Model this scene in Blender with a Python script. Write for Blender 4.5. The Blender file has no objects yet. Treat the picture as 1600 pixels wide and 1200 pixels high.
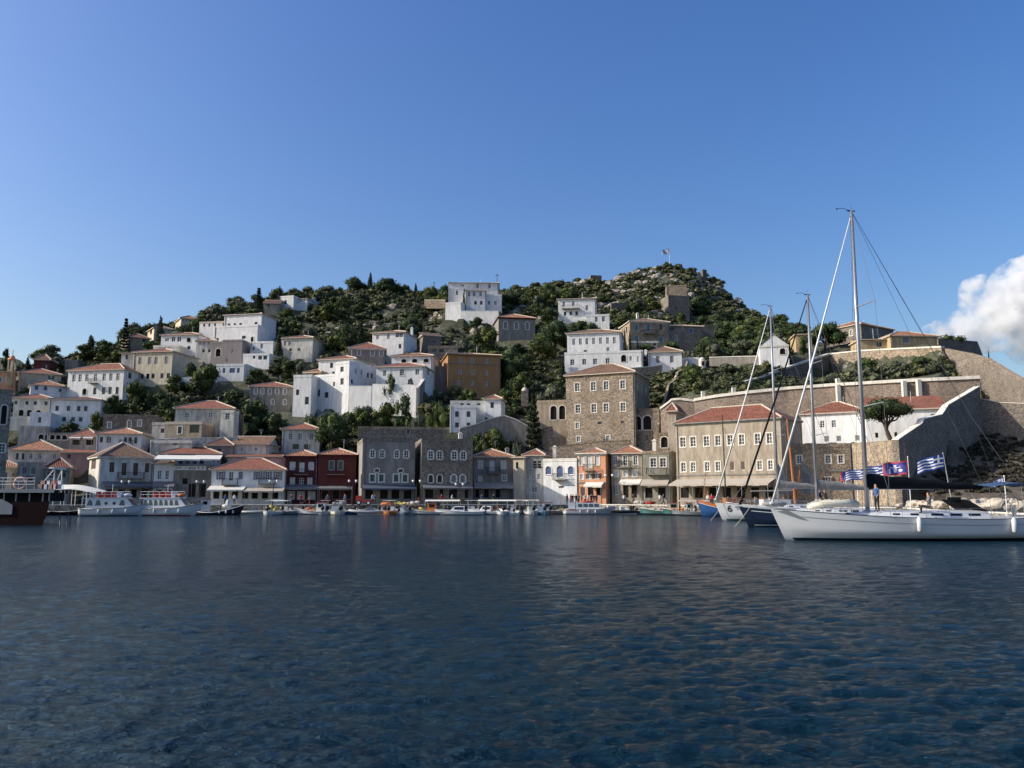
import bpy, bmesh, math, random
import numpy as np
from mathutils import Vector, Matrix
R = math.radians
random.seed(7)
S = bpy.context.scene
COL = S.collection
# ------------------------------------------------------------- camera
F, PITCH, H = 1250.0, math.atan(175/1250.0), 2.7
CP, SP = math.cos(PITCH), math.sin(PITCH)
cd = bpy.data.cameras.new("camera"); cam = bpy.data.objects.new("camera", cd); COL.objects.link(cam)
cd.sensor_width = 36; cd.lens = 36*F/1600; cd.clip_start = .1; cd.clip_end = 9000
cam.location = (0, 0, H); cam.rotation_euler = (R(90)+PITCH, 0, 0)
S.camera = cam
# ------------------------------------------------------------- light
SUN_EL, SUN_AZ = 31.0, -96.0          # azimuth clockwise from +Y (straight ahead)
w = bpy.data.worlds.new("World"); S.world = w; w.use_nodes = True
nt = w.node_tree; bg = nt.nodes['Background']; bg.inputs[1].default_value = .15
sky = nt.nodes.new('ShaderNodeTexSky'); sky.sky_type = 'NISHITA'; sky.sun_disc = False
sky.sun_elevation = R(SUN_EL); sky.sun_rotation = R(SUN_AZ)
sky.air_density = 1.2; sky.dust_density = 2.6; sky.ozone_density = 3.0; sky.altitude = 0
hs = nt.nodes.new('ShaderNodeHueSaturation'); hs.inputs['Saturation'].default_value = 1.32; hs.inputs['Hue'].default_value = .514
nt.links.new(sky.outputs[0], hs.inputs['Color']); nt.links.new(hs.outputs[0], bg.inputs[0])
sd = bpy.data.lights.new("sun", 'SUN'); sd.energy = 4.6; sd.angle = R(.5); sd.color = (1, .93, .82)
sun = bpy.data.objects.new("sun", sd); COL.objects.link(sun)
LD = Vector((math.sin(R(SUN_AZ))*math.cos(R(SUN_EL)), math.cos(R(SUN_AZ))*math.cos(R(SUN_EL)), math.sin(R(SUN_EL))))
sun.rotation_euler = LD.to_track_quat('Z', 'Y').to_euler()
S.view_settings.view_transform = 'Standard'; S.view_settings.look = 'None'
S.view_settings.exposure = .24; S.view_settings.gamma = 1
S.cycles.max_bounces = 6; S.cycles.volume_bounces = 10; S.cycles.use_denoising = True

# ------------------------------------------------------------- pixel geometry (1600x1200 photo)
def ray(px, py):
    u = (px-800)/F; v = (600-py)/F
    return (u, CP-v*SP, SP+v*CP)
def zat(py, Y):
    d = ray(800, py); return H+Y*d[2]/d[1]
def xat(px, Y, z):
    return (px-800)/F*(Y*CP+(z-H)*SP)
def P3(px, py, Y):
    d = ray(px, py); k = Y/d[1]; return Vector((d[0]*k, Y, H+d[2]*k))

# ------------------------------------------------------------- materials
MATS = {}
def nodes(name):
    m = bpy.data.materials.new(name); m.use_nodes = True
    t = m.node_tree; return m, t, t.nodes['Principled BSDF']
def N(t, typ, **kw):
    n = t.nodes.new(typ)
    for k, v in kw.items():
        if k in n.inputs.keys(): n.inputs[k].default_value = v
        else: setattr(n, k, v)
    return n
def ramp(t, fac, stops):
    n = t.nodes.new('ShaderNodeValToRGB'); e = n.color_ramp.elements
    while len(e) < len(stops): e.new(.5)
    for i, (p, c) in enumerate(stops): e[i].position = p; e[i].color = (*c, 1)
    t.links.new(fac, n.inputs[0]); return n.outputs[0]
def mixc(t, f, a, b, typ='MIX'):
    n = t.nodes.new('ShaderNodeMix'); n.data_type = 'RGBA'; n.blend_type = typ
    for i, v in ((0, f), (6, a), (7, b)):
        if hasattr(v, 'links') or hasattr(v, 'is_linked'): t.links.new(v, n.inputs[i])
        elif i == 0: n.inputs[0].default_value = v
        else: n.inputs[i].default_value = (*v, 1)
    return n.outputs[2]
def bump(t, b, h, s, d):
    n = t.nodes.new('ShaderNodeBump'); n.inputs['Strength'].default_value = s; n.inputs['Distance'].default_value = d
    t.links.new(h, n.inputs['Height']); t.links.new(n.outputs[0], b.inputs['Normal'])
def sc(c, k): return tuple(min(1, x*k) for x in c)
def coords(t, scale=(1, 1, 1), kind='Object'):
    c = t.nodes.new('ShaderNodeTexCoord'); m = t.nodes.new('ShaderNodeMapping'); m.inputs['Scale'].default_value = scale
    t.links.new(c.outputs[kind], m.inputs[0]); return m.outputs[0]
def noise(t, vec, scale, detail=4, rough=.6):
    n = N(t, 'ShaderNodeTexNoise', Scale=scale, Detail=detail, Roughness=rough); t.links.new(vec, n.inputs['Vector']); return n.outputs[0]

def plaster(name, c, dirt=.25, rough=.9):
    m, t, b = nodes(name); v = coords(t); vs = coords(t, (1, 1, .22))
    a = ramp(t, noise(t, v, .45, 5, .65), [(.35, sc(c, 1-.45*dirt)), (.62, sc(c, 1.04))])
    st = ramp(t, noise(t, vs, 1.6, 6, .7), [(.42, (1-dirt, 1-dirt*1.05, 1-dirt*1.15)), (.6, (1, 1, 1))])
    t.links.new(mixc(t, 1.0, a, st, 'MULTIPLY'), b.inputs['Base Color']); b.inputs['Roughness'].default_value = rough
    bump(t, b, noise(t, v, 3.0, 6, .7), .35, .05); return m
def stone(name, c, sz=1.6, var=.4, mort=.8, rough=.95):
    m, t, b = nodes(name); v = coords(t, (1, 1, 1.5))
    nz = N(t, 'ShaderNodeTexNoise', Scale=1.5, Detail=3.0); t.links.new(v, nz.inputs['Vector'])
    ad = t.nodes.new('ShaderNodeMixRGB'); ad.blend_type = 'ADD'; ad.inputs[0].default_value = .35
    t.links.new(v, ad.inputs[1]); t.links.new(nz.outputs[1], ad.inputs[2])
    vo = N(t, 'ShaderNodeTexVoronoi', Scale=sz); t.links.new(ad.outputs[0], vo.inputs['Vector'])
    ve = N(t, 'ShaderNodeTexVoronoi', Scale=sz, feature='DISTANCE_TO_EDGE'); t.links.new(ad.outputs[0], ve.inputs['Vector'])
    sep = t.nodes.new('ShaderNodeSeparateColor'); t.links.new(vo.outputs['Color'], sep.inputs[0])
    st = ramp(t, sep.outputs[0], [(0, sc(c, 1-var)), (.5, c), (1, sc((c[0]*1.05, c[1], c[2]*.93), 1+var*.6))])
    e = ramp(t, ve.outputs[0], [(.02, sc(c, mort)), (.09, (1, 1, 1))])
    k = mixc(t, .8, st, e, 'MULTIPLY')
    big = ramp(t, noise(t, coords(t), .3, 5, .7), [(.33, (.68, .66, .64)), (.6, (1.0, 1.0, 1.0))])
    t.links.new(mixc(t, 1.0, k, big, 'MULTIPLY'), b.inputs['Base Color'])
    b.inputs['Roughness'].default_value = rough; bump(t, b, ve.outputs[0], .6, .12); return m
def tile(name, c, var=.35):
    m, t, b = nodes(name); uv = coords(t, (1, 1, 1), 'UV')
    br = N(t, 'ShaderNodeTexBrick', Scale=1.0); br.offset = .5
    for k, x in (('Mortar Size', .02), ('Brick Width', .24), ('Row Height', .36), ('Bias', 0.)): br.inputs[k].default_value = x
    br.inputs['Color1'].default_value = (*sc(c, 1-var), 1); br.inputs['Color2'].default_value = (*sc(c, 1+var*.55), 1)
    br.inputs['Mortar'].default_value = (*sc(c, .35), 1); t.links.new(uv, br.inputs['Vector'])
    big = ramp(t, noise(t, coords(t), .7, 5, .7), [(.3, (.6, .58, .55)), (.48, (.95, .93, .9)), (.7, (1.12, 1.08, 1.02))])
    t.links.new(mixc(t, 1.0, br.outputs[0], big, 'MULTIPLY'), b.inputs['Base Color']); b.inputs['Roughness'].default_value = .85
    wv = N(t, 'ShaderNodeTexWave', Scale=1.31); wv.wave_type = 'BANDS'; wv.bands_direction = 'X'; t.links.new(uv, wv.inputs['Vector'])
    bump(t, b, wv.outputs[1], .9, .12); return m
def plain(name, c, rough=.6, metal=0., var=.12, scale=3., spec=None):
    m, t, b = nodes(name)
    t.links.new(ramp(t, noise(t, coords(t), scale, 4, .6), [(.3, sc(c, 1-var)), (.7, sc(c, 1+var*.5))]), b.inputs['Base Color'])
    b.inputs['Roughness'].default_value = rough; b.inputs['Metallic'].default_value = metal; return m
def foliage(name, a, c, d):
    m, t, b = nodes(name); g = t.nodes.new('ShaderNodeNewGeometry'); o = t.nodes.new('ShaderNodeObjectInfo')
    col = ramp(t, g.outputs['Random Per Island'], [(0, a), (.55, c), (1, d)])
    big = ramp(t, noise(t, coords(t), .9, 4, .6), [(.35, (.6, .62, .6)), (.65, (1.25, 1.2, 1.05))])
    k = mixc(t, 1.0, col, big, 'MULTIPLY')
    per = ramp(t, o.outputs['Random'], [(0, (.75, .8, .85)), (.5, (1, 1, 1)), (1, (1.3, 1.15, .8))])
    t.links.new(mixc(t, 1.0, k, per, 'MULTIPLY'), b.inputs['Base Color']); b.inputs['Roughness'].default_value = .75
    b.inputs['Specular IOR Level'].default_value = .25
    return m
def glass():
    m, t, b = nodes('window_glass'); o = t.nodes.new('ShaderNodeObjectInfo')
    t.links.new(ramp(t, o.outputs['Random'], [(0, (.008, .009, .012)), (.7, (.03, .035, .04)), (1, (.09, .09, .085))]), b.inputs['Base Color'])
    b.inputs['Roughness'].default_value = .12; b.inputs['Specular IOR Level'].default_value = .5; return m

C = dict(
 white=plaster('white_limewash', (.75, .745, .735), .17), white2=plaster('warm_white_plaster', (.68, .65, .58), .3),
 grime=plaster('weathered_white_plaster', (.52, .50, .46), .4), cream=plaster('cream_plaster', (.60, .53, .40), .25),
 sand=plaster('sand_plaster', (.42, .34, .25), .35), taupe=plaster('taupe_plaster', (.27, .235, .23), .15),
 grey=plaster('grey_render', (.27, .25, .225), .3), green=plaster('olive_grey_plaster', (.32, .31, .25), .3), concrete=plaster('concrete', (.25, .24, .22), .3),
 maroon=plaster('maroon_paint', (.075, .018, .020), .25), red=plaster('dark_red_paint', (.095, .018, .018), .25),
 orange=plaster('orange_plaster', (.70, .33, .185), .15), ochre=plaster('ochre_plaster', (.36, .195, .085), .2), yellow=plaster('yellow_plaster', (.50, .37, .21), .3),
 pink=plaster('pink_plaster', (.42, .28, .25), .25), tan=plaster('tan_plaster', (.385, .325, .255), .3),
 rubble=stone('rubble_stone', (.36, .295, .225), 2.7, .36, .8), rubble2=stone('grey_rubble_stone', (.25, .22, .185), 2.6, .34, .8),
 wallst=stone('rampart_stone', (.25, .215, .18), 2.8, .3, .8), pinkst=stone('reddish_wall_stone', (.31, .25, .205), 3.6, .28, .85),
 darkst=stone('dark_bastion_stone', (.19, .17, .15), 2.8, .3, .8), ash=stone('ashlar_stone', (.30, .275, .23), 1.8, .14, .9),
 quayst=stone('quay_stone', (.25, .235, .21), .8, .3, .7),
 tileR=tile('red_roof_tiles', (.32, .115, .07)), tileO=tile('orange_roof_tiles', (.44, .20, .11)), tileB=tile('brown_roof_tiles', (.26, .15, .09)), tileD=tile('dark_roof_tiles', (.16, .07, .05)),
 ridge=plain('roof_mortar', (.5, .42, .34), .9), cap=plaster('white_coping', (.72, .68, .60), .2), glass=glass(),
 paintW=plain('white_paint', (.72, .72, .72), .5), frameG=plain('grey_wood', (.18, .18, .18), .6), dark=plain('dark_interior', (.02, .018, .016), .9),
 blue=plain('blue_shutter', (.06, .10, .21), .5), grn=plain('green_shutter', (.06, .11, .09), .6), brn=plain('brown_wood', (.10, .055, .035), .6),
 sh_g=plain('grey_shutter', (.20, .20, .21), .6), sh_w=plain('cream_shutter', (.55, .55, .52), .6), sh_t=plain('teal_shutter', (.08, .16, .2), .6),
 iron=plain('wrought_iron', (.03, .03, .035), .5, .6), steel=plain('polished_steel', (.55, .56, .58), .25, .9), alu=plain('aluminium_mast', (.38, .38, .40), .35, .6, .05),
 awnW=plain('white_canvas', (.66, .63, .56), .85), awnB=plain('beige_canvas', (.40, .35, .29), .85), awnG=plain('grey_canvas', (.13, .135, .15), .85), awnBl=plain('blue_canvas', (.03, .07, .15), .8), awnS=plain('slate_canvas', (.05, .07, .10), .85), awnR=plain('pink_canvas', (.5, .3, .25), .85),
 wood_old=plain('weathered_wood', (.12, .10, .08), .9), gel=plain('white_gelcoat', (.60, .61, .62), .22, 0, .04, 1.), cream_g=plain('cream_deck', (.55, .52, .44), .5), navy=plain('navy_gelcoat', (.012, .022, .05), .15, 0, .1, 1.), black=plain('black_paint', (.012, .012, .014), .4), rubber=plain('black_rubber', (.02, .02, .022), .6),
 shipred=plain('dark_red_hull', (.011, .0025, .004), .8, 0, .3), redp=plain('red_paint', (.35, .03, .025), .45), orangep=plain('orange_plastic', (.55, .16, .04), .6), bluep=plain('blue_boat_paint', (.03, .10, .28), .4), lblue=plain('pale_blue_paint', (.25, .40, .5), .5), teal=plain('green_boat_paint', (.05, .14, .14), .5), greyp=plain('grey_boat_paint', (.2, .22, .24), .5),
 varn=plain('varnished_wood', (.34, .13, .045), .35), teak=plain('teak_planks', (.2, .12, .07), .7), grpvc=plain('grey_rubber_tube', (.33, .34, .35), .5), creamp=plain('cream_rubber', (.6, .57, .46), .5),
 tint=plain('tinted_window', (.01, .012, .016), .08), boatwin=plain('pale_window', (.06, .09, .10), .08), rope=plain('rope', (.45, .42, .35), .9), wire=plain('stay_wire', (.06, .065, .08), .5), sail=plain('rolled_sail', (.62, .63, .63), .7), sailk=plain('black_canvas', (.010, .011, .015), .95), grcov=plain('grey_canvas_cover', (.26, .25, .23), .85),
 yel=plain('yellow_net', (.5, .4, .12), .9), lampw=plain('lamp_globe', (.75, .75, .72), .3), trunk=plain('bark', (.07, .05, .035), .95),
 rock=stone('rock', (.36, .33, .29), .5, .25, .8), flagb=plain('flag_blue', (.02, .06, .30), .8), flagw=plain('flag_white', (.75, .75, .75), .8), flagr=plain('flag_red', (.5, .05, .06), .8), flagp=plain('flag_violet', (.12, .08, .35), .8),
 skin=plain('skin', (.40, .22, .15), .6), hair=plain('hair', (.03, .02, .015), .7), jean=plain('denim', (.03, .045, .09), .9), clk=plain('black_cloth', (.015, .015, .018), .9), clr=plain('red_cloth', (.4, .03, .03), .9), clw=plain('white_cloth', (.6, .6, .58), .9), clg=plain('grey_cloth', (.15, .15, .16), .9), clb=plain('blue_cloth', (.04, .08, .2), .9),
 leafP=foliage('pine_foliage', (.016, .030, .012), (.045, .072, .024), (.10, .13, .04)),
 leafC=foliage('cypress_foliage', (.008, .018, .010), (.018, .034, .018), (.035, .055, .025)),
 leafS=foliage('scrub_foliage', (.024, .034, .016), (.062, .078, .036), (.135, .140, .080)),
 leafG=foliage('broadleaf_foliage', (.016, .030, .011), (.045, .070, .020), (.11, .135, .04)),
 leafO=foliage('olive_foliage', (.040, .050, .032), (.085, .10, .065), (.15, .16, .11)),
 leafD=foliage('dry_foliage', (.022, .021, .014), (.045, .040, .026), (.09, .078, .052)),
)

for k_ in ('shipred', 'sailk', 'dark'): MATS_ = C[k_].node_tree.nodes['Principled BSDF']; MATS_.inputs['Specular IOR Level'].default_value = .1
# ------------------------------------------------------------- mesh builder (world coordinates)
class MB:
    def __init__(s): s.v = []; s.f = []; s.m = []; s.uv = {}; s.mi = 0
    def q(s, pts, uv=None):
        b = len(s.v); s.v += [tuple(p) for p in pts]; s.f.append(tuple(range(b, b+len(pts)))); s.m.append(s.mi)
        if uv: s.uv[len(s.f)-1] = uv
    def hexa(s, p):      # 8 points: bottom 4, top 4
        b = len(s.v); s.v += [tuple(x) for x in p]
        for f in ((3, 2, 1, 0), (4, 5, 6, 7), (0, 1, 5, 4), (1, 2, 6, 5), (2, 3, 7, 6), (3, 0, 4, 7)):
            s.f.append(tuple(b+i for i in f)); s.m.append(s.mi)
    def box(s, x0, x1, y0, y1, z0, z1):
        s.hexa([(x0, y0, z0), (x1, y0, z0), (x1, y1, z0), (x0, y1, z0), (x0, y0, z1), (x1, y0, z1), (x1, y1, z1), (x0, y1, z1)])
    def slab(s, fr, s0, s1, z0, z1, o0, o1):   # box in a facade frame
        s.hexa([fr(s0, z0, o1), fr(s1, z0, o1), fr(s1, z0, o0), fr(s0, z0, o0), fr(s0, z1, o1), fr(s1, z1, o1), fr(s1, z1, o0), fr(s0, z1, o0)])
    def tube(s, pts, r, n=6, cap=True):
        pts = [Vector(p) for p in pts]; rs = r if isinstance(r, (list, tuple)) else [r]*len(pts); b = len(s.v)
        for i, p in enumerate(pts):
            d = (pts[min(i+1, len(pts)-1)]-pts[max(i-1, 0)]).normalized()
            a = d.cross(Vector((0, 0, 1)) if abs(d.z) < .9 else Vector((1, 0, 0))).normalized(); c = d.cross(a)
            for k in range(n):
                t = 2*math.pi*k/n; s.v.append(tuple(p+(a*math.cos(t)+c*math.sin(t))*rs[i]))
        for i in range(len(pts)-1):
            for k in range(n):
                s.f.append((b+i*n+k, b+i*n+(k+1) % n, b+(i+1)*n+(k+1) % n, b+(i+1)*n+k)); s.m.append(s.mi)
        if cap:
            s.f.append(tuple(b+k for k in range(n))[::-1]); s.m.append(s.mi)
            s.f.append(tuple(b+(len(pts)-1)*n+k for k in range(n))); s.m.append(s.mi)
    def ball(s, c, r, n=8, m=6, squash=(1, 1, 1), jit=0., rnd=random):
        b = len(s.v); c = Vector(c)
        for i in range(m+1):
            th = math.pi*i/m
            for k in range(n):
                ph = 2*math.pi*k/n; j = 1+rnd.uniform(-jit, jit)
                s.v.append((c.x+r*squash[0]*j*math.sin(th)*math.cos(ph), c.y+r*squash[1]*j*math.sin(th)*math.sin(ph), c.z+r*squash[2]*j*math.cos(th)))
        for i in range(m):
            for k in range(n):
                s.f.append((b+i*n+k, b+(i+1)*n+k, b+(i+1)*n+(k+1) % n, b+i*n+(k+1) % n)); s.m.append(s.mi)
    def build(s, name, mat, parent=None, smooth=False):
        me = bpy.data.meshes.new(name); mats = mat if isinstance(mat, (list, tuple)) else [mat]
        v = s.v
        if parent is not None:
            r = parent
            inv = wm(r).inverted(); v = [tuple(inv @ Vector(p)) for p in v]
        me.from_pydata(v, [], s.f)
        for k in mats: me.materials.append(C[k] if isinstance(k, str) else k)
        if len(mats) > 1: me.polygons.foreach_set('material_index', s.m)
        if s.uv:
            l = me.uv_layers.new(name='UVMap')
            for pi, uv in s.uv.items():
                for k, li in enumerate(me.polygons[pi].loop_indices): l.data[li].uv = uv[k]
        if smooth: me.polygons.foreach_set('use_smooth', [True]*len(me.polygons))
        me.update(); o = bpy.data.objects.new(name, me); COL.objects.link(o)
        if parent is not None: o.parent = parent
        return o
def wm(o):
    m = Matrix.LocRotScale(o.location, o.rotation_euler, o.scale)
    return wm(o.parent) @ m if o.parent else m
def tag(o, label=None, cat=None, group=None, kind=None):
    if label: o['label'] = label
    if cat: o['category'] = cat
    if group: o['group'] = group
    if kind: o['kind'] = kind
    return o
def empty(name, loc, rz=0, label=None, cat=None, group=None):
    o = bpy.data.objects.new(name, None); o.empty_display_size = .5; COL.objects.link(o)
    o.location = loc; o.rotation_euler = (0, 0, rz); return tag(o, label, cat, group)
# ------------------------------------------------------------- house geometry from facade corners
HOUSES = []
def vol(px0, px1, pt, pb, Y, yaw=0, dep=8, wall='white', roof='f', rm='tileR', rh=None, win=(), lw=(), rw=(), bal=(), awn=(), chim=(), trim=None, over=.35, quay=False, sign=(), cap=None, base=None):
    return dict(px0=px0, px1=px1, pt=pt, pb=pb, Y=Y, yaw=yaw, dep=dep, wall=wall, roof=roof, rm=rm, rh=rh, win=win, lw=lw, rw=rw, bal=bal, awn=awn, chim=chim, trim=trim, over=over, quay=quay, sign=sign, cap=cap, base=base)
def geom(v):
    Y = v['Y']; zt = zat(v['pt'], Y); zb = 1.3 if v['quay'] else zat(v['pb'], Y)
    D = Y*CP+(zt-H)*SP; ax = (v['px0']-800)/F*D; u1 = (v['px1']-800)/F
    th = R(v['yaw']); c, s = math.cos(th), math.sin(th); wd = (u1*D-ax)/(c-u1*s*CP)
    A = Vector((ax, Y, 0)); t = Vector((c, s, 0)); b = Vector((-s, c, 0))
    B = A+t*wd; Cc = B+b*v['dep']; Dd = A+b*v['dep']
    v.update(zt=zt, zb=zb, A=A, B=B, C=Cc, D=Dd, w=wd, t=t, b=b)
def house(label, *vols, name='house', cat='house', group=None):
    for v in vols: geom(v)
    HOUSES.append(dict(label=label, vols=vols, name=name, cat=cat, group=group))
def side(v, k):
    P, Q = {'f': (v['A'], v['B']), 'r': (v['B'], v['C']), 'l': (v['D'], v['A']), 'b': (v['C'], v['D'])}[k]
    t = (Q-P).normalized(); n = Vector((t.y, -t.x, 0)); L = (Q-P).length
    fr = lambda s, z, o=0.: (P.x+t.x*s+n.x*o, P.y+t.y*s+n.y*o, z)
    return P, t, n, L, fr
def hit(v, k, px, py, off=0.):
    P, t, n, L, fr = side(v, k); d = Vector(ray(px, py)); o = Vector((0, 0, H)); PP = P+n*off
    kk = ((PP.x-o.x)*n.x+(PP.y-o.y)*n.y)/(d.x*n.x+d.y*n.y); q = o+d*kk
    return (q-PP).dot(t), q.z
def wall_side(mb, fr, L, z0, z1, holes):
    xs = sorted({0., L, *[h[0] for h in holes], *[h[1] for h in holes]}); zs = sorted({z0, z1, *[h[2] for h in holes], *[h[3] for h in holes]})
    for i in range(len(xs)-1):
        for j in range(len(zs)-1):
            cx, cz = (xs[i]+xs[i+1])/2, (zs[j]+zs[j+1])/2
            if any(h[0] < cx < h[1] and h[2] < cz < h[3] for h in holes): continue
            mb.q([fr(xs[i], zs[j]), fr(xs[i+1], zs[j]), fr(xs[i+1], zs[j+1]), fr(xs[i], zs[j+1])])
    d = -.22
    for a, b, c, e, ar in holes:
        mb.q([fr(a, c), fr(a, e), fr(a, e, d), fr(a, c, d)][::-1]); mb.q([fr(b, c), fr(b, e), fr(b, e, d), fr(b, c, d)])
        mb.q([fr(a, e), fr(b, e), fr(b, e, d), fr(a, e, d)]); mb.q([fr(a, c), fr(b, c), fr(b, c, d), fr(a, c, d)][::-1])
        if ar:
            r = (b-a)/2; m = (a+b)/2; rr = min(r, (e-c)*.5)
            arc = [(m+r*math.cos(t), e-rr+rr*math.sin(t)) for t in [math.pi*i/10 for i in range(11)]]
            for i in range(10):
                x0, y0 = arc[i]; x1, y1 = arc[i+1]
                mb.q([fr(x1, y1, -.004), fr(x0, y0, -.004), fr(x0, e, -.004), fr(x1, e, -.004)])
SH = {'b': 'blue', 'w': 'sh_w', 'g': 'sh_g', 'n': 'brn', 'e': 'grn', 't': 'sh_t'}
def window(root, fr, h, style):
    a, b, c, e, ar = h; ww, hh = b-a, e-c; mb = MB(); door = 'D' in style
    fm = 'frameG' if style[0] in 'kK' else 'paintW'
    if style[0] == 'S': fm = 'frameG'
    bt = .07 if ww > .5 else .04
    for x0, x1, z0, z1 in ((a, a+bt, c, e), (b-bt, b, c, e), (a+bt, b-bt, e-bt, e), (a+bt, b-bt, c, c+bt)): mb.slab(fr, x0, x1, z0, z1, -.16, -.08)
    if style[0] in 'wo':
        mb.slab(fr, (a+b)/2-.035, (a+b)/2+.035, c+bt, e-bt, -.15, -.09)
        for k in (1, 2):
            z = c+hh*k/3; mb.slab(fr, a+bt, (a+b)/2-.035, z-.025, z+.025, -.148, -.095); mb.slab(fr, (a+b)/2+.035, b-bt, z-.025, z+.025, -.148, -.095)
    nm = 'door' if door else ('shop_opening' if style[0] == 'S' else 'window')
    wo = mb.build(nm, fm, root)
    if 'A' in style or 'T' in style:
        sm = MB(); g = .17
        if 'A' in style:
            r = ww/2; m = (a+b)/2; rr = min(r, hh*.5)
            pr = [(b, c)]+[(m+r*math.cos(t), e-rr+rr*math.sin(t)) for t in [math.pi*i/8 for i in range(9)]]+[(a, c)]
            po = [(b+g, c)]+[(m+(r+g)*math.cos(t), e-rr+(rr+g)*math.sin(t)) for t in [math.pi*i/8 for i in range(9)]]+[(a-g, c)]
            for i in range(len(pr)-1):
                (x0, y0), (x1, y1), (X0, Y0), (X1, Y1) = pr[i], pr[i+1], po[i], po[i+1]
                sm.hexa([fr(x0, y0, .0), fr(X0, Y0, .0), fr(X1, Y1, .0), fr(x1, y1, .0), fr(x0, y0, .05), fr(X0, Y0, .05), fr(X1, Y1, .05), fr(x1, y1, .05)])
        else:
            sm.slab(fr, a-g, a, c-g, e+g, 0, .04); sm.slab(fr, b, b+g, c-g, e+g, 0, .04); sm.slab(fr, a, b, e, e+g, 0, .04)
        sm.slab(fr, a, b, c-g*.8, c, 0, .07)
        sm.build('surround', 'cap', wo)
    if style[0] == 'c' or door:
        p = MB(); k = SH.get(style[1], 'sh_g') if len(style) > 1 else 'sh_g'
        m_ = (a+b)/2
        for x0, x1 in ((a+bt, m_-.015), (m_+.015, b-bt)):
            p.slab(fr, x0, x1, c+bt, e-bt, -.13, -.085)
            for j in range(1, 5): z = c+hh*j/5; p.slab(fr, x0+.05, x1-.05, z-.05, z+.03, -.085, -.07)
        p.build('shutter' if not door else 'door_leaf', k, wo)
    else:
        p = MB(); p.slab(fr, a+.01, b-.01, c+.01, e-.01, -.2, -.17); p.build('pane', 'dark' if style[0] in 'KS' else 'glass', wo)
        if style[0] == 'o':
            k = SH.get(style[1], 'sh_g')
            for x0, x1 in ((a-ww*.48, a-.02), (b+.02, b+ww*.48)):
                p = MB(); p.slab(fr, x0, x1, c, e, .02, .07)
                for j in range(1, 6): z = c+hh*j/6; p.slab(fr, x0+.05, x1-.05, z-.04, z+.02, .07, .085)
                p.build('shutter', k, wo)
    return wo
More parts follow.
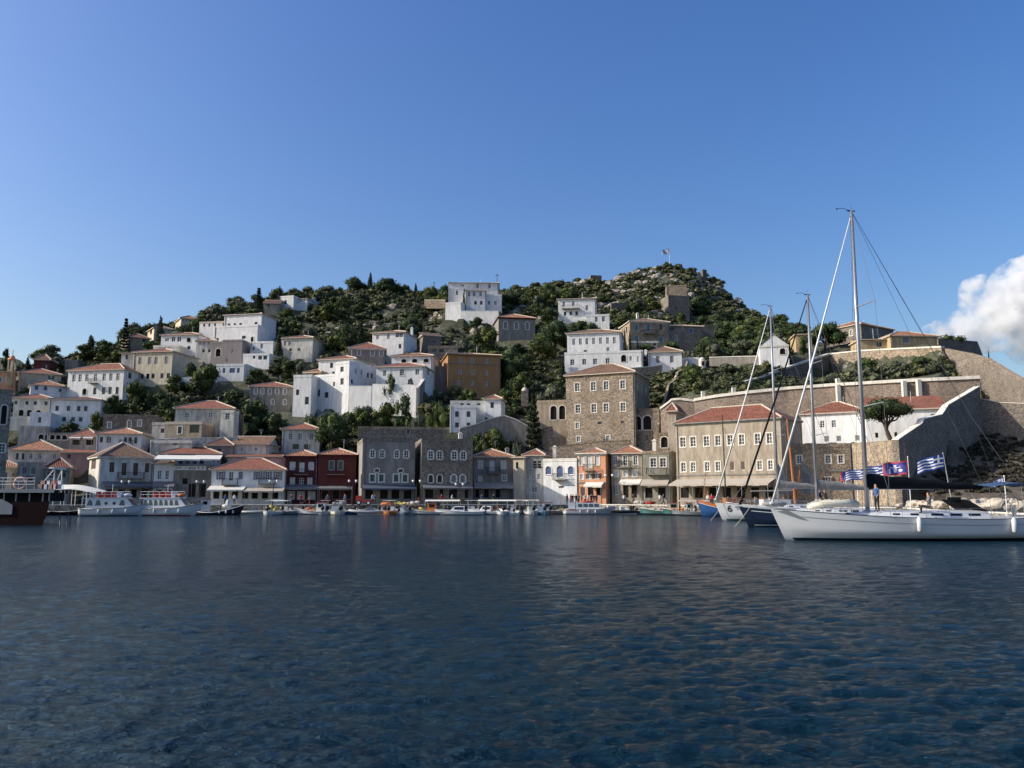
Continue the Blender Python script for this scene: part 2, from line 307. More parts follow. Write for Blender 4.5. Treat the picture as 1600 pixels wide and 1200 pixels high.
def roof_build(root, v):
    A, t, b, W_, Dp, zt = v['A'], v['t'], v['b'], v['w'], v['dep'], v['zt']; o = v['over']; kind = v['roof']
    Pt = lambda x, y, z: (A.x+t.x*x+b.x*y, A.y+t.y*x+b.y*y, z)
    if kind == 'f':
        mb = MB(); z = zt-.35
        mb.q([Pt(.2, .2, z), Pt(W_-.2, .2, z), Pt(W_-.2, Dp-.2, z), Pt(.2, Dp-.2, z)])
        r = mb.build('roof', 'concrete', root)
        p = MB(); e = .05
        for x0, x1, y0, y1 in ((-e, W_+e, -e, .25), (-e, W_+e, Dp-.25, Dp+e), (-e, .25, .25, Dp-.25), (W_-.25, W_+e, .25, Dp-.25)):
            p.hexa([Pt(x0, y0, zt-.5), Pt(x1, y0, zt-.5), Pt(x1, y1, zt-.5), Pt(x0, y1, zt-.5), Pt(x0, y0, zt+.02), Pt(x1, y0, zt+.02), Pt(x1, y1, zt+.02), Pt(x0, y1, zt+.02)])
        p.build('parapet', v['cap'] or v['wall'], root); return r
    x0, x1, y0, y1 = -o, W_+o, -o, Dp+o; ww, dd = x1-x0, y1-y0
    rh = v['rh'] or .42*min(ww, dd)/2; mb = MB(); rd = []
    def face(p):
        p = [Vector(x) for x in p]; e = (p[1]-p[0]).normalized(); n = e.cross(p[2]-p[0]).normalized(); up = n.cross(e)
        mb.q(p, [((x-p[0]).dot(e), (x-p[0]).dot(up)) for x in p])
    z = zt+.1
    c = [Pt(x0, y0, z), Pt(x1, y0, z), Pt(x1, y1, z), Pt(x0, y1, z)]
    if kind == 'h':
        if ww >= dd: a = [Pt(x0+dd/2, (y0+y1)/2, z+rh), Pt(x1-dd/2, (y0+y1)/2, z+rh)]; fs = [(c[0], c[1], a[1], a[0]), (c[1], c[2], a[1]), (c[2], c[3], a[0], a[1]), (c[3], c[0], a[0])]; rd = [(c[0], a[0]), (c[3], a[0]), (c[1], a[1]), (c[2], a[1]), (a[0], a[1])]
        else: a = [Pt((x0+x1)/2, y0+ww/2, z+rh), Pt((x0+x1)/2, y1-ww/2, z+rh)]; fs = [(c[0], c[1], a[0]), (c[1], c[2], a[1], a[0]), (c[2], c[3], a[1]), (c[3], c[0], a[0], a[1])]; rd = [(c[0], a[0]), (c[1], a[0]), (c[2], a[1]), (c[3], a[1]), (a[0], a[1])]
    elif kind == 'g': a = [Pt(x0, (y0+y1)/2, z+rh), Pt(x1, (y0+y1)/2, z+rh)]; fs = [(c[0], c[1], a[1], a[0]), (c[2], c[3], a[0], a[1])]; rd = [(a[0], a[1])]
    elif kind == 'G': a = [Pt((x0+x1)/2, y0, z+rh), Pt((x0+x1)/2, y1, z+rh)]; fs = [(c[1], c[2], a[1], a[0]), (c[3], c[0], a[0], a[1])]; rd = [(a[0], a[1])]
    else:  # shed rising to the back
        a = [Pt(x0, y1, z+rh), Pt(x1, y1, z+rh)]; fs = [(c[0], c[1], a[1], a[0])]; rd = []
    for f_ in fs: face(f_)
    r = mb.build('roof', v['rm'], root)
    e = MB(); ft = v['trim'] or 'ridge'
    for (q0, q1) in ((c[0], c[1]), (c[1], c[2]), (c[2], c[3]), (c[3], c[0])):
        q0, q1 = Vector(q0), Vector(q1)
        e.q([q0-Vector((0, 0, .18)), q1-Vector((0, 0, .18)), q1, q0])
    e.q([Vector(x)-Vector((0, 0, .18)) for x in c[::-1]]); e.build('eaves', ft, r)
    if kind in 'gGs':
        G_ = []
        if kind == 'g': G_ = [[[Pt(0, 0, zt), Pt(0, Dp, zt), Pt(0, Dp/2, z+rh-.1)][::-1]], [[Pt(W_, 0, zt), Pt(W_, Dp, zt), Pt(W_, Dp/2, z+rh-.1)]]]
        if kind == 'G': G_ = [[[Pt(0, 0, zt), Pt(W_, 0, zt), Pt(W_/2, 0, z+rh-.1)]], [[Pt(0, Dp, zt), Pt(W_, Dp, zt), Pt(W_/2, Dp, z+rh-.1)][::-1]]]
        if kind == 's':
            k = rh*Dp/(Dp+2*o); g = []; g.append([Pt(0, 0, zt), Pt(0, Dp, zt), Pt(0, Dp, zt+k)][::-1]); g.append([Pt(W_, 0, zt), Pt(W_, Dp, zt), Pt(W_, Dp, zt+k)]); g.append([Pt(0, Dp, zt), Pt(W_, Dp, zt), Pt(W_, Dp, zt+k), Pt(0, Dp, zt+k)][::-1]); G_ = [g]
        for gs in G_:
            g = MB()
            for f_ in gs: g.q(f_)
            g.build('gable', v['wall'], root)
    if rd:
        m2 = MB()
        for p_, q_ in rd: m2.tube([Vector(p_)+Vector((0, 0, .03)), Vector(q_)+Vector((0, 0, .03))], .13, 5)
        m2.build('ridge_cap', 'ridge', r)
    return r
def build_house(hd):
    v0 = hd['vols'][0]; ctr = (v0['A']+v0['C'])/2
    root = empty(hd['name'], (ctr.x, ctr.y, v0['zb']), R(v0['yaw']), hd['label'], hd['cat'], hd['group'])
    for v in hd['vols']:
        mb = MB(); z0 = 1.0 if v['quay'] else v['zb']-5
        for k, rows in (('f', v['win']), ('r', v['rw']), ('l', v['lw']), ('b', ())):
            P, t, n, L, fr = side(v, k); holes = []
            for row in rows:
                y, hp, wp, xs, stl = row
                zr = hit(v, k, xs[0], y)[1]; zh = abs(hit(v, k, xs[0], y-hp/2)[1]-hit(v, k, xs[0], y+hp/2)[1])
                for x in xs:
                    s0 = hit(v, k, x-wp/2, y)[0]; s1 = hit(v, k, x+wp/2, y)[0]
                    s0, s1 = max(.12, min(s0, s1)), min(L-.12, max(s0, s1))
                    if s1-s0 < .15: continue
                    hh = (s0, s1, max(zr-zh/2, z0+.35 if not v['quay'] else 1.35), min(zr+zh/2, v['zt']-.1), 'A' in stl)
                    if hh[3]-hh[2] < .2 or any(hh[0] < q[1]+.05 and hh[1] > q[0]-.05 and hh[2] < q[3]+.05 and hh[3] > q[2]-.05 for q, _ in holes): continue
                    holes.append((hh, stl))
            wall_side(mb, fr, L, z0, v['zt'], [h for h, _ in holes])
            for h_, st in holes: window(root, fr, h_, st)
            if k in 'fr' and v['trim'] and k == 'f':
                tm = MB(); tm.slab(fr, -.06, L+.06, v['zt']-.3, v['zt']-.02, .005, .12); tm.build('cornice', v['trim'], root)
        wl = mb.build('wall', v['wall'], root)
        rf = roof_build(root, v)
        P, t, n, L, fr = side(v, 'f')
        if v['w'] > 4 and int(v['px0']*7+v['pt']) % 3 != 0:
            tm = MB(); e_ = .25 if int(v['px0']) % 2 else L-.35; tm.slab(fr, e_, e_+.1, z0, v['zt']-.12, .01, .11); tm.build('downpipe', 'frameG' if v['wall'] != 'white' else 'sh_g', root)
        if v['base']:
            zz = hit(v, 'f', v['px0']+3, v['base'])[1]; tm = MB(); tm.slab(fr, -.03, L+.03, zz-.1, zz+.1, .005, .10); tm.build('string_course', 'concrete', root)
        for x0, x1, y in v['bal']:
            s0, z = hit(v, 'f', x0, y); s1 = hit(v, 'f', x1, y)[0]; m = MB(); m.slab(fr, s0, s1, z-.12, z, .01, .95)
            bo = m.build('balcony', 'concrete', root); m = MB()
            m.slab(fr, s0, s1, z+.92, z+.98, .88, .93); m.slab(fr, s0, s0+.05, z+.92, z+.98, .01, .88); m.slab(fr, s1-.05, s1, z+.92, z+.98, .01, .88)
            k = int((s1-s0)/.22)
            for i in range(k+1): x = s0+.02+(s1-s0-.06)*i/max(k, 1); m.slab(fr, x, x+.025, z, z+.92, .89, .915)
            for j in range(4): m.slab(fr, s0+.01, s0+.035, z, z+.92, .1+.2*j, .125+.2*j); m.slab(fr, s1-.035, s1-.01, z, z+.92, .1+.2*j, .125+.2*j)
            m.build('railing', 'iron', bo)
        for x0, x1, yt, yb, pr, mt in v['awn']:
            s0, z1 = hit(v, 'f', x0, yt); s1 = hit(v, 'f', x1, yt)[0]; z2 = hit(v, 'f', x0, yb, pr)[1]; z2 = min(z2, z1-.15); m = MB()
            nseg = max(2, int((s1-s0)/1.1)); 
            for i in range(nseg):
                a_, b_ = s0+(s1-s0)*i/nseg, s0+(s1-s0)*(i+1)/nseg; sag = .05
                za, zb_ = z1, z2
                m.hexa([fr(a_, za-.05, .01), fr(b_, za-.05, .01), fr(b_, zb_-.05, pr), fr(a_, zb_-.05, pr), fr(a_, za, .01), fr(b_, za, .01), fr(b_, zb_, pr), fr(a_, zb_, pr)])
                dd = .22+.06*(i % 2); m.slab(fr, a_+.01, b_-.01, zb_-dd, zb_-.055, pr-.03, pr)
            ao = m.build('awning', mt, root); m = MB()
            k = max(1, int((s1-s0)/3.5))
            for i in range(k+1): m = MB(); x = s0+.1+(s1-s0-.25)*i/k; m.slab(fr, x, x+.06, 1.3 if v['quay'] else v['zb'], z2-.06, pr-.1, pr-.04); m.build('post', 'frameG', ao)
        for x, yt, cm in v['chim']:
            s_, _ = hit(v, 'f', x, v['pt']); y_ = v['dep']*.4; p = v['A']+v['t']*s_+v['b']*y_; ztop = zat(yt, p.y); m = MB()
            f2 = lambda s, z, o: (p.x+v['t'].x*s+v['b'].x*o, p.y+v['t'].y*s+v['b'].y*o, z)
            ztop = max(ztop, v['zt']+1.2)
            m.slab(f2, -.3, .3, v['zt']-.3, ztop-.25, -.3, .3); m.slab(f2, -.38, .38, ztop-.25, ztop-.12, -.38, .38); m.slab(f2, -.2, .2, ztop-.12, ztop+.1, -.2, .2)
            m.build('chimney', cm, rf)
        if v['roof'] != 'f' and int(v['px0']*3+v['pb']) % 2 == 0 and v['w'] > 5:
            q = v['A']+v['t']*v['w']*.62+v['b']*v['dep']*.5; m = MB(); z = v['zt']+.4; m.tube([(q.x, q.y, z), (q.x, q.y, z+2.6)], .03, 4)
            for k_ in range(4): m.tube([(q.x-.45+.06*k_, q.y, z+2.5-.18*k_), (q.x+.45-.06*k_, q.y, z+2.5-.18*k_)], .015, 4)
            m.build('aerial', 'steel', rf)
        for x0, x1, y0, y1, cc in v['sign']:
            s0, z1 = hit(v, 'f', x0, y0); s1, z0_ = hit(v, 'f', x1, y1); m = MB(); m.slab(fr, s0, s1, z0_, z1, .02, .09); so = m.build('sign_board', 'paintW', root)
            m = MB(); x = s0+.25; rr = random.Random(3)
            while x < s1-.3:
                l = rr.uniform(.12, .3); zc = (z0_+z1)/2; hh = (z1-z0_)*.28
                m.slab(fr, x, x+.05, zc-hh, zc+hh, .09, .1); m.slab(fr, x+.05, x+l, zc+rr.choice([-hh, 0, hh-.06]), zc+hh*rr.choice([.5, 1]), .09, .1) if l > .18 else None
                x += l+rr.choice([.1, .1, .1, .45])
            m.build('lettering', cc, so)
    return root
# ------------------------------------------------------------- the buildings (photo measurements -> facade corners at real depths)
# win rows: (y, height, width, [x...], style)  style: w mullioned, k dark open, c+colour closed shutters, o+colour open shutters, S shop, A arched, T trim, D door
# --- harbour front, left to right
house('grey stone bell tower with arched openings at the far left edge', vol(-30, 20, 606, 790, 122, 33, 6, 'ash', 'f', quay=True, trim='ash', base=672, win=[(648, 30, 9, [6, 15], 'KA'), (700, 14, 10, [3], 'wA')], ), name='bell_tower', cat='bell tower')
house('low grey house with blue door behind the dark red ship', vol(-30, 34, 730, 790, 131, 30, 7, 'grime', 'h', 'tileO', quay=True, win=[(745, 15, 8, [8], 'cbD'), (741, 3, 3, [21], 'k')]))
house('peeling white two storey house beside the dark red ship', vol(28, 71, 722, 790, 130, 28, 6, 'grime', 'f', quay=True, win=[(735, 12, 9, [38, 52], 'cg'), (748, 8, 12, [45], 'k')]))
house('white house under joined orange roofs behind the peeling house', vol(14, 96, 703, 745, 138, 22, 9, 'white2', 'h', 'tileO', rh=2.0, quay=False, win=[(713, 9, 6, [48, 62, 85], 'w'), (713, 10, 4, [27, 36], 'k')]))
house('small house with pinkish red roof and green awning on the quay', vol(71, 110, 731, 790, 130, 24, 7, 'green', 'h', 'tileR', rh=1.7, quay=True, win=[(742, 8, 10, [80, 98], 'k'), (765, 14, 14, [85, 101], 'S')], awn=[(86, 106, 731, 734, .8, 'grn')]))
house('salmon walled house with flat red roof edge behind the hipped roof house', vol(96, 150, 707, 745, 139, 20, 6, 'pink', 's', 'tileR', rh=.8, win=[(713, 7, 6, [108], 'k')]))
house('pale corner house with broad brown hipped roof and brown shutters', vol(158, 241, 714, 790, 130, 38, 9, 'white2', 'h', 'tileB', rh=2.6, quay=True, trim='white2',
  win=[(730, 17, 9, [175], 'cn'), (733, 21, 9, [194, 212], 'cn'), (731, 16, 8, [230], 'cn'), (771, 14, 12, [172, 190, 208, 226], 'S')], lw=[(730, 14, 7, [116, 146], 'cn'), (732, 19, 8, [131], 'w'), (770, 14, 11, [120, 138], 'S')], bal=[(183, 224, 747)], awn=[(159, 240, 752, 759, 2.5, 'awnG')]))
house('small white annex house with two tall mullioned windows and brown roof', vol(241, 272, 724, 790, 133, 18, 6, 'white', 'h', 'tileB', rh=1.4, quay=True, win=[(742, 14, 6, [249, 261], 'w'), (771, 12, 8, [249, 263], 'S')], awn=[(241, 274, 752, 760, 2.2, 'awnG')]))
house('grey blue taverna with roof terrace under white awnings and lettered banner', vol(272, 334, 727, 790, 134, 12, 8, 'concrete', 'f', quay=True, win=[(752, 10, 9, [289], 'S'), (766, 22, 12, [281, 300, 316], 'S')], awn=[(247, 318, 711, 717, 3.0, 'awnW'), (305, 348, 711, 717, 2.6, 'awnW')], sign=[(272, 322, 728, 735, 'bluep')]),
  vol(250, 345, 709, 727, 139, 12, 7, 'greyp', 'h', 'tileR', rh=1.4, win=[(721, 8, 8, [282, 293, 304, 315], 'k'), (719, 9, 6, [334, 341], 'cb')]))
house('white terrace of houses under one long red hipped roof on quay', vol(331, 445, 734, 790, 131, 7, 9, 'white', 'h', 'tileR', rh=2.0, quay=True,
  win=[(743, 13, 7, [345, 403, 418, 434], 'oT'), (744, 14, 7, [361], 'w'), (743, 13, 8, [376], 'cg'), (773, 13, 10, [338, 352, 367, 383, 398, 414, 430], 'S')] , bal=[(348, 372, 757), (405, 431, 756)], awn=[(329, 385, 759, 765, 2.4, 'awnW'), (386, 446, 761, 767, 2.6, 'awnB')]))
house('maroon house with white shutters beside the red house', vol(446, 498, 713, 790, 134, 9, 9, 'maroon', 'h', 'tileO', rh=1.1, quay=True, trim='maroon',
  win=[(728, 13, 9, [457, 486], 'cw'), (730, 15, 8, [471.5], 'cw'), (752, 12, 8, [457, 484], 'cw'), (753, 12, 7, [471], 'w'), (774, 13, 12, [455, 470, 487], 'cw')], bal=[(460, 482, 741)], awn=[(446, 499, 757, 763, 1.8, 'awnG')]))
house('plain dark red house with two greenish balcony windows', vol(498, 557, 711, 790, 134, 9, 9, 'red', 'h', 'tileO', rh=1.2, quay=True, trim='red',
  win=[(727, 15, 9, [518, 532], 'ce'), (773, 15, 12, [508, 525, 543], 'S')], bal=[(511, 539, 741)], awn=[(499, 552, 759, 763, 1.6, 'awnG')]))
house('tall grey stone mansion with four white arched windows', vol(567, 649, 685, 790, 128, 15, 12, 'grey', 'f', quay=True, cap='rubble2', lw=[(752, 22, 3, [565], 'k')],
  win=[(709, 12, 7, [582, 597, 620, 635], 'wA'), (735, 5, 7, [589, 626], 'kA'), (747, 12, 8, [582, 596, 619, 633], 'ceT'), (772, 16, 13, [577, 600, 618, 637], 'S')], awn=[(566, 648, 757, 763, 1.8, 'awnS')], base=681))
house('rough stone mansion with arched shuttered windows beside the grey house', vol(659, 739, 685, 790, 129, 12, 12, 'rubble2', 'f', quay=True,
  win=[(711, 13, 8, [673, 687, 710, 724], 'wA'), (748, 12, 7, [673, 687], 'kA'), (748, 12, 8, [709, 723], 'cgA'), (771, 16, 14, [671, 708], 'S'), (771, 16, 7, [690, 729], 'S')], lw=[(712, 9, 3, [655], 'k')], awn=[(660, 738, 757, 762, 1.0, 'awnG')], chim=[(726, 676, 'cap')]))
house('long flat roofed stone building rising behind the two stone mansions', vol(560, 718, 666, 720, 147, 9, 8, 'rubble2', 'f', cap='rubble', win=[(674, 10, 6, [638], 'cn')]), name='stone_building', cat='building')
house('grey house with white shutters and orange hipped roof', vol(740, 802, 714, 790, 137, 9, 8, 'grey', 'h', 'tileO', rh=1.5, quay=True,
  win=[(726, 14, 9, [751, 787], 'cw'), (728, 16, 8, [769], 'owD'), (748, 9, 7, [751], 'cw'), (747, 8, 6, [788], 'wT'), (771, 14, 8, [745, 760, 778], 'S')], bal=[(760, 780, 739)], awn=[(740, 801, 754, 761, 1.6, 'awnB')], chim=[(797, 700, 'grime')]),
  vol(802, 819, 715, 790, 136.8, -26, 5, 'cream', 's', 'tileO', rh=.5, quay=True, win=[(727, 10, 4, [808], 'k')]))
house('pale house with glazed bay and small red roof beside the white house', vol(819, 850, 712, 790, 136.6, -14, 7, 'grime', 'h', 'tileR', rh=1.1, quay=True, win=[(726, 13, 15, [839], 'w'), (745, 8, 5, [824.5, 833, 842], 'w'), (765, 9, 9, [835], 'wD')], chim=[(862, 697, 'white2')]))
house('bright white house with arched blue shutters on the quay', vol(849, 901, 717, 790, 135.2, -27, 7, 'white', 'f', quay=True, cap='cap', win=[(735, 13, 9, [857], 'cbA'), (737, 18, 10, [875], 'cbA'), (735, 13, 9, [892], 'cbA'), (761, 3, 8, [877], 'k')], bal=[(866, 886, 749)]))
house('narrow orange house with cream shutters', vol(902, 946, 709, 790, 132.6, -24, 8, 'orange', 'h', 'tileO', rh=.9, quay=True, trim='cap', base=754,
  win=[(720, 14, 7, [909, 933], 'cwT'), (722, 18, 8, [920.5], 'cwT'), (745, 8, 5, [909], 'cwT'), (744, 8, 6, [921, 933], 'onT'), (768, 15, 8, [911], 'cnD'), (767, 15, 9, [923, 936], 'S')], bal=[(913, 929, 735)], awn=[(916, 944, 753, 759, 1.5, 'awnW')]))
house('grey stone house with white windows between orange house and balcony house', vol(955, 1003, 709, 790, 131.4, -21, 8, 'tan', 'h', 'tileO', rh=1.3, quay=True,
  win=[(720, 13, 6, [962, 993], 'wT'), (720, 15, 6, [977], 'wT'), (740, 9, 6, [963, 977, 992], 'cwT'), (765, 17, 7, [962], 'wD'), (768, 20, 9, [978, 991], 'S')], bal=[(966, 986, 730)], awn=[(970, 1003, 749, 755, 1.8, 'awnW')]), 
  vol(946, 955.5, 709, 790, 134.5, -19, 7, 'rubble2', 's', 'tileO', rh=.7, quay=True, win=[(728, 9, 3.5, [950.5], 'k')]))
house('flat roofed grey stone house with long iron balcony', vol(1004, 1048, 705, 790, 128.6, -21, 8, 'green', 'f', quay=True, cap='rubble', win=[(723, 14, 9, [1021, 1036], 'wT'), (770, 17, 12, [1014, 1034], 'S')], bal=[(1011, 1043, 741)], awn=[(1004, 1046, 749, 757, 2.0, 'awnB')], chim=[(1017, 687, 'cap')]))
house('long tan harbour mansion with red hipped roof and paired white windows', vol(1055, 1219, 663, 790, 124, -38, 8.5, 'tan', 'h', 'tileR', rh=2.5, quay=True, trim='concrete',
  win=[(691, 15, 8, [1067, 1083, 1104, 1122, 1141, 1159, 1184, 1202.5], 'wT'), (730, 14, 7, [1068, 1083, 1105, 1122], 'wT'), (728, 14, 7, [1144, 1161], 'cn'), (727, 14, 7, [1187, 1204], 'wT'), (770, 17, 13, [1070, 1092, 1114, 1136, 1158, 1180, 1202], 'S')], awn=[(1058, 1212, 749, 757, 3.0, 'awnB')], base=743),
  vol(1043, 1056, 643, 700, 131, -22, 8, 'tan', 'h', 'tileR', rh=1.4, quay=True), name='mansion')
house('low rubble stone quay building with grey cornice behind the mast', vol(1222, 1331, 694, 790, 116, -12, 9, 'rubble', 'f', quay=True, base=736, win=[(718, 12, 8, [1249, 1294, 1314], 'wT'), (752, 12, 9, [1266, 1294], 'onT'), (752, 12, 7, [1318], 'w')]), name='stone_building', cat='building')
house('long white terraced house with red roof behind the round pine', vol(1252, 1352, 648, 692, 126, -30, 8, 'white', 'h', 'tileR', rh=2.0, win=[(663, 11, 7, [1285, 1303], 'w'), (686, 9, 8, [1292, 1311, 1340], 'cg')]),
  vol(1352, 1478, 642, 690, 116, -20, 7, 'white', 's', 'tileR', rh=2.6, win=[(651, 9, 7, [1458], 'cb'), (680, 8, 5, [1370, 1400], 'k')]))
# --- lower town, left
house('low pale arcaded house under the flat roofed white house', vol(30, 76, 665, 700, 152, 20, 6, 'grime', 'f', win=[(683, 9, 8, [64, 74], 'KA')]), vol(76, 108, 676, 700, 152.5, 12, 4, 'grey', 'f', win=[(683, 8, 8, [82, 91, 101], 'KA')]))
house('white cube house with one dark window below the arches', vol(47, 80, 644, 672, 158, 14, 6, 'white', 'f', win=[(656, 9, 5, [62], 'k')]), vol(17, 47, 651, 672, 158, 10, 5, 'white2', 'f'))
house('long cream house with row of arches under its windows', vol(22, 82, 622, 655, 166, 14, 7, 'white2', 'h', 'tileR', rh=1.2, win=[(629, 6, 5, [25, 42, 55, 72], 'k'), (645, 10, 8, [33, 46, 60], 'KA')]))
house('wide white house with dark flat red roof edge and four square windows', vol(77, 158, 624, 668, 163, 6, 8, 'white', 'h', 'tileD', rh=.9, win=[(638, 8, 5.5, [89, 107, 123, 134], 'k'), (655, 7, 6, [100, 114, 126], 'k')]))
house('white house with bright blue shutters below the red domed church', vol(48, 99, 601, 628, 177, 32, 7, 'white', 'h', 'tileO', rh=1.5, win=[(605, 9, 6, [57, 71], 'cb'), (610, 6, 5, [94], 'cb')], lw=[(605, 9, 3.5, [36, 43], 'k')]), vol(99, 112, 606, 628, 181, 10, 5, 'white', 's', 'tileR', rh=.6, win=[(610, 5, 4, [105], 'cb')]))
house('long white house with seven tall windows and small balcony', vol(107, 194, 580, 628, 181, -10, 9, 'white', 'h', 'tileR', rh=2.1, win=[(591, 11, 5, [115.5, 125, 135.5, 149, 162.5, 173, 184], 'w'), (611, 11, 5, [148, 162, 172, 183], 'k'), (612, 10, 6, [132], 'KA')], rw=[(587, 9, 5, [203], 'k')], bal=[(141, 154, 599)]))
house('cream two storey house with weathered front beside the long white house', vol(209, 270, 551, 602, 184, -9, 11, 'cream', 'h', 'tileR', rh=1.6, win=[(564, 12, 5.5, [219, 234, 244, 260], 'cg'), (588, 8, 5, [222, 231, 239, 253, 263], 'k')]), vol(190, 209, 552, 602, 184.5, 2, 7, 'white2', 's', 'tileR', rh=1.0, win=[(558, 7, 3.5, [198], 'k')]))
house('cream church house with lit gable side behind the conifer', vol(201, 234, 526, 550, 215, 40, 7.5, 'sand', 'h', 'tileR', rh=1.6, win=[(529, 7, 4, [206, 225], 'k')], lw=[(531, 7, 3, [170, 178, 190], 'cg')]))
house('cream house with sloping roof half hidden by the tall cypress', vol(241, 268, 512, 540, 222, 38, 8, 'cream', 'h', 'tileB', rh=1.2, lw=[(519, 6, 3, [236], 'k')], win=[(520, 6, 4, [256], 'k')]))
house('square cream villa with paired grey windows on the left skyline', vol(283, 315, 497, 520, 228, 34, 7.5, 'cream', 'h', 'tileO', rh=1.5, win=[(499, 6, 3.2, [286, 292, 303, 309], 'cg')], lw=[(500, 6, 2.5, [272, 278], 'cg')]))
house('white villa with bay window and arched window under red roof', vol(252, 311, 524, 556, 207, -6, 8, 'white', 'h', 'tileR', rh=1.3, win=[(531, 5, 6, [261], 'w'), (530, 8, 6, [271, 280], 'w'), (531, 7, 6, [295], 'KA'), (544, 5, 5, [256, 270, 285, 295], 'k')]), vol(240, 281, 540, 558, 204, -6, 4, 'white2', 'f', cap='cap'))
house('small cube house with three tiny windows above the villas', vol(312, 352, 503, 530, 217, -8, 7, 'white', 'f', cap='ridge', win=[(508, 5, 3, [319, 327, 336, 349], 'k')]))
house('white cottage with red roof and three narrow windows', vol(307, 338, 533, 562, 201, 0, 6, 'white2', 'h', 'tileR', rh=.9, win=[(536, 6, 4, [313, 319, 326], 'w'), (548, 5, 4, [318, 327], 'k')]))
house('large white blocks of a hillside mansion with dark side wall', vol(351, 409, 493, 540, 214, -12, 8, 'white', 'h', 'tileR', rh=.9, win=[(507, 3, 4, [358, 367, 376], 'k'), (506, 6, 4.5, [400], 'k')]), vol(335, 403, 510, 556, 206, -12, 7, 'white', 'f', win=[(530, 4, 4, [340], 'k'), (527, 5, 6, [381], 'k'), (530, 8, 4, [394], 'KA')]), name='mansion')
house('taupe coloured house with arched loggia', vol(348, 379, 531, 575, 199, -6, 9, 'taupe', 'f', win=[(549, 6, 4, [363], 'cg'), (563, 6, 4, [355], 'cg')]), vol(331, 348, 534, 575, 200, -6, 5, 'taupe', 'f', win=[(551, 13, 8, [341], 'KA')]))
house('white house with narrow windows squeezed against the taupe house', vol(391, 427, 534, 560, 201, -8, 6, 'white', 'f', win=[(541, 8, 4, [409], 'cg'), (545, 5, 3, [396], 'k')]), vol(380, 421, 553, 578, 194, -8, 5, 'white', 'f', win=[(558, 5, 4, [397], 'k'), (559, 6, 6, [406.5, 414.5], 'k')]))
house('low white house with three blue windows in the trees', vol(338, 384, 569, 596, 189, -5, 6, 'white', 'f', win=[(579, 8, 4.5, [350, 372.5], 'cb'), (579, 8, 9, [363], 'cb')]))
house('pale stone house with red roof beside the dark cypress', vol(440, 489, 529, 566, 201, -8, 9, 'white2', 'h', 'tileR', rh=1.4, win=[(537, 7, 4, [445.5, 452.5], 'w'), (546, 4, 4, [467, 454], 'k')]))
house('white box house on the hillside crest beside the cypresses', vol(437, 459, 463, 486, 247, -14, 6, 'white', 'f', win=[(472, 6, 4, [446], 'k')]), vol(459, 480, 468, 486, 249, -14, 5, 'white', 's', 'tileR', rh=1.2))
house('greenish stone hut between two conifers on the crest', vol(412, 437, 474, 492, 243, 4, 6, 'green', 'g', 'tileD', rh=1.6, win=[(477, 6, 2, [419], 'k')]), name='hut', cat='hut')
# --- lower town, centre
house('grey stone house with five white arched windows under red roof', vol(391, 458, 604, 645, 172, 9, 9, 'grey', 'h', 'tileR', rh=1.6, win=[(611, 9, 4.5, [399.5, 410, 421.5, 433, 445], 'wA'), (628, 8, 4.5, [426, 445], 'wA')]))
house('old brownish stone building with white framed windows above the orange roof', vol(162, 240, 647, 690, 151, 10, 8, 'rubble2', 'f', win=[(664, 8, 5, [171], 'wT'), (663, 12, 5, [202], 'wA'), (661, 9, 5, [218], 'wT')]), name='stone_building', cat='building')
house('grey house with red roof and white awnings beside the bluish house', vol(108, 153, 682, 705, 145, 8, 6, 'grime', 'h', 'tileR', rh=1.5, win=[(691, 9, 12, [119, 140], 'k')], awn=[(110, 128, 682, 684, .8, 'awnW'), (132, 147, 682, 684, .8, 'awnW')]))
house('bluish white house with arched window and iron balcony', vol(151, 221, 678, 708, 142, 8, 7, 'white', 'h', 'tileO', rh=1.2, win=[(687, 9, 5, [158.5], 'k'), (687, 10, 8, [170], 'wA'), (688, 10, 5, [196, 203, 212], 'k')], bal=[(188, 208, 696)]))
house('big tan house with red hipped roof and white corner bay', vol(274, 366, 638, 690, 151, 7, 9, 'grime', 'h', 'tileR', rh=1.9, win=[(648, 8, 7, [292, 329], 'w'), (675, 9, 8, [328, 354], 'k'), (650, 10, 7, [355.5], 'k')], rw=[(651, 8, 3, [370, 374], 'k')]),
  vol(259, 316, 659, 695, 146, -2, 5, 'sand', 'f', cap='ridge', win=[(672, 11, 6, [281], 'kT'), (670, 13, 15, [304], 'k')]), vol(238, 259, 660, 695, 147, -2, 5, 'grime', 'f', win=[(673, 7, 6, [254], 'k')]), vol(345, 366, 641, 661, 148.5, -2, 2.5, 'white2', 'f', base=None, win=[(650.5, 10, 7, [355.5], 'w')]))
house('flat roofed house with long terrace wall and brown roofs behind', vol(235, 300, 688, 712, 142, 2, 6, 'grime', 'f', cap='cap', win=[(692, 6, 9, [274], 'k')]), vol(323, 364, 696, 712, 143, 4, 6, 'grey', 'h', 'tileD', rh=1.5, win=[(703, 5, 6, [333, 343], 'k')]))
house('low white house with long brown roof below the tan house', vol(364, 420, 694, 712, 144, 2, 7, 'white2', 'g', 'tileB', rh=1.5, win=[(702, 6, 5, [378, 400], 'w')]))
house('pink rear house with dark red roof behind the white terrace', vol(356, 446, 713, 740, 141, 4, 6, 'pink', 's', 'tileR', rh=.9, win=[(719, 6, 3, [364, 368, 430, 434], 'w')]))
house('small white house with red roof in front of dark trees', vol(441, 500, 671, 715, 151, 7, 8, 'white2', 'h', 'tileR', rh=1.5, win=[(682, 10, 6, [454, 469, 487], 'w'), (698, 8, 10, [462, 480], 'k')]))
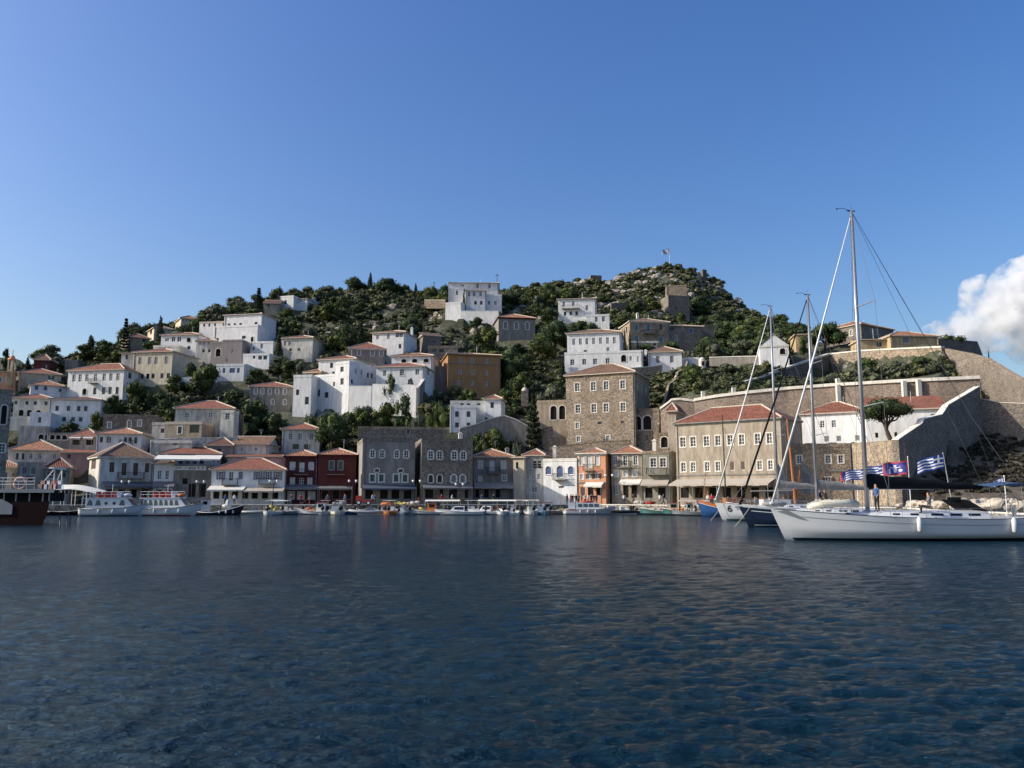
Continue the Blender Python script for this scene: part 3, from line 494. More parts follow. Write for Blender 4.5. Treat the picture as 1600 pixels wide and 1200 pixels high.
house('tall textured white house with bright narrow front and bluish side', vol(525, 546, 566, 650, 168, -28, 9.5, 'white', 'f', win=[(577, 8, 5, [534.5], 'k'), (596, 10, 5, [534.5], 'k')], rw=[(580, 9, 3, [556, 565], 'w'), (596, 7, 3, [550], 'k'), (586, 8, 3, [575, 581], 'k'), (616, 11, 3, [550], 'k')]),
  vol(498, 556, 563, 640, 176, -14, 10, 'white', 'h', 'tileR', rh=1.5, win=[(571, 8, 5, [518], 'k'), (583, 4, 4, [509, 521], 'k')], rw=[(568, 8, 3, [575, 582], 'w')]))
house('white cubic house with terrace and tiny red roofed porch', vol(459, 487, 586, 650, 167, -8, 6, 'white', 'f', win=[(613, 9, 5, [465], 'k'), (626, 12, 6, [479.5], 'k')]), vol(487, 526, 587, 640, 171, -26, 5, 'white', 'f', win=[(614, 11, 4, [498], 'k'), (600, 7, 3, [522], 'k'), (617, 9, 6, [510], 'k')]), vol(476, 502, 583, 592, 175, -20, 5, 'yellow', 'h', 'tileR', rh=1.0, win=[(586, 3, 5, [483, 492], 'k')]))
house('grey stone house with white arched windows under a red pyramid roof', vol(546, 602, 544, 585, 186, 9, 10, 'grey', 'h', 'tileR', rh=2.2, trim='cap', win=[(551, 9, 5, [561, 582, 596], 'wA')], rw=[(552, 9, 2.5, [608, 617], 'k')]))
house('white house with glazed veranda below the scrub slope', vol(582, 633, 521, 560, 196, -12, 9, 'white', 'h', 'tileR', rh=1.3, win=[(527, 7, 4, [590], 'w'), (526, 8, 4, [607], 'w'), (523, 8, 12, [624], 'w'), (541, 7, 4, [625], 'k')], chim=[(636, 512, 'white')]))
house('white house with three dark arched windows under red roof', vol(612, 676, 557, 580, 179, -6, 7, 'white', 'h', 'tileR', rh=1.1, win=[(564, 6, 8, [631, 648, 666], 'KA')]))
house('broad white house with mullioned windows above the white garden wall', vol(588, 663, 574, 612, 169, -8, 8, 'white', 'h', 'tileR', rh=1.3, win=[(583, 9, 5, [601], 'w'), (582, 10, 7, [628], 'wT'), (581, 9, 6, [652], 'w'), (598, 9, 5, [611, 640], 'k')], rw=[(582, 9, 3, [669], 'w')]))
house('windowless grey concrete block beside the ochre house', vol(676, 701, 572, 612, 181, 3, 8, 'grey', 'f'), name='building', cat='building')
house('large ochre brown house with three rows of narrow windows', vol(700, 782, 553, 622, 178, 12, 11, 'ochre', 'h', 'tileB', rh=1.2, trim='ochre', base=567, win=[(563, 8, 4, [719, 738, 760], 'cg'), (581, 8, 4.5, [719, 739, 760], 'w'), (598, 8, 4.5, [717, 738, 760], 'w')]))
house('long low ruined stone sheds above the ochre house', vol(668, 716, 540, 560, 197, 3, 7, 'rubble', 'f', win=[(548, 5, 8, [678, 690], 'k')]), vol(661, 690, 524, 552, 203, 20, 7, 'rubble2', 'g', 'tileD', rh=1.2), name='shed', cat='shed')
house('white house with flat roof terrace and dark square windows below ochre house', vol(703, 744, 633, 675, 149, 2, 6, 'white', 'f', win=[(647, 9, 6, [714, 732], 'k'), (664, 8, 6, [714, 732], 'k')], rw=[(647, 9, 3.5, [748, 754], 'k')]), vol(704, 762, 626, 675, 153, 2, 5, 'white', 'f', cap='cap', win=[(631, 4, 5, [722, 732, 748], 'k')]), vol(758, 783, 624, 650, 152, -8, 5, 'white', 'h', 'tileR', rh=.9, win=[(633, 9, 5.5, [769], 'k')]))
house('big white mansion with thin red roof and cypress on the hilltop', vol(702, 779, 442, 486, 238, 1, 11, 'white', 'h', 'tileR', rh=1.3, win=[(447, 7, 4.2, [746, 765], 'cg'), (446, 3, 5, [723], 'cg')]), vol(727, 758, 454, 486, 232, 1, 6, 'white', 'h', 'tileR', rh=.5, win=[(459.5, 7, 4.2, [733, 741, 751], 'w'), (473, 6, 4, [743, 752], 'k')]), vol(758, 784, 460, 486, 233, 1, 5, 'white', 'f', win=[(473, 6, 4, [764, 774], 'w')]),
  vol(701, 728, 449, 486, 234, 1, 8, 'white', 'f', win=[(457.5, 7, 4, [714], 'w')]), vol(696, 722, 473, 500, 229, -14, 5, 'white', 'f', cap='white'), name='mansion')
house('grey stone house with three arched windows under a low orange pyramid roof', vol(779, 836, 496, 530, 216, 9, 10, 'grey', 'h', 'tileO', rh=2.2, trim='tileR', win=[(508, 12, 6, [790, 807, 824], 'cgA')]))
house('white two storey house with brown awning below the rocky summit', vol(872, 931, 468, 510, 228, -8, 9, 'white', 'h', 'tileB', rh=.9, win=[(475, 7, 4, [881, 896], 'w'), (481, 8, 4.5, [917], 'w'), (490, 6, 4, [883, 892, 901], 'k')], bal=[(878, 906, 483)]), vol(915, 952, 492, 520, 224, -8, 7, 'white', 'f', win=[(499, 8, 5, [932, 943], 'cg')]))
house('large white house with seven tall windows above a walled terrace', vol(886, 970, 522, 560, 189, -11, 9, 'white', 'h', 'tileB', rh=1.6, win=[(534, 10, 4.5, [896.5, 907, 917, 927.5, 938.5, 949.5, 960], 'w'), (549, 4, 5, [914.5], 'k'), (546, 7, 5, [950], 'w')]), vol(882, 1004, 551, 590, 183, -11, 7, 'white', 'f', win=[(566, 9, 6.5, [894.5, 913, 930, 949.5], 'w'), (560, 11, 8, [974.5], 'KA'), (560, 7, 4, [985.5], 'w'), (561, 9, 3, [997], 'cw')]))
house('pale house with brown roof and two shuttered windows beside the small dome', vol(1013, 1065, 551, 582, 181, -9, 8, 'white', 'h', 'tileB', rh=1.9, win=[(562, 11, 6.5, [1028, 1050], 'cg')], chim=[(1009, 548, 'white')]), vol(1065, 1092, 559, 584, 181, -9, 5, 'white', 'f', win=[(573, 8, 5, [1072], 'k')]))
house('stone house with grey shutters and brown roof under the ruined tower', vol(984, 1045, 502, 552, 207, 9, 9, 'rubble', 'h', 'tileB', rh=1.8, trim='cap', win=[(512, 10, 6, [995], 'ct'), (512, 12, 6, [1013.5], 'ct'), (511, 10, 6, [1033], 'cn'), (529, 8, 6, [995, 1033], 'ct')], lw=[(515, 9, 2, [979], 'k')], bal=[(1003, 1026, 521)], chim=[(1003, 489, 'cap')]), vol(984, 1029, 533, 552, 200, 0, 3, 'sand', 'f', cap='cap', win=[(537, 5, 5, [1023], 'k')]))
house('low stone house joined to the stone house by the cypresses', vol(1045, 1098, 509, 550, 209, 9, 8, 'rubble2', 'h', 'tileO', rh=1.1, win=[(514, 5, 8, [1050], 'k'), (514, 4, 4, [1067], 'cg'), (517, 9, 6, [1080], 'cb'), (528, 9, 5, [1056], 'cg')]), vol(1098, 1116, 508, 545, 213, 4, 7, 'rubble2', 'f', cap='darkst'))
house('massive stone mansion with rows of white framed windows on the slope', vol(884, 991, 588, 710, 152, -24, 11, 'rubble', 'h', 'tileB', rh=2.6,
  win=[(605, 13, 7.5, [902, 927, 947, 973], 'wT'), (639, 13, 7.5, [903, 928, 947, 973.5], 'wT'), (665, 9, 5.5, [902], 'wT'), (661, 4, 6, [937, 973], 'k'), (686, 8, 5.5, [904, 950], 'wT')], rw=[(603, 10, 2.5, [997, 1003, 1010], 'w')]),
  vol(985, 1030, 639, 710, 148, -16, 8, 'rubble', 'f', win=[(661, 22, 13, [995.5, 1011.5], 'KA'), (684, 8, 4, [996, 1011], 'k')]), vol(838, 884, 626, 700, 157, -14, 6, 'sand', 'f', win=[(645, 22, 10, [865, 878.5], 'KA')]), name='mansion')
house('stone gateway with one arch beside the flat roofed balcony house', vol(1027, 1050, 676, 720, 136, -14, 2.5, 'rubble', 'f', win=[(691, 17, 11, [1038], 'KA')]), name='gateway', cat='gateway')
# --- right, fort side
house('small white chapel with gabled front among garden trees', vol(1187, 1232, 541, 575, 167, -14, 9, 'white', 'G', 'tileB', rh=2.4, over=.12, trim='cap', win=[(549, 10, 9, [1223], 'KA')]), name='chapel', cat='chapel')
house('stone fort house with lit side and brown roof right of the round tree', vol(1345, 1396, 506, 545, 187, 33, 9, 'rubble2', 'h', 'tileO', rh=1.9, win=[(517, 9, 6, [1362, 1370], 'cg')], lw=[(520, 9, 5, [1330], 'wA')]))
house('low yellow house with broad orange roof behind the rampart', vol(1391, 1465, 525, 560, 168, 4, 8, 'yellow', 'h', 'tileO', rh=1.7, win=[(531, 10, 12, [1416], 'cg')], lw=[(536, 8, 2, [1393], 'w')]), vol(1344, 1391, 531, 560, 170, -4, 6, 'yellow', 's', 'tileO', rh=1.2, win=[(538, 8, 8, [1374], 'k')]))
house('small yellow house mostly hidden by the round tree', vol(1243, 1268, 523, 550, 178, -8, 6, 'yellow', 's', 'tileO', rh=.8))
house('brick red domed church behind the white house with blue shutters', vol(53, 79, 562, 585, 200, 12, 5, 'maroon', 'h', 'tileD', rh=1.7, over=.25), vol(30, 96, 582, 612, 193, 30, 9, 'cream', 'h', 'tileR', rh=1.8, win=[(590, 6, 10, [80], 'k')]), name='church', cat='church')
house('orange rendered church hall at the left edge below the belfry', vol(-20, 24, 579, 615, 184, 30, 7, 'orange', 's', 'tileO', rh=.8, win=[(593, 8, 4, [1, 12], 'cgA')]), name='hall', cat='hall')
house('small grey flat building on the skyline right of the red dome', vol(102, 122, 562, 585, 206, 6, 5, 'concrete', 'f'), name='building', cat='building')
house('ruined stone tower on the rocky slope below the summit', vol(1041, 1073, 446, 480, 262, -8, 6, 'rubble', 'f'), vol(1044, 1077, 461, 510, 256, 10, 7, 'rubble2', 'f', win=[(482, 3, 3, [1056], 'k')]), name='ruined_tower', cat='tower')
house('squat square ruin on the skyline left of the summit', vol(923, 940, 430, 448, 318, 6, 5, 'rubble2', 'f'), name='ruin', cat='ruin')
house('dark stone obelisk on the skyline right of the summit', vol(1098, 1104, 421, 440, 335, 20, 1.6, 'darkst', 'f'), name='obelisk', cat='obelisk')
# ------------------------------------------------------------- terrain
TC = {
-100:[(136,789),(145,740),(155,715),(165,690),(175,665),(185,640),(195,615),(210,590),(225,585),(240,588),(260,600),(420,740)],
50:[(136,789),(142,745),(152,700),(160,668),(165,655),(176,625),(181,622),(193,610),(200,588),(215,578),(240,582),(420,740)],
155:[(136,789),(142,745),(152,700),(162,668),(170,648),(180,630),(195,612),(210,570),(222,558),(235,555),(250,560),(420,720)],
240:[(136,789),(143,740),(152,700),(162,670),(172,640),(183,604),(200,575),(212,548),(222,535),(230,522),(250,514),(420,700)],
320:[(138,789),(143,735),(152,698),(165,660),(178,630),(189,600),(199,575),(208,553),(217,530),(228,515),(260,499),(420,690)],
420:[(138,789),(145,720),(155,690),(165,655),(173,642),(185,605),(200,570),(215,540),(235,500),(246,486),(285,474),(420,650)],
480:[(138,789),(146,720),(155,700),(165,655),(172,640),(185,605),(200,568),(215,540),(235,505),(250,482),(290,460),(420,640)],
560:[(138,789),(148,720),(157,690),(165,655),(170,648),(180,610),(190,580),(205,550),(230,515),(260,480),(300,454),(420,640)],
650:[(138,789),(150,700),(158,675),(165,650),(172,612),(180,590),(196,558),(210,540),(232,510),(262,480),(300,460),(420,640)],
740:[(138,789),(148,710),(153,676),(165,645),(176,624),(190,590),(205,560),(218,530),(230,500),(245,484),(290,464),(420,640)],
850:[(139,789),(150,720),(158,690),(168,650),(180,618),(192,590),(205,560),(218,528),(230,505),(255,478),(310,449),(420,600)],
940:[(139,789),(147,715),(160,690),(170,630),(184,592),(190,565),(205,545),(222,515),(235,505),(275,475),(322,443),(420,560)],
1045:[(139,789),(143,720),(150,690),(165,610),(180,585),(190,570),(207,552),(225,530),(245,508),(270,480),(338,417),(420,500)],
1085:[(136,789),(138,720),(139.4,715),(140.6,628),(141,628),(142,625),(170,590),(207,550),(240,525),(280,480),(343,426),(420,520)],
1120:[(134,789),(136,720),(137,715),(138.2,625),(141.5,622),(142.5,614),(170,588),(200,560),(230,535),(280,490),(340,446),(420,540)],
1170:[(128,789),(130,720),(134.5,710),(135.7,619),(152,612),(153,596),(168,577),(200,552),(225,535),(270,510),(320,489),(420,560)],
1230:[(125,789),(127,715),(132.5,705),(133.7,613),(163,602),(164,576),(172,562),(190,545),(205,535),(230,525),(260,522),(420,600)],
1297:[(123,789),(125,700),(129.5,692),(130.7,607),(175,590),(176.6,555),(182,548),(190,544),(200,542),(215,545),(240,550),(420,640)],
1340:[(112.5,789),(114,704),(124,703),(128,604),(168,585),(169.5,550),(172,546),(182,543),(195,541),(208,548),(235,555),(420,650)],
1400:[(102,789),(104,695),(124,690),(125.6,601),(160,578),(162,548),(166,545),(175,543),(187,540),(200,550),(230,560),(420,660)],
1470:[(97,787),(106,740),(121,690),(122.8,598),(150,575),(153,547),(160,544),(168,542),(175,548),(190,560),(220,580),(420,700)],
1530:[(96,786),(108,730),(118,690),(121,665),(132,655),(138,650),(142,645),(148,590),(165,570),(175,580),(200,600),(420,740)],
1600:[(95,786),(105,740),(114,700),(118,690),(121,685),(123,680),(126,650),(135,625),(150,620),(170,640),(200,660),(420,760)],
1750:[(92,786),(100,750),(110,720),(115,700),(120,690),(125,670),(130,650),(140,650),(150,660),(170,680),(200,700),(420,770)]}
PX = sorted(TC); KY = np.array([[k[0] for k in TC[p]] for p in PX], float); KP = np.array([[k[1] for k in TC[p]] for p in PX], float)
def base_z(x, Y):
    z = 30.
    for _ in range(4):
        px = 800+F*x/(Y*CP+(z-H)*SP); px = min(max(px, PX[0]), PX[-1])
        i = min(max(np.searchsorted(PX, px)-1, 0), len(PX)-2); f = (px-PX[i])/(PX[i+1]-PX[i])
        ky = KY[i]*(1-f)+KY[i+1]*f; kp = KP[i]*(1-f)+KP[i+1]*f
        if Y < ky[0]: return -2.
        z = max(.9, zat(float(np.interp(Y, ky, kp)), Y))
    return z
from mathutils import noise as MN
GX0, GX1, GY0, GY1, GS = -170, 150, 92, 404, 1.5
nx, ny = int((GX1-GX0)/GS)+1, int((GY1-GY0)/GS)+1
ZZ = np.zeros((ny, nx))
for j in range(ny):
    Y = GY0+j*GS
    for i in range(nx):
        x = GX0+i*GS; z = base_z(x, Y)
        if z > 4:
            a = min(1, (z-4)/25); z += a*(1.3*MN.noise(Vector((x/9, Y/9, 0)))+.8*MN.noise(Vector((x/3.5, Y/3.5, 3)))) + (max(0, min(1, (z-55)/25)))*2.6*abs(MN.noise(Vector((x/7, Y/7, 9))))
        ZZ[j, i] = z
FP = []
for hd in HOUSES:
    for v in hd['vols']:
        FP.append(v)
        if v['quay']: continue
        A, t, b = v['A'], v['t'], v['b']; m = 1.0
        cs = [v[k] for k in 'ABCD']; xa, xb = min(c.x for c in cs)-3, max(c.x for c in cs)+3; ya, yb = min(c.y for c in cs)-3, max(c.y for c in cs)+3
        for j in range(max(0, int((ya-GY0)/GS)), min(ny, int((yb-GY0)/GS)+2)):
            for i in range(max(0, int((xa-GX0)/GS)), min(nx, int((xb-GX0)/GS)+2)):
                p = Vector((GX0+i*GS, GY0+j*GS, 0))-A; u_, w_ = p.dot(t), p.dot(b)
                if -m < u_ < v['w']+m and -m < w_ < v['dep']+m: ZZ[j, i] = min(ZZ[j, i], v['zb']-.1) if w_ > 2 else v['zb']-.1
                elif -m < u_ < v['w']+m and -5 < w_ <= -m: ZZ[j, i] = min(ZZ[j, i], v['zb']-.1)
def inside(x, y, m=1.5, front=3.):
    for v in FP:
        p = Vector((x, y, 0))-v['A']; u_, w_ = p.dot(v['t']), p.dot(v['b'])
        if -m < u_ < v['w']+m and -front < w_ < v['dep']+m: return True
    return False
def gz(x, y):
    fx, fy = (x-GX0)/GS, (y-GY0)/GS; i, j = int(min(max(fx, 0), nx-2)), int(min(max(fy, 0), ny-2)); a, b = min(max(fx-i, 0), 1), min(max(fy-j, 0), 1)
    return (ZZ[j, i]*(1-a)+ZZ[j, i+1]*a)*(1-b)+(ZZ[j+1, i]*(1-a)+ZZ[j+1, i+1]*a)*b
def ghit(px, py, Y0=118):
    Y = Y0
    while Y < 400:
        p = P3(px, py, Y)
        if gz(p.x, Y) > p.z: return p.x, Y
        Y += .5
    return None
def npmesh(name, V, Fq, mat, smooth=False, uv=None):
    me = bpy.data.meshes.new(name); n = len(V); k = Fq.shape[1]; me.vertices.add(n); me.vertices.foreach_set('co', np.asarray(V, np.float32).ravel())
    me.loops.add(Fq.size); me.loops.foreach_set('vertex_index', Fq.astype(np.int32).ravel()); me.polygons.add(len(Fq))
    me.polygons.foreach_set('loop_start', np.arange(0, Fq.size, k, dtype=np.int32))
    me.polygons.foreach_set('use_smooth', [smooth]*len(Fq)); me.update(calc_edges=True); me.validate()
    me.materials.append(C[mat] if isinstance(mat, str) else mat); return me
def grid_faces(nj, ni):
    a = np.arange(nj*ni).reshape(nj, ni); return np.stack([a[:-1, :-1], a[:-1, 1:], a[1:, 1:], a[1:, :-1]], -1).reshape(-1, 4)
def link(name, me, parent=None):
    o = bpy.data.objects.new(name, me); COL.objects.link(o)
    if parent: o.parent = parent
    return o
def hillmat():
    m, t, b = nodes('hillside_ground'); v = coords(t); g = t.nodes.new('ShaderNodeNewGeometry')
    soil = ramp(t, noise(t, v, .35, 6, .7), [(.3, (.035, .045, .022)), (.5, (.065, .070, .038)), (.7, (.12, .11, .07))])
    vo = N(t, 'ShaderNodeTexVoronoi', Scale=.45); t.links.new(v, vo.inputs['Vector']); sp = t.nodes.new('ShaderNodeSeparateColor'); t.links.new(vo.outputs['Color'], sp.inputs[0])
    rk = ramp(t, sp.outputs[1], [(0, (.17, .155, .135)), (1, (.38, .35, .30))])
    f = ramp(t, noise(t, v, .22, 8, .75), [(.56, (0, 0, 0)), (.62, (1, 1, 1))])
    se = t.nodes.new('ShaderNodeSeparateColor'); t.links.new(f, se.inputs[0])
    sx = t.nodes.new('ShaderNodeSeparateXYZ'); t.links.new(v, sx.inputs[0])    # bare brown rock of the fort headland
    m1 = N(t, 'ShaderNodeMath', operation='GREATER_THAN'); t.links.new(sx.outputs[0], m1.inputs[0]); m1.inputs[1].default_value = 44
    m2 = N(t, 'ShaderNodeMath', operation='LESS_THAN'); t.links.new(sx.outputs[1], m2.inputs[0]); m2.inputs[1].default_value = 123
    m3 = N(t, 'ShaderNodeMath', operation='MULTIPLY'); t.links.new(m1.outputs[0], m3.inputs[0]); t.links.new(m2.outputs[0], m3.inputs[1])
    head = ramp(t, noise(t, v, .5, 9, .75), [(.3, (.05, .04, .03)), (.5, (.12, .095, .07)), (.68, (.21, .175, .135))])
    t.links.new(mixc(t, m3.outputs[0], mixc(t, se.outputs[0], soil, rk), head), b.inputs['Base Color']); b.inputs['Roughness'].default_value = .95
    bump(t, b, noise(t, v, 1.3, 8, .75), .8, .6); return m
C['hill'] = hillmat()
xx, yy = np.meshgrid(GX0+np.arange(nx)*GS, GY0+np.arange(ny)*GS)
tr = link('hillside', npmesh('hillside', np.stack([xx, yy, ZZ], -1).reshape(-1, 3), grid_faces(ny, nx), 'hill', False)); tag(tr, kind='structure')
# distant mountains over the sea, behind the town on the left
mv = []; NM = 60
for i in range(NM):
    a = i/(NM-1); px = -500+a*720; X = xat(px, 2600, 0)
    top = 2600*.12*(.5+.5*math.cos((px+20)/75*1.2))*(1 if px < 60 else max(0, 1-(px-60)/80)); top = {True: top}[True]
    py = np.interp(px, [-500, -200, -60, -5, 12, 34, 60, 120, 220], [600, 575, 560, 558, 563, 574, 590, 640, 700])
    mv += [(X*1.0, 2600-200, 0), (X, 2600, zat(float(py), 2600)+12*MN.noise(Vector((px/14, 0, 0)))), (X, 3100, 0)]
mf = np.array([(3*i+k, 3*i+3+k, 3*i+4+k, 3*i+1+k) for i in range(NM-1) for k in (0, 1)])
C['bluehill'] = plain('distant_slopes', (.06, .07, .055), .95, var=.25, scale=.01)
tag(link('mountains', npmesh('mountains', np.array(mv), mf, 'bluehill', True)), kind='structure')
# quay and mole
QE = [(-190, 118), (-85, 122.5), (-53, 125), (-23.6, 125), (2, 127.5), (14, 128.5), (21, 121.5), (31, 108.5), (40, 99), (45, 94), (41, 80), (38.5, 60), (37, 40), (37, 20), (75, 20), (75, 100), (110, 112), (110, 150), (20, 150), (-190, 150)]
mb = MB(); 
bm = bmesh.new(); vs = [bm.verts.new((x, y, 1.3)) for x, y in QE]; f_ = bm.faces.new(vs); r_ = bmesh.ops.extrude_face_region(bm, geom=[f_]); 
for e in r_['geom']:
    if isinstance(e, bmesh.types.BMVert): e.co.z = -1.5
bmesh.ops.recalc_face_normals(bm, faces=bm.faces); me = bpy.data.meshes.new('quay'); bm.to_mesh(me); bm.free(); me.materials.append(C['quayst']); tag(link('quay', me), kind='structure')
mb = MB()
for i in range(13):
    (x0, y0), (x1, y1) = QE[i], QE[i+1]; d = Vector((x1-x0, y1-y0, 0)).normalized(); n = Vector((-d.y, d.x, 0))
    a, b = Vector((x0, y0, 1.3)), Vector((x1, y1, 1.3)); e = n*.45; o_ = n*-.03; mb.hexa([a+o_, b+o_, b+e, a+e, a+o_+Vector((0, 0, .12)), b+o_+Vector((0, 0, .12)), b+e+Vector((0, 0, .12)), a+e+Vector((0, 0, .12))])
tag(mb.build('quay_kerb', 'cap'), kind='structure')
# ------------------------------------------------------------- water: ripples are real relief near the camera, finer ripples are bump
def watermat():
    m, t, b = nodes('sea_water'); b.inputs['Base Color'].default_value = (.004, .016, .034, 1); b.inputs['Roughness'].default_value = .12; b.inputs['IOR'].default_value = 1.333; b.inputs['Specular IOR Level'].default_value = .40; b.inputs['Specular Tint'].default_value = (.40, .78, 1, 1)
    v1 = coords(t, (.7, 1.6, 1)); v2 = coords(t)
    n1 = noise(t, v1, 2.2, 4, .6); n2 = noise(t, v1, 7.5, 5, .7); n3 = noise(t, v2, .06, 3, .55)
    pat = ramp(t, n3, [(.35, (.45, .45, .45)), (.65, (1, 1, 1))])
    a = N(t, 'ShaderNodeMath', operation='MULTIPLY'); t.links.new(n1, a.inputs[0]); a.inputs[1].default_value = 2.4
    n0 = noise(t, coords(t, (.28, 1.0, 1)), .75, 3, .55); a0 = N(t, 'ShaderNodeMath', operation='MULTIPLY_ADD'); t.links.new(n0, a0.inputs[0]); a0.inputs[1].default_value = 4.0; t.links.new(a.outputs[0], a0.inputs[2])
    s = N(t, 'ShaderNodeMath', operation='ADD'); t.links.new(a0.outputs[0], s.inputs[0]); t.links.new(n2, s.inputs[1])
    k = N(t, 'ShaderNodeMath', operation='MULTIPLY'); t.links.new(s.outputs[0], k.inputs[0]); t.links.new(pat, k.inputs[1])
    bump(t, b, k.outputs[0], 1.0, .16)
    gr = ramp(t, n3, [(.3, (.0006, .012, .022)), (.7, (.001, .019, .031))]); t.links.new(gr, b.inputs['Base Color']); return m
C['water'] = watermat()
rows = [5.5]; 
while rows[-1] < 160: rows.append(rows[-1]*1.0055+.003)
rows = np.array(rows); NC = 640; ang = np.linspace(-.95, .95, NC); yy = np.repeat(rows[:, None], NC, 1); xx = yy*ang[None, :]
rg = np.random.default_rng(3); zz = np.zeros_like(xx)
for i in range(100):
    lam = 10**rg.uniform(-1.0, -.05); th = rg.normal(R(-82), .45); k = 2*math.pi/lam; amp = .0046*lam**.85
    ph = rg.uniform(0, 6.28); arg = k*(xx*math.cos(th)+yy*math.sin(th))+ph
    fade = np.clip((lam/(yy*.012)-.9), 0, 1)
    zz += fade*amp*(np.sin(arg)+.25*np.sin(2*arg+.5))
pat = .75+.45*np.sin(xx*.11+yy*.05+1)*np.sin(yy*.13-xx*.04)
zz = zz*pat
sea = link('sea', npmesh('sea', np.stack([xx, yy, zz], -1).reshape(-1, 3), grid_faces(len(rows), NC), 'water', True)); tag(sea, kind='structure')
mb = MB(); mb.q([(-4000, -300, -.12), (4000, -300, -.12), (4000, 6000, -.12), (-4000, 6000, -.12)]); tag(mb.build('water', 'water'), kind='structure')

# ------------------------------------------------------------- garden and rampart walls
def gwall(label, pts, th, mat, cap='cap', capw=.12, caph=.22, name='stone_wall', cat='wall', dep=None):
    P = []
    for q in pts: a = P3(q[0], q[1], q[3]); b = zat(q[2], q[3]); P.append((a, b))
    mid = P[len(P)//2][0]; root = empty(name, (mid.x, mid.y, P[len(P)//2][1]), 0, label, cat)
    mb = MB(); cb = MB()
    for (a, za), (b, zb) in zip(P, P[1:]):
        d = (b-a); d.z = 0; d.normalize(); n = Vector((-d.y, d.x, 0))*th; z = lambda p, q: Vector((p.x, p.y, q))
        mb.hexa([z(a, za), z(b, zb), z(b+n, zb), z(a+n, za), a, b, b+n, a+n])
        if cap:
            o = -n.normalized()*capw; u = Vector((0, 0, caph)); e = Vector((0, 0, .004)); cb.hexa([a+o+e, b+o+e, b+n-o+e, a+n-o+e, a+o+u, b+o+u, b+n-o+u, a+n-o+u])
    mb.build('wall_body', mat, root)
    if cap: cb.build('coping', cap, root)
    return root
rw = gwall('long reddish retaining wall with thick white coping above the harbour mansion', [(1085, 627, 730, 140), (1120, 621, 730, 137.6), (1170, 615, 730, 135), (1230, 609, 725, 133.2), (1297, 604, 720, 130.2), (1400, 598, 710, 124.8), (1465, 595, 705, 122.2), (1531, 592, 700, 120.4)], 1.0, 'pinkst', capw=.25, caph=.5)
mb = MB()
for px, pt, pb, Y in ((1310, 602, 632, 129), (1413, 596, 622, 123.6), (1436, 594, 622, 122.7)):
    a = P3(px, pt, Y); mb.box(a.x-.3, a.x+.3, a.y-.1, a.y+.5, zat(pb, Y), a.z+.1)
mb.build('pilaster', 'cap', rw)
mb = MB()
for px, pt, Y in ((1099, 612, 139.4), (1147, 606, 136), (1310, 592, 130), ): a = P3(px, pt, Y); mb.box(a.x-.3, a.x+.3, a.y, a.y+.6, a.z-1, a.z+.1)
mb.build('finial', 'cap', rw)
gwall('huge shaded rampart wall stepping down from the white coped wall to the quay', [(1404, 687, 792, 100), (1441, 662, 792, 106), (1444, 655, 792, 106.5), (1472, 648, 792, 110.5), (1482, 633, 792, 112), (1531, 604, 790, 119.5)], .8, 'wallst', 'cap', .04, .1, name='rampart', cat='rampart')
gwall('lit stone terrace wall with creeper between the quay building and the rampart', [(1331, 694, 792, 113), (1404, 688, 792, 101)], .8, 'rubble', 'rubble', .03, .1)
gwall('dark recessed rampart wall right of the huge stepping rampart', [(1531, 623, 760, 120), (1560, 629, 760, 119), (1640, 633, 760, 115)], 1.5, 'wallst', 'cap', .05, .1, name='rampart', cat='rampart')
gwall('sunlit sloping rampart descending to the right edge below the dark bastion', [(1474, 545, 640, 153), (1510, 552, 650, 147), (1538, 560, 670, 141), (1572, 581, 690, 131.5), (1604, 599, 700, 124), (1680, 640, 720, 116)], .9, 'wallst', 'rubble', .03, .1, name='rampart', cat='rampart')
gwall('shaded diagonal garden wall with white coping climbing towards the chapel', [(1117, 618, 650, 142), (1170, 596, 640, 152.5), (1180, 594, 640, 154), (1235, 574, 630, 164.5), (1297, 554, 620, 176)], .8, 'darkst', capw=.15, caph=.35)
gwall('upper sunlit terrace wall with white coping below the yellow house', [(1297, 554, 615, 175.8), (1345, 549, 615, 169), (1400, 546, 610, 161.5), (1471, 543, 605, 152.5)], .8, 'rubble', capw=.12, caph=.3)
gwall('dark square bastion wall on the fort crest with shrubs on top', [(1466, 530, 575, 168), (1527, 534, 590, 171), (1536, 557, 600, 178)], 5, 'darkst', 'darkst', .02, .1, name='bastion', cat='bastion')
gwall('stepped garden wall falling beside the massive stone mansion', [(1030, 664, 720, 146), (1036, 640, 700, 151), (1042, 618, 690, 156), (1046, 601, 690, 160), (1056, 594, 680, 165), (1060, 582, 680, 170), (1072, 574, 660, 176), (1076, 562, 650, 181)], .35, 'wallst', 'rubble', capw=.03, caph=.15)
gwall('brown garden wall with pillar behind the massive stone mansion', [(978, 577, 640, 178), (1020, 573, 640, 180), (1074, 566, 640, 182)], .7, 'rubble', capw=.1)
gwall('curving white capped garden wall below the white cube house', [(718, 670, 705, 146), (742, 664, 705, 146.5), (765, 655, 705, 147), (788, 650, 705, 147.5), (806, 656, 705, 147.5), (826, 667, 705, 147.5)], .5, 'grey', capw=.1, caph=.18)
gwall('rough sunlit garden wall beside the dark conifer', [(826, 692, 715, 149), (838, 676, 715, 148), (857, 668, 715, 147), (860, 690, 715, 146.5)], .8, 'rubble', 'rubble')
gwall('low stone wall running under the massive stone mansion', [(858, 699, 725, 146), (905, 694, 725, 145), (940, 690, 725, 144), (985, 688, 722, 143)], .8, 'rubble', 'rubble', .05, .1)
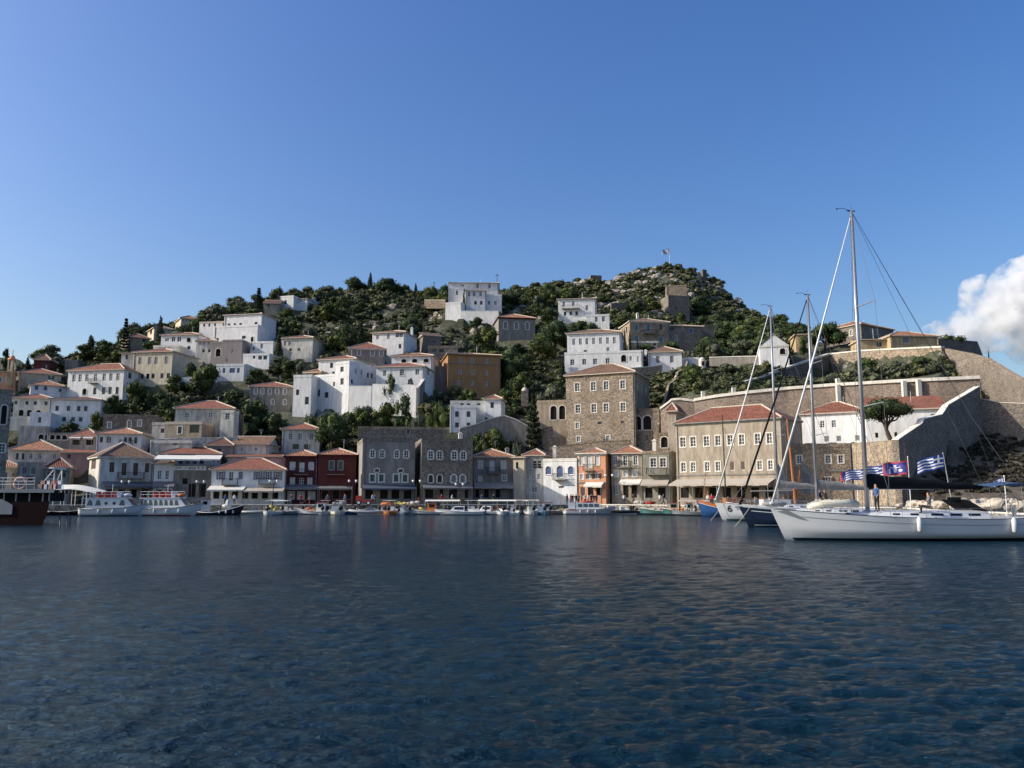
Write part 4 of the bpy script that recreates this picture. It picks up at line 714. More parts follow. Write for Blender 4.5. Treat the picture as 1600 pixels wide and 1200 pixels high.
gwall('tall whitewashed garden wall below the broad white house', [(546, 603, 650, 166), (580, 603, 650, 165), (582, 600, 650, 165), (641, 601, 650, 163), (654, 603, 655, 162.5)], .6, 'white', 'white', .03, .06, name='garden_wall')
gwall('grey garden wall end with slanted white coping beside the whitewashed wall', [(654, 606, 650, 162.3), (664, 592, 650, 168)], .5, 'grey', 'cap', .08, .15, name='garden_wall')
gwall('white garden wall of the hilltop mansion', [(720, 486, 510, 227.5), (779, 486, 512, 226)], .6, 'white', 'white', .04, .1, name='garden_wall')
gwall('white tapering wall beside the hillside crest box house', [(458, 477, 490, 246), (480, 469, 482, 250), (500, 463, 475, 256)], .5, 'white', 'white', .03, .08, name='garden_wall')
gwall('ruined dark wall in the scrub left of the stone tower', [(955, 474, 492, 250), (1000, 473, 492, 252)], .8, 'darkst', 'darkst', .02, .1)
gwall('stone terrace wall left of the hilltop mansion', [(663, 469, 482, 246), (696, 469, 482, 244)], .7, 'rubble', 'cap', .04, .15)
gwall('white coped wall under the olive trees left of the chapel', [(1108, 559, 572, 176), (1187, 557, 572, 172)], .5, 'grey', 'cap', .08, .2, name='garden_wall')
gwall('long pale terrace wall below the tan house', [(236, 687, 705, 144), (275, 685, 705, 144), (372, 684, 705, 145.5)], .5, 'grime', 'cap', .06, .12, name='garden_wall')
gwall('stepped grey wall with curved top behind the red roof gateway', [(1032, 640, 690, 143), (1043, 632, 690, 142), (1050, 626, 690, 141.5), (1062, 625, 690, 141), (1086, 628, 690, 140.2)], .8, 'pinkst', capw=.2, caph=.4)
gwall('white low wall of the garden below the cream house', [(278, 590, 602, 180), (300, 589, 602, 180)], .5, 'white', 'white', .03, .06, name='garden_wall')
for hd in HOUSES: build_house(hd)
# small whitewashed dome and gate pier with dome, belfry
def dome(label, px, pt, pb, Y, rpx, mat, name='domed_chapel', cat='dome', drum=.45):
    a = P3(px, pt, Y); zb = zat(pb, Y); r = rpx*Y/F; root = empty(name, (a.x, Y+r, zb), 0, label, cat); m = MB()
    c = Vector((a.x, Y+r, 0)); hh = a.z-zb
    m.tube([c+Vector((0, 0, zb-3)), c+Vector((0, 0, zb+hh*drum))], r, 14); m.build('drum', mat, root)
    m = MB(); m.ball((c.x, c.y, zb+hh*drum), r*1.04, 16, 10, (1, 1, hh*(1-drum)/r/1.04)); m.build('dome', mat, root, True); m = MB()
    m.slab(lambda s, z, o: (c.x+s, c.y-r-o+.05, z), -.35*r, .35*r, zb, zb+hh*.45, 0, .1); m.build('opening', 'dark', root); return root
dome('small whitewashed dome with dark opening beside the pale brown roofed house', 1098, 557, 571, 176, 5.5, 'white2')
def pier(label, px, pt, pb, Y, wpx, mat):
    a = P3(px, pt, Y); zb = zat(pb, Y); r = wpx*Y/F/2; root = empty('gate_pier', (a.x, Y, zb), 0, label, 'pier'); m = MB(); m.box(a.x-r, a.x+r, Y, Y+2*r, zb-.6, a.z-r*1.4); m.build('shaft', mat, root)
    m = MB(); m.ball((a.x, Y+r, a.z-r*1.4), r*.95, 10, 8, (1, 1, 1.2)); m.tube([(a.x, Y+r, a.z-r*.3), (a.x, Y+r, a.z+.5)], [.12, .05]); m.build('cap', 'ridge', root, True)
pier('stone gate pier with little dome above the dark conifer', 820, 603, 630, 158, 11, 'rubble2')
pier('stone pier with rounded cap on the stepped garden wall', 1057, 585, 600, 166, 6, 'rubble')
def belfry(px, pt, pb, Y):
    a = P3(px, pt, Y); zb = zat(pb, Y); w_ = 4.4*Y/F; root = empty('belfry', (a.x, Y, zb), 0, 'slender sunlit orange belfry with open arches and small dome', 'belfry'); hh = a.z-zb
    m = MB(); m.box(a.x-w_, a.x+w_, Y, Y+2*w_, zb-2, zb+hh*.35); m.build('shaft', 'yellow', root); m = MB()
    for sx in (-1, 1):
        for sy in (0, 2): m.box(a.x+sx*w_*.72-.2*w_, a.x+sx*w_*.72+.2*w_, Y+sy*w_*.8, Y+sy*w_*.8+.4*w_, zb+hh*.35, zb+hh*.72)
    m.build('column', 'cream', root); m = MB(); m.box(a.x-w_, a.x+w_, Y-.05, Y+2*w_, zb+hh*.72, zb+hh*.78); m.ball((a.x, Y+w_, zb+hh*.78), w_*.9, 12, 8, (1, 1, 1.35)); m.tube([(a.x, Y+w_, zb+hh*.9), (a.x, Y+w_, a.z+.8)], .08); m.build('dome', 'orange', root, True)
belfry(17.5, 551, 590, 186)
# ------------------------------------------------------------- foliage
def leaves(clumps, per, size, rg, shell=.55, core=True):
    """clumps: (centre, radii); per: leaves per unit of clump area"""
    V = []; Q = []
    for c, r in clumps:
        n = max(12, int(per*(r[0]*r[1]*r[2])**(2/3)))
        d = rg.normal(size=(n, 3)); d /= np.linalg.norm(d, axis=1)[:, None]
        rad = (shell+(1.08-shell)*rg.random(n)**.5)[:, None]; p = d*rad*np.array(r)+np.array(c)
        a = rg.normal(size=(n, 3))+d*.2; a /= np.linalg.norm(a, axis=1)[:, None]; b = np.cross(a, rg.normal(size=(n, 3))); b /= np.linalg.norm(b, axis=1)[:, None]
        s = size*(.6+.8*rg.random(n))[:, None]; a = a*s; b = b*s*.62
        q = np.stack([p-a-b*.4, p-b, p+a+b*.2, p+b], 1).reshape(-1, 3); k = len(V) and sum(len(x) for x in V); V.append(q); Q.append(np.arange(n*4).reshape(n, 4)+k)
        if core:
            m = MB(); rr = random.Random(int(rg.integers(1e6))); m.ball(c, 1, 7, 5, tuple(x*.72 for x in r), .18, rr); k += len(q); V.append(np.array(m.v)); Q.append(np.array(m.f)+k)
    return np.concatenate(V), np.concatenate(Q)
PR = {}
def proto(kind, i):
    if (kind, i) in PR: return PR[kind, i]
    rg = np.random.default_rng(100+i*17+sum(map(ord, kind))); rr = random.Random(i*7+len(kind)); tk = MB(); cl = []
    if kind == 'pine':       # rounded umbrella crown, unit height, width about 1
        n = 26
        for k in range(n):
            t = rr.uniform(0, 6.28); q = .37*rr.random()**.6; z = .36+.48*(1-(q/.42)**2)*rr.uniform(.35, 1); r = rr.uniform(.13, .2)
            cl.append(((q*math.cos(t), q*math.sin(t), z), (r*1.1, r*1.1, r*.8)))
        V, Q = leaves(cl, 4200, .021, rg, .6)
        tk.tube([(0, 0, -.1), (.01, 0, .2), (.03, .01, .42), (.02, 0, .6)], [.035, .03, .024, .012], 7)
        for k in range(7): t = k*.9; c = cl[k][0]; tk.tube([(.02, 0, .3+.03*k), (c[0]*.5, c[1]*.5, .48), (c[0], c[1], c[2])], [.016, .011, .005], 5)
        mat = 'leafP'
    elif kind == 'umbrella':
        for k in range(24):
            t = rr.uniform(0, 6.28); q = .38*rr.random()**.6; z = .58+.30*(1-(q/.44)**2)*rr.uniform(.4, 1); r = rr.uniform(.12, .18); cl.append(((q*math.cos(t)+.03, q*math.sin(t), z), (r*1.1, r*1.1, r*.75)))
        V, Q = leaves(cl, 5200, .019, rg, .6)
        tk.tube([(.06, 0, -.1), (.05, 0, .15), (-.01, .01, .34), (.02, 0, .6)], [.05, .042, .032, .015], 8)
        for k in range(9): t = k*.9; c = cl[k][0]; tk.tube([(-.01, 0, .3+.02*k), (c[0]*.5, c[1]*.5, .5), (c[0], c[1], c[2])], [.022, .014, .006], 5)
        mat = 'leafP'
    elif kind == 'cypress':
        for k in range(14): z = .06+.9*k/13; r = .105*(math.sin(min(1, (z+.12)*1.9)*math.pi/2))*(1 if z < .5 else max(.1, 1-(z-.5)/.52)**.75); cl.append(((rr.uniform(-.012, .012), rr.uniform(-.012, .012), z), (r, r, .07)))
        V, Q = leaves(cl, 26000, .014, rg, .7); tk.tube([(0, 0, -.1), (0, 0, .5)], [.02, .01], 6); mat = 'leafC'
    elif kind == 'conifer':  # layered araucaria
        for k in range(13):
            z = .12+.84*k/12; R_ = .25*(1-k/12.6)+.015; m_ = 7 if k < 9 else 4
            for j in range(m_):
                t = j*6.283/m_+k*.5+rr.uniform(-.15, .15)
                for u in (.35, .75, 1.0): cl.append(((R_*u*math.cos(t), R_*u*math.sin(t), z-.02+.03*u), (.048, .048, .024)))
                tk.tube([(0, 0, z-.03), (R_*math.cos(t), R_*math.sin(t), z)], [.005, .002], 4)
        V, Q = leaves(cl, 26000, .014, rg, .3, False); tk.tube([(0, 0, -.1), (0, 0, .98)], [.018, .003], 6); mat = 'leafC'
    elif kind in ('broad', 'olive'):
        for k in range(15):
            t = rr.uniform(0, 6.28); q = rr.uniform(0, .34); z = rr.uniform(.3, .82); q *= math.sin(min(1, (1.02-z)*2.2)*1.57); r = rr.uniform(.12, .2); cl.append(((q*math.cos(t), q*math.sin(t), z), (r, r, r*.85)))
        V, Q = leaves(cl, 3800, .026, rg, .5); tk.tube([(0, 0, -.1), (.01, 0, .25), (0, .01, .5)], [.035, .028, .012], 6)
        for k in range(5): c = cl[k][0]; tk.tube([(.01, 0, .22), (c[0]*.6, c[1]*.6, .4), c], [.018, .011, .004], 5)
        mat = 'leafG' if kind == 'broad' else 'leafO'
    elif kind == 'shrub':
        for k in range(6): t = rr.uniform(0, 6.28); q = rr.uniform(0, .3); r = rr.uniform(.18, .3); cl.append(((q*math.cos(t), q*math.sin(t), rr.uniform(.15, .55)), (r*1.1, r*1.1, r)))
        V, Q = leaves(cl, 900, .055, rg, .5); mat = 'leafS'
    elif kind == 'pear':     # prickly pear: stacked pads
        V = []; Q = []; b = 0
        for k in range(90):
            t = rr.uniform(0, 6.28); q = rr.uniform(0, .42); z = rr.uniform(.05, .85)*(1-q); d = rr.uniform(0, 3.14); c = np.array([q*math.cos(t), q*math.sin(t), z]); a = np.array([math.cos(d), math.sin(d), 0])*.07; u = np.array([rr.uniform(-.05, .05), rr.uniform(-.05, .05), .11]); n = np.array([-math.sin(d), math.cos(d), .2])*.012
            V += [c-u-n, c-a-n, c+u-n, c+a-n, c-u+n, c-a+n, c+u+n, c+a+n]; Q += [(b+3, b+2, b+1, b), (b+4, b+5, b+6, b+7), (b, b+1, b+5, b+4), (b+1, b+2, b+6, b+5), (b+2, b+3, b+7, b+6), (b+3, b, b+4, b+7)]; b += 8
        V = np.array(V); Q = np.array(Q); mat = 'leafO'
    cm = npmesh('crown', V, Q, mat); tm = None
    if tk.v:
        o = tk.build('trunk', 'trunk'); tm = o.data; bpy.data.objects.remove(o)
    PR[kind, i] = (cm, tm, V, Q); return PR[kind, i]
def tree(kind, px, pt, pb, label, wpx=None, Y=None, mat=None, group=None, name=None, i=0, rz=None):
    if Y is None:
        h = ghit(px, pb); 
        if h is None: Y = 240.
        else: Y = h[1]
    x = xat(px, Y, zat(pb, Y)); zg = gz(x, Y)-.2; zt = zat(pt, Y); hh = max(1.2, zt-min(zg, zat(pb, Y))); zg = zt-hh
    cw = {'umbrella': .98, 'pine': .98, 'cypress': .22, 'conifer': .54, 'broad': .95, 'olive': .95, 'shrub': 1.0, 'pear': .95}[kind]
    sw = (wpx*Y/F/cw) if wpx else hh; cm, tm, _, _ = proto(kind, i % 3)
    nm = name or {'umbrella': 'pine_tree', 'pine': 'pine_tree', 'cypress': 'cypress_tree', 'conifer': 'conifer_tree', 'broad': 'tree', 'olive': 'olive_tree', 'shrub': 'shrub', 'pear': 'cactus'}[kind]
    ct = {'shrub': 'shrub', 'pear': 'cactus'}.get(kind, 'tree')
    if tm is None: r = link(nm, cm)
    else:
        r = empty(nm, (0, 0, 0)); link('crown', cm, r); link('trunk', tm, r)
    r.location = (x, Y+.3*sw*.5, zg); r.scale = (sw, sw, hh); r.rotation_euler = (0, 0, rz if rz is not None else random.uniform(0, 6.28)); tag(r, label, ct, group)
    return r
T = tree
# skyline and named trees: (kind, px, top, bottom, label, width px)
for k, (kd, px, pt, pb, lab, wp, Y) in enumerate([
 ('cypress', 133, 521, 562, 'broad dark cypress standing alone above the long white house', 20, 214), ('cypress', 38, 557, 580, 'small dark cypress left of the red domed church', 11, 205),
 ('conifer', 192, 496, 542, 'layered conifer in front of the cream church house', 20, 212), ('cypress', 245.5, 491, 534, 'tall narrow cypress before the cream skyline house', 12, 211),
 ('conifer', 401, 448, 495, 'spiky layered conifer on the crest left of the stone hut', 21, 236), ('cypress', 434, 446, 472, 'dark narrow cypress on the crest by the box house', 12, 246),
 ('cypress', 431, 515, 575, 'tall thin dark cypress beside the large white blocks', 15, 197), ('cypress', 577, 424, 456, 'slim cypress between the two crest pine clumps', 9, 296),
 ('pine', 550, 426, 464, 'dense round pine on the crest left of the slim cypress', 37, 292), ('pine', 604, 430, 470, 'wide umbrella pine on the crest right of the slim cypress', 52, 294), ('pine', 634, 440, 468, 'small ragged pine at the right edge of the crest clump', 16, 296),
 ('broad', 503, 447, 470, 'rounded tree on the left shoulder of the crest', 30, 288), ('cypress', 649, 441, 462, 'tiny pointed cypress on the crest beside the power line', 6, 290),
 ('pine', 672, 443, 474, 'bushy pine on the crest right of the tiny cypress', 34, 270), ('pine', 694, 439, 476, 'dark pine touching the hilltop mansion', 24, 262), ('cypress', 724.5, 450, 488, 'thin pointed cypress against the hilltop mansion wall', 6, 230), ('cypress', 697, 460, 475, 'short thin cypress at the left corner of the hilltop mansion', 5, 233),
 ('pine', 800, 443, 492, 'large dark pine just right of the hilltop mansion', 44, 250), ('pine', 830, 447, 490, 'second dark pine right of the hilltop mansion', 34, 256), ('pine', 858, 434, 478, 'pine on the skyline above the pyramid roofed stone house', 32, 280), ('broad', 838, 470, 506, 'grey green tree behind the pyramid roofed stone house', 36, 236), ('broad', 760, 505, 560, 'grey rounded tree below the hilltop mansion', 52, 203), ('olive', 722, 520, 570, 'grey olive tree above the ochre house', 40, 200),
 ('pine', 800, 532, 612, 'big umbrella pine beside the ochre house', 62, 184), ('pine', 868, 493, 560, 'large bright green pine left of the white seven window house', 74, 205), ('pine', 905, 492, 530, 'green pine below the white house with awning', 42, 212), ('pine', 845, 515, 565, 'pine clump between the ochre house and big green pine', 50, 200),
 ('broad', 815, 580, 632, 'shadowed tree under the umbrella pine', 50, 172), ('olive', 862, 588, 632, 'wide olive bush behind the arched sand wall', 56, 165), ('cypress', 880, 560, 604, 'dark cypress against the white house terrace', 12, 181),
 ('conifer', 834, 613, 682, 'dark spreading conifer beside the sand coloured loggia', 34, 146), 
 ('broad', 318, 556, 604, 'broad dark tree in front of the taupe house', 60, 180), ('broad', 293, 560, 600, 'darker tree beside the cream two storey house', 30, 181), ('broad', 205, 590, 650, 'dark mass of tree below the long white house', 44, 168), ('broad', 228, 596, 650, 'leafy tree under the cream two storey house', 40, 169), ('broad', 175, 612, 650, 'pale green tree above the brownish stone building', 36, 166), ('broad', 145, 640, 690, 'shaded tree left of the brownish stone building', 34, 155),
 ('broad', 250, 605, 642, 'bush like tree on the grassy slope', 34, 172), ('broad', 360, 600, 650, 'green tree left of the five arch stone house', 50, 166), ('broad', 395, 618, 690, 'tall dark tree behind the terrace wall', 56, 157), ('broad', 425, 635, 690, 'dark green tree beside the small white red roofed house', 50, 156), ('broad', 398, 572, 608, 'tree behind the five arch stone house', 46, 184), ('broad', 446, 590, 616, 'tree between stone house and white cubic house', 30, 182),
 ('pine', 516, 632, 720, 'large almost black pine beside the small white red roofed house', 64, 150), ('broad', 480, 640, 690, 'olive green tree left of the black pine', 46, 158), ('broad', 560, 632, 690, 'tree right of the black pine below white walls', 48, 158), ('broad', 600, 618, 680, 'dark tree against the whitewashed garden wall', 50, 158), ('broad', 628, 606, 680, 'leafy tree at the corner of the whitewashed wall', 40, 157), ('olive', 655, 640, 680, 'grey green tree below the slanted coping', 44, 155), ('broad', 688, 610, 680, 'dark tree left of the white cube terrace house', 42, 158), ('broad', 672, 640, 672, 'small round tree above the flat stone building', 30, 152),
 ('broad', 610, 578, 606, 'small tree in the terrace of the broad white house', 26, 164), ('olive', 642, 580, 604, 'feathery tree before the broad white house', 20, 164.5), 
 ('broad', 540, 500, 560, 'yellowish tall tree on the scrub slope', 44, 203), ('cypress', 560, 500, 560, 'dark pointed tree on the scrub slope', 22, 201), ('broad', 575, 510, 548, 'rounded tree above the red pyramid roof', 44, 206), ('broad', 458, 496, 530, 'rounded dark tree above the pale stone house', 46, 222), ('broad', 420, 490, 530, 'dark tree behind the large white blocks', 34, 222), ('pine', 395, 478, 500, 'dark canopy behind the large white mansion', 40, 232), ('broad', 375, 486, 500, 'bushes like tree peeping over the white mansion roof', 36, 236), ('broad', 445, 556, 596, 'tree under the dark cypress on the left slope', 44, 188), ('olive', 470, 552, 590, 'greyish tree below the pale stone house', 30, 187),
 ('broad', 745, 672, 712, 'tree in the hollow below the curving wall', 46, 145), ('broad', 772, 664, 712, 'dark tree under the white cap of curving wall', 58, 145), ('pear', 808, 664, 690, 'pale flowering shrub under the curving wall', 28, 143), ('broad', 800, 682, 716, 'green tree behind the orange roofed grey house', 56, 145), ('broad', 752, 680, 715, 'hanging leafy bush beside the grey house roof', 30, 141),
 ('pine', 1142, 487, 556, 'big pine at the left of the fort grove', 76, 222), ('pine', 1180, 486, 540, 'dark pine in the middle of the fort grove', 72, 228), ('pine', 1215, 502, 545, 'green pine at the right of the fort grove', 64, 210), ('pine', 1160, 512, 556, 'low bright green pine in the fort grove', 60, 200), ('pine', 1240, 512, 545, 'small pine left of the small yellow house', 30, 205), ('broad', 1195, 520, 560, 'shaded tree behind the white chapel', 50, 186),
 ('pine', 1293, 493, 556, 'round dark pine beside the stone fort house', 64, 182), ('broad', 1258, 520, 560, 'leafy tree before the small yellow house', 24, 172), ('umbrella', 1394, 612, 694, 'round umbrella pine with leaning trunk before the white terraced house', 88, 107),
 ('olive', 1120, 527, 562, 'brownish olive tree left of the chapel garden', 44, 184), ('olive', 1160, 525, 562, 'wide olive tree beside the chapel', 50, 180), ('broad', 1100, 590, 628, 'green tree behind the long retaining wall', 40, 150), ('olive', 1140, 562, 600, 'olive tree above the diagonal garden wall', 62, 162), ('olive', 1115, 572, 612, 'dark olive tree by the garden wall start', 46, 154), ('broad', 1178, 572, 598, 'shrubby tree in front of the white chapel', 40, 160), ('broad', 1225, 556, 582, 'shrubby tree right of the white chapel', 50, 168), ('shrub', 1198, 551, 563, 'clipped round bush at the chapel door', 13, 163),
 ('cypress', 977, 512, 556, 'narrow cypress by the lit stone gable', 5, 200), ('cypress', 985, 516, 556, 'second narrow cypress by the lit stone gable', 5, 199), ('cypress', 997, 530, 556, 'short cypress before the stone terrace', 6, 198), ('cypress', 1099, 528, 562, 'very thin cypress beside the whitewashed dome', 5, 178), ('olive', 1015, 537, 556, 'round olive bush above the brown roofed pale house', 20, 190), ('olive', 1080, 543, 565, 'olive tree above the white dome', 30, 186), ('broad', 1050, 530, 556, 'tree against the low joined stone house', 34, 196), ('broad', 1066, 482, 512, 'rounded tree at the foot of the ruined tower', 20, 246),
 ('pear', 1385, 560, 602, 'large prickly pear clump before the terrace wall', 90, 140), ('broad', 1362, 556, 604, 'dark leafy tree on the garden terrace', 62, 146), ('pear', 1300, 580, 606, 'prickly pear on the terrace right of the diagonal wall', 60, 142), ('pear', 1240, 592, 612, 'prickly pear against the shaded diagonal wall', 36, 146), ('pear', 1330, 572, 606, 'spreading cactus behind the long retaining wall', 56, 140), ('shrub', 1470, 556, 596, 'wide green bush below the terrace wall end', 60, 141), ('shrub', 1440, 548, 582, 'bare brown bush hanging on the terrace wall', 50, 150), ('broad', 1445, 553, 592, 'bushy tree under the lit terrace wall', 54, 146), ('olive', 1412, 556, 596, 'grey bush tree between cactus and terrace wall', 48, 145), ('pear', 1495, 578, 598, 'cactus beside the sloping rampart', 44, 134), ('broad', 1488, 520, 536, 'row of shrubs on top of the dark bastion', 60, 170),
 ('cypress', 1548, 547, 567, 'tiny lone cypress beyond the sloping rampart', 5, 150), ('broad', 8, 540, 560, 'dark tree cut by the left edge', 16, 220),
 ('pine', 1092, 425, 446, 'wind bent shrub tree right of the summit', 16, 338), ('broad', 1057, 411, 424, 'small bush like tree on the summit', 9, 336), ('broad', 1043, 410, 426, 'dark round bush tree at the summit', 14, 334), ('broad', 996, 425, 436, 'single bush tree on the slope left of summit', 8, 326), ('pine', 470, 455, 470, 'low crest tree right of the white box house', 30, 270)]):
    t_ = T(kd, px, pt, pb, lab, wp, Y, i=k)
    if 'brown bush' in lab: t_.data = t_.data.copy(); t_.data.materials[0] = C['leafD']
rq = random.Random(77); n_ = 0
for k in range(6000):
    Y = rq.uniform(148, 275); x = rq.uniform(-.62, .52)*Y; z = gz(x, Y); px = 800+F*x/(Y*CP+(z-H)*SP)
    if z < 8 or not (60 < px < 1255) or inside(x, Y, 2.2, 7) or MN.noise(Vector((x/16, Y/16, 31))) < .02 or (n_ and min((x-a)**2+(Y-b)**2 for a, b in TP) < 12): continue
    if px > 1085 and Y < 180: continue
    TP = [(x, Y)] if not n_ else TP+[(x, Y)]; n_ += 1
    kd = rq.choice(['broad', 'broad', 'olive', 'pine']); s = rq.uniform(3.8, 6.6)*(1.15 if Y > 200 else 1); cm, tm, _, _ = proto(kd, rq.randrange(3)); o = empty('tree', (x, Y, z-.8)); link('crown', cm, o); link('trunk', tm, o); o.scale = (s*1.15, s*1.15, s); o.rotation_euler = (0, 0, rq.uniform(0, 6.3))
    tag(o, 'small rounded tree growing wild among the scrub of the slope', 'tree', 'wild trees on the slope')
    if n_ >= 210: break
print('trees', n_)
# individually countable shrubs on the slopes, then the unbroken scrub between them
rs = random.Random(11); cand = []
for k in range(60000):
    Y = rs.uniform(140, 352); x = rs.uniform(-.75, .70)*Y
    z = gz(x, Y)
    if z < 6: continue
    px = 800+F*x/(Y*CP+(z-H)*SP)
    if not -60 < px < 1660: continue
    nv = MN.noise(Vector((x/11, Y/11, 5))); dens = .5+nv
    if 930 < px < 1170 and Y > 240: dens *= .9
    if 640 < 0: pass
    if rs.random() > dens*.9: continue
    if px > 1535 and Y < 190: dens = 0; continue
    if px > 1255 and (Y > 151 or Y < 126): continue
    cand.append((x, Y, z, px))
cand = [c for c in cand if not inside(c[0], c[1], 1.3, 4.5)]
cand = cand[:9500]; cand.sort(key=lambda c: c[1]-rs.random()*60)
def shrub_size(Y, r): return (1.2+2.0*r.random()**1.7)*(1+.25*(Y > 240))
for c in cand[:230]:
    s = shrub_size(c[1], rs); o = link('shrub', proto('shrub', rs.randrange(3))[0]); o.location = (c[0], c[1], c[2]-.15); o.scale = (s*1.25, s*1.25, s); o.rotation_euler = (0, 0, rs.uniform(0, 6.3))
    tag(o, 'rounded dark green shrub growing among others on the hillside', 'shrub', 'shrubs on the hillside')
VV = []; QQ = []; off = 0; vlo = []
for i in range(4):
    rg = np.random.default_rng(50+i); rr = random.Random(i); cl = [((rr.uniform(-.3, .3), rr.uniform(-.3, .3), rr.uniform(.2, .5)), (.28, .28, .24)) for _ in range(4)]
    vlo.append(leaves(cl, 330, .085, rg, .5))
for c in cand[230:]:
    V, Q = vlo[rs.randrange(4)]; s = shrub_size(c[1], rs); a = rs.uniform(0, 6.3); ca, sa = math.cos(a), math.sin(a)
    W_ = np.stack([(V[:, 0]*ca-V[:, 1]*sa)*s*1.3+c[0], (V[:, 0]*sa+V[:, 1]*ca)*s*1.3+c[1], V[:, 2]*s+c[2]-.2], 1); VV.append(W_); QQ.append(Q+off); off += len(V)
sb = link('undergrowth', npmesh('undergrowth', np.concatenate(VV), np.concatenate(QQ), 'leafS')); tag(sb, 'dense grey green scrub covering the rocky hillside', 'scrub', kind='stuff')
print('scrub', len(cand))
# grass and dry weeds on the cliff at the right
VV = []; QQ = []; off = 0
for k in range(1100):
    Y = rs.uniform(99, 119); px = rs.uniform(1415, 1620); x = xat(px, Y, 8); z = gz(x, Y)
    if z < 2 or rs.random() > .5+MN.noise(Vector((x/4, Y/4, 2))): continue
    lim = 70+(Y-119.5)*.0
    V, Q = vlo[rs.randrange(4)]; s = rs.uniform(.5, 1.5); W_ = V*np.array([s, s, s*.8])+np.array([x, Y, z-.1]); VV.append(W_); QQ.append(Q+off); off += len(V)
tag(link('dry_undergrowth', npmesh('dry_undergrowth', np.concatenate(VV), np.concatenate(QQ), 'leafD')), 'brown dry scrub on the shaded rocks under the rampart', 'scrub', kind='stuff')
# rocks
def rockmesh(seed):
    r = random.Random(seed); bm = bmesh.new(); bmesh.ops.create_icosphere(bm, subdivisions=2, radius=1)
    for v in bm.verts:
        k = 1+.35*MN.noise(v.co*1.3+Vector((seed*7, 0, 0)))+.15*MN.noise(v.co*3+Vector((0, seed*3, 0))); v.co = Vector((round(v.co.x*k*2.2)/2.2*.35+v.co.x*k*.65, v.co.y*k, v.co.z*k*.8))
    me = bpy.data.meshes.new('boulder'); bm.to_mesh(me); bm.free(); me.materials.append(C['rock']); return me
C['boulder'] = plain('boulder_stone', (.46, .40, .32), .95, var=.35, scale=1.2)
RK = [rockmesh(i) for i in range(5)]
for q_ in RK: q_.materials[0] = C['boulder']
for k in range(110):
    px = 1375+rs.random()*235; Y = rs.uniform(84, 93) if k % 2 else rs.uniform(70, 84); x = max(xat(px, Y, 2), 44.0 if Y > 80 else 41.5)+rs.uniform(0, 1); s = rs.uniform(.3, .72)
    o = link('boulder', RK[k % 5]); o.location = (x, Y, 1.3+s*.4+rs.random()*.5); o.scale = (s*1.3, s, s*.85); o.rotation_euler = (rs.uniform(-.3, .3), rs.uniform(-.3, .3), rs.uniform(0, 6)); tag(o, 'pale rounded boulder piled along the mole behind the white yacht', 'boulder', 'boulders along the mole')
for k in range(14):
    px = 985+rs.random()*50; x = xat(px, 129.6, 1); s = rs.uniform(.4, .8); o = link('boulder', RK[k % 5]); o.location = (x, 126.9-rs.random()*.7, .2+rs.random()*.6); o.scale = (s*1.2, s, s*.8); o.rotation_euler = (0, 0, rs.uniform(0, 6)); tag(o, 'brownish rock heaped against the quay below the glass shopfront', 'boulder', 'rocks heaped against the quay')
VV = []; QQ = []; off = 0; rt = rockmesh(77); rv = np.array([v.co[:] for v in rt.vertices]); rf = np.array([p.vertices[:] for p in rt.polygons])
n_ = 0
for k in range(26000):
    Y = rs.uniform(200, 345); x = rs.uniform(-.36, .40)*Y; z = gz(x, Y); px = 800+F*x/(Y*CP+(z-H)*SP); 
    if not (440 < px < 1165): continue
    if MN.noise(Vector((x/14, Y/14, 21))) < (-.05 if px > 950 and Y > 285 else .08 if px > 880 else .22) or rs.random() > .35 or inside(x, Y, 2, 5): continue
    s = rs.uniform(.35, 1.5)*(1.3 if px > 900 else 1); a = rs.uniform(0, 6.3); ca, sa = math.cos(a), math.sin(a); e = rs.uniform(.6, 1.6)
    V = rv*np.array([s, s, s*e*.8]); VV.append(np.stack([V[:, 0]*ca-V[:, 1]*sa+x, V[:, 0]*sa+V[:, 1]*ca+Y, V[:, 2]+z], 1)); QQ.append(rf+off); off += len(rv); n_ += 1
    if n_ > 1300: break
tag(link('rocks', npmesh('rocks', np.concatenate(VV), np.concatenate(QQ), 'rock')), 'grey white limestone outcrops scattered over the upper slope', 'rocks', kind='stuff'); print('rocks', n_)
# ------------------------------------------------------------- boats
class Hull:
    """x forward (stern 0 .. bow L), y to port, z up from the waterline"""
    def __init__(s, L, B, fs, fm, fb, dr=.35, tw=.75, rake=.12, fine=.55, flare=.18, zc=.0):
        s.L, s.B, s.fs, s.fm, s.fb, s.dr, s.tw, s.rake, s.fine, s.flare = L, B, fs, fm, fb, dr, tw, rake, fine, flare
    def sheer(s, t): return (s.fs*(1-t)**2+2*(2*s.fm-.5*(s.fs+s.fb))*t*(1-t)+s.fb*t*t)
    def half(s, t):
        a = s.tw+(1-s.tw)*math.sin(min(1, t/.45)*math.pi/2); b = 1 if t < s.fine else max(0, 1-((t-s.fine)/(1-s.fine))**2.1); return s.B/2*a*b
    def pt(s, t, k, sd=1, off=0.):       # k: 0 keel .. 1 sheer
        zs = s.sheer(t); hb = s.half(t); z = -s.dr*(1-max(0, (t-.8)/.2)**2*.9)*(1-k)+zs*k; y = hb*((1-s.flare)*min(1, (k*2.2))**.55+s.flare*k)
        x = s.L*(t*(1-s.rake)) + s.L*s.rake*t**3*(.15+.85*k); return (x, sd*(y+off), z)
    def pz(s, t, z, sd=1, off=.015):     # at a height above water
        zs = s.sheer(t); lo, hi = 0., 1.
        for _ in range(14):
            m = (lo+hi)/2
            if s.pt(t, m)[2] < z: lo = m
            else: hi = m
        return s.pt(t, (lo+hi)/2, sd, off)
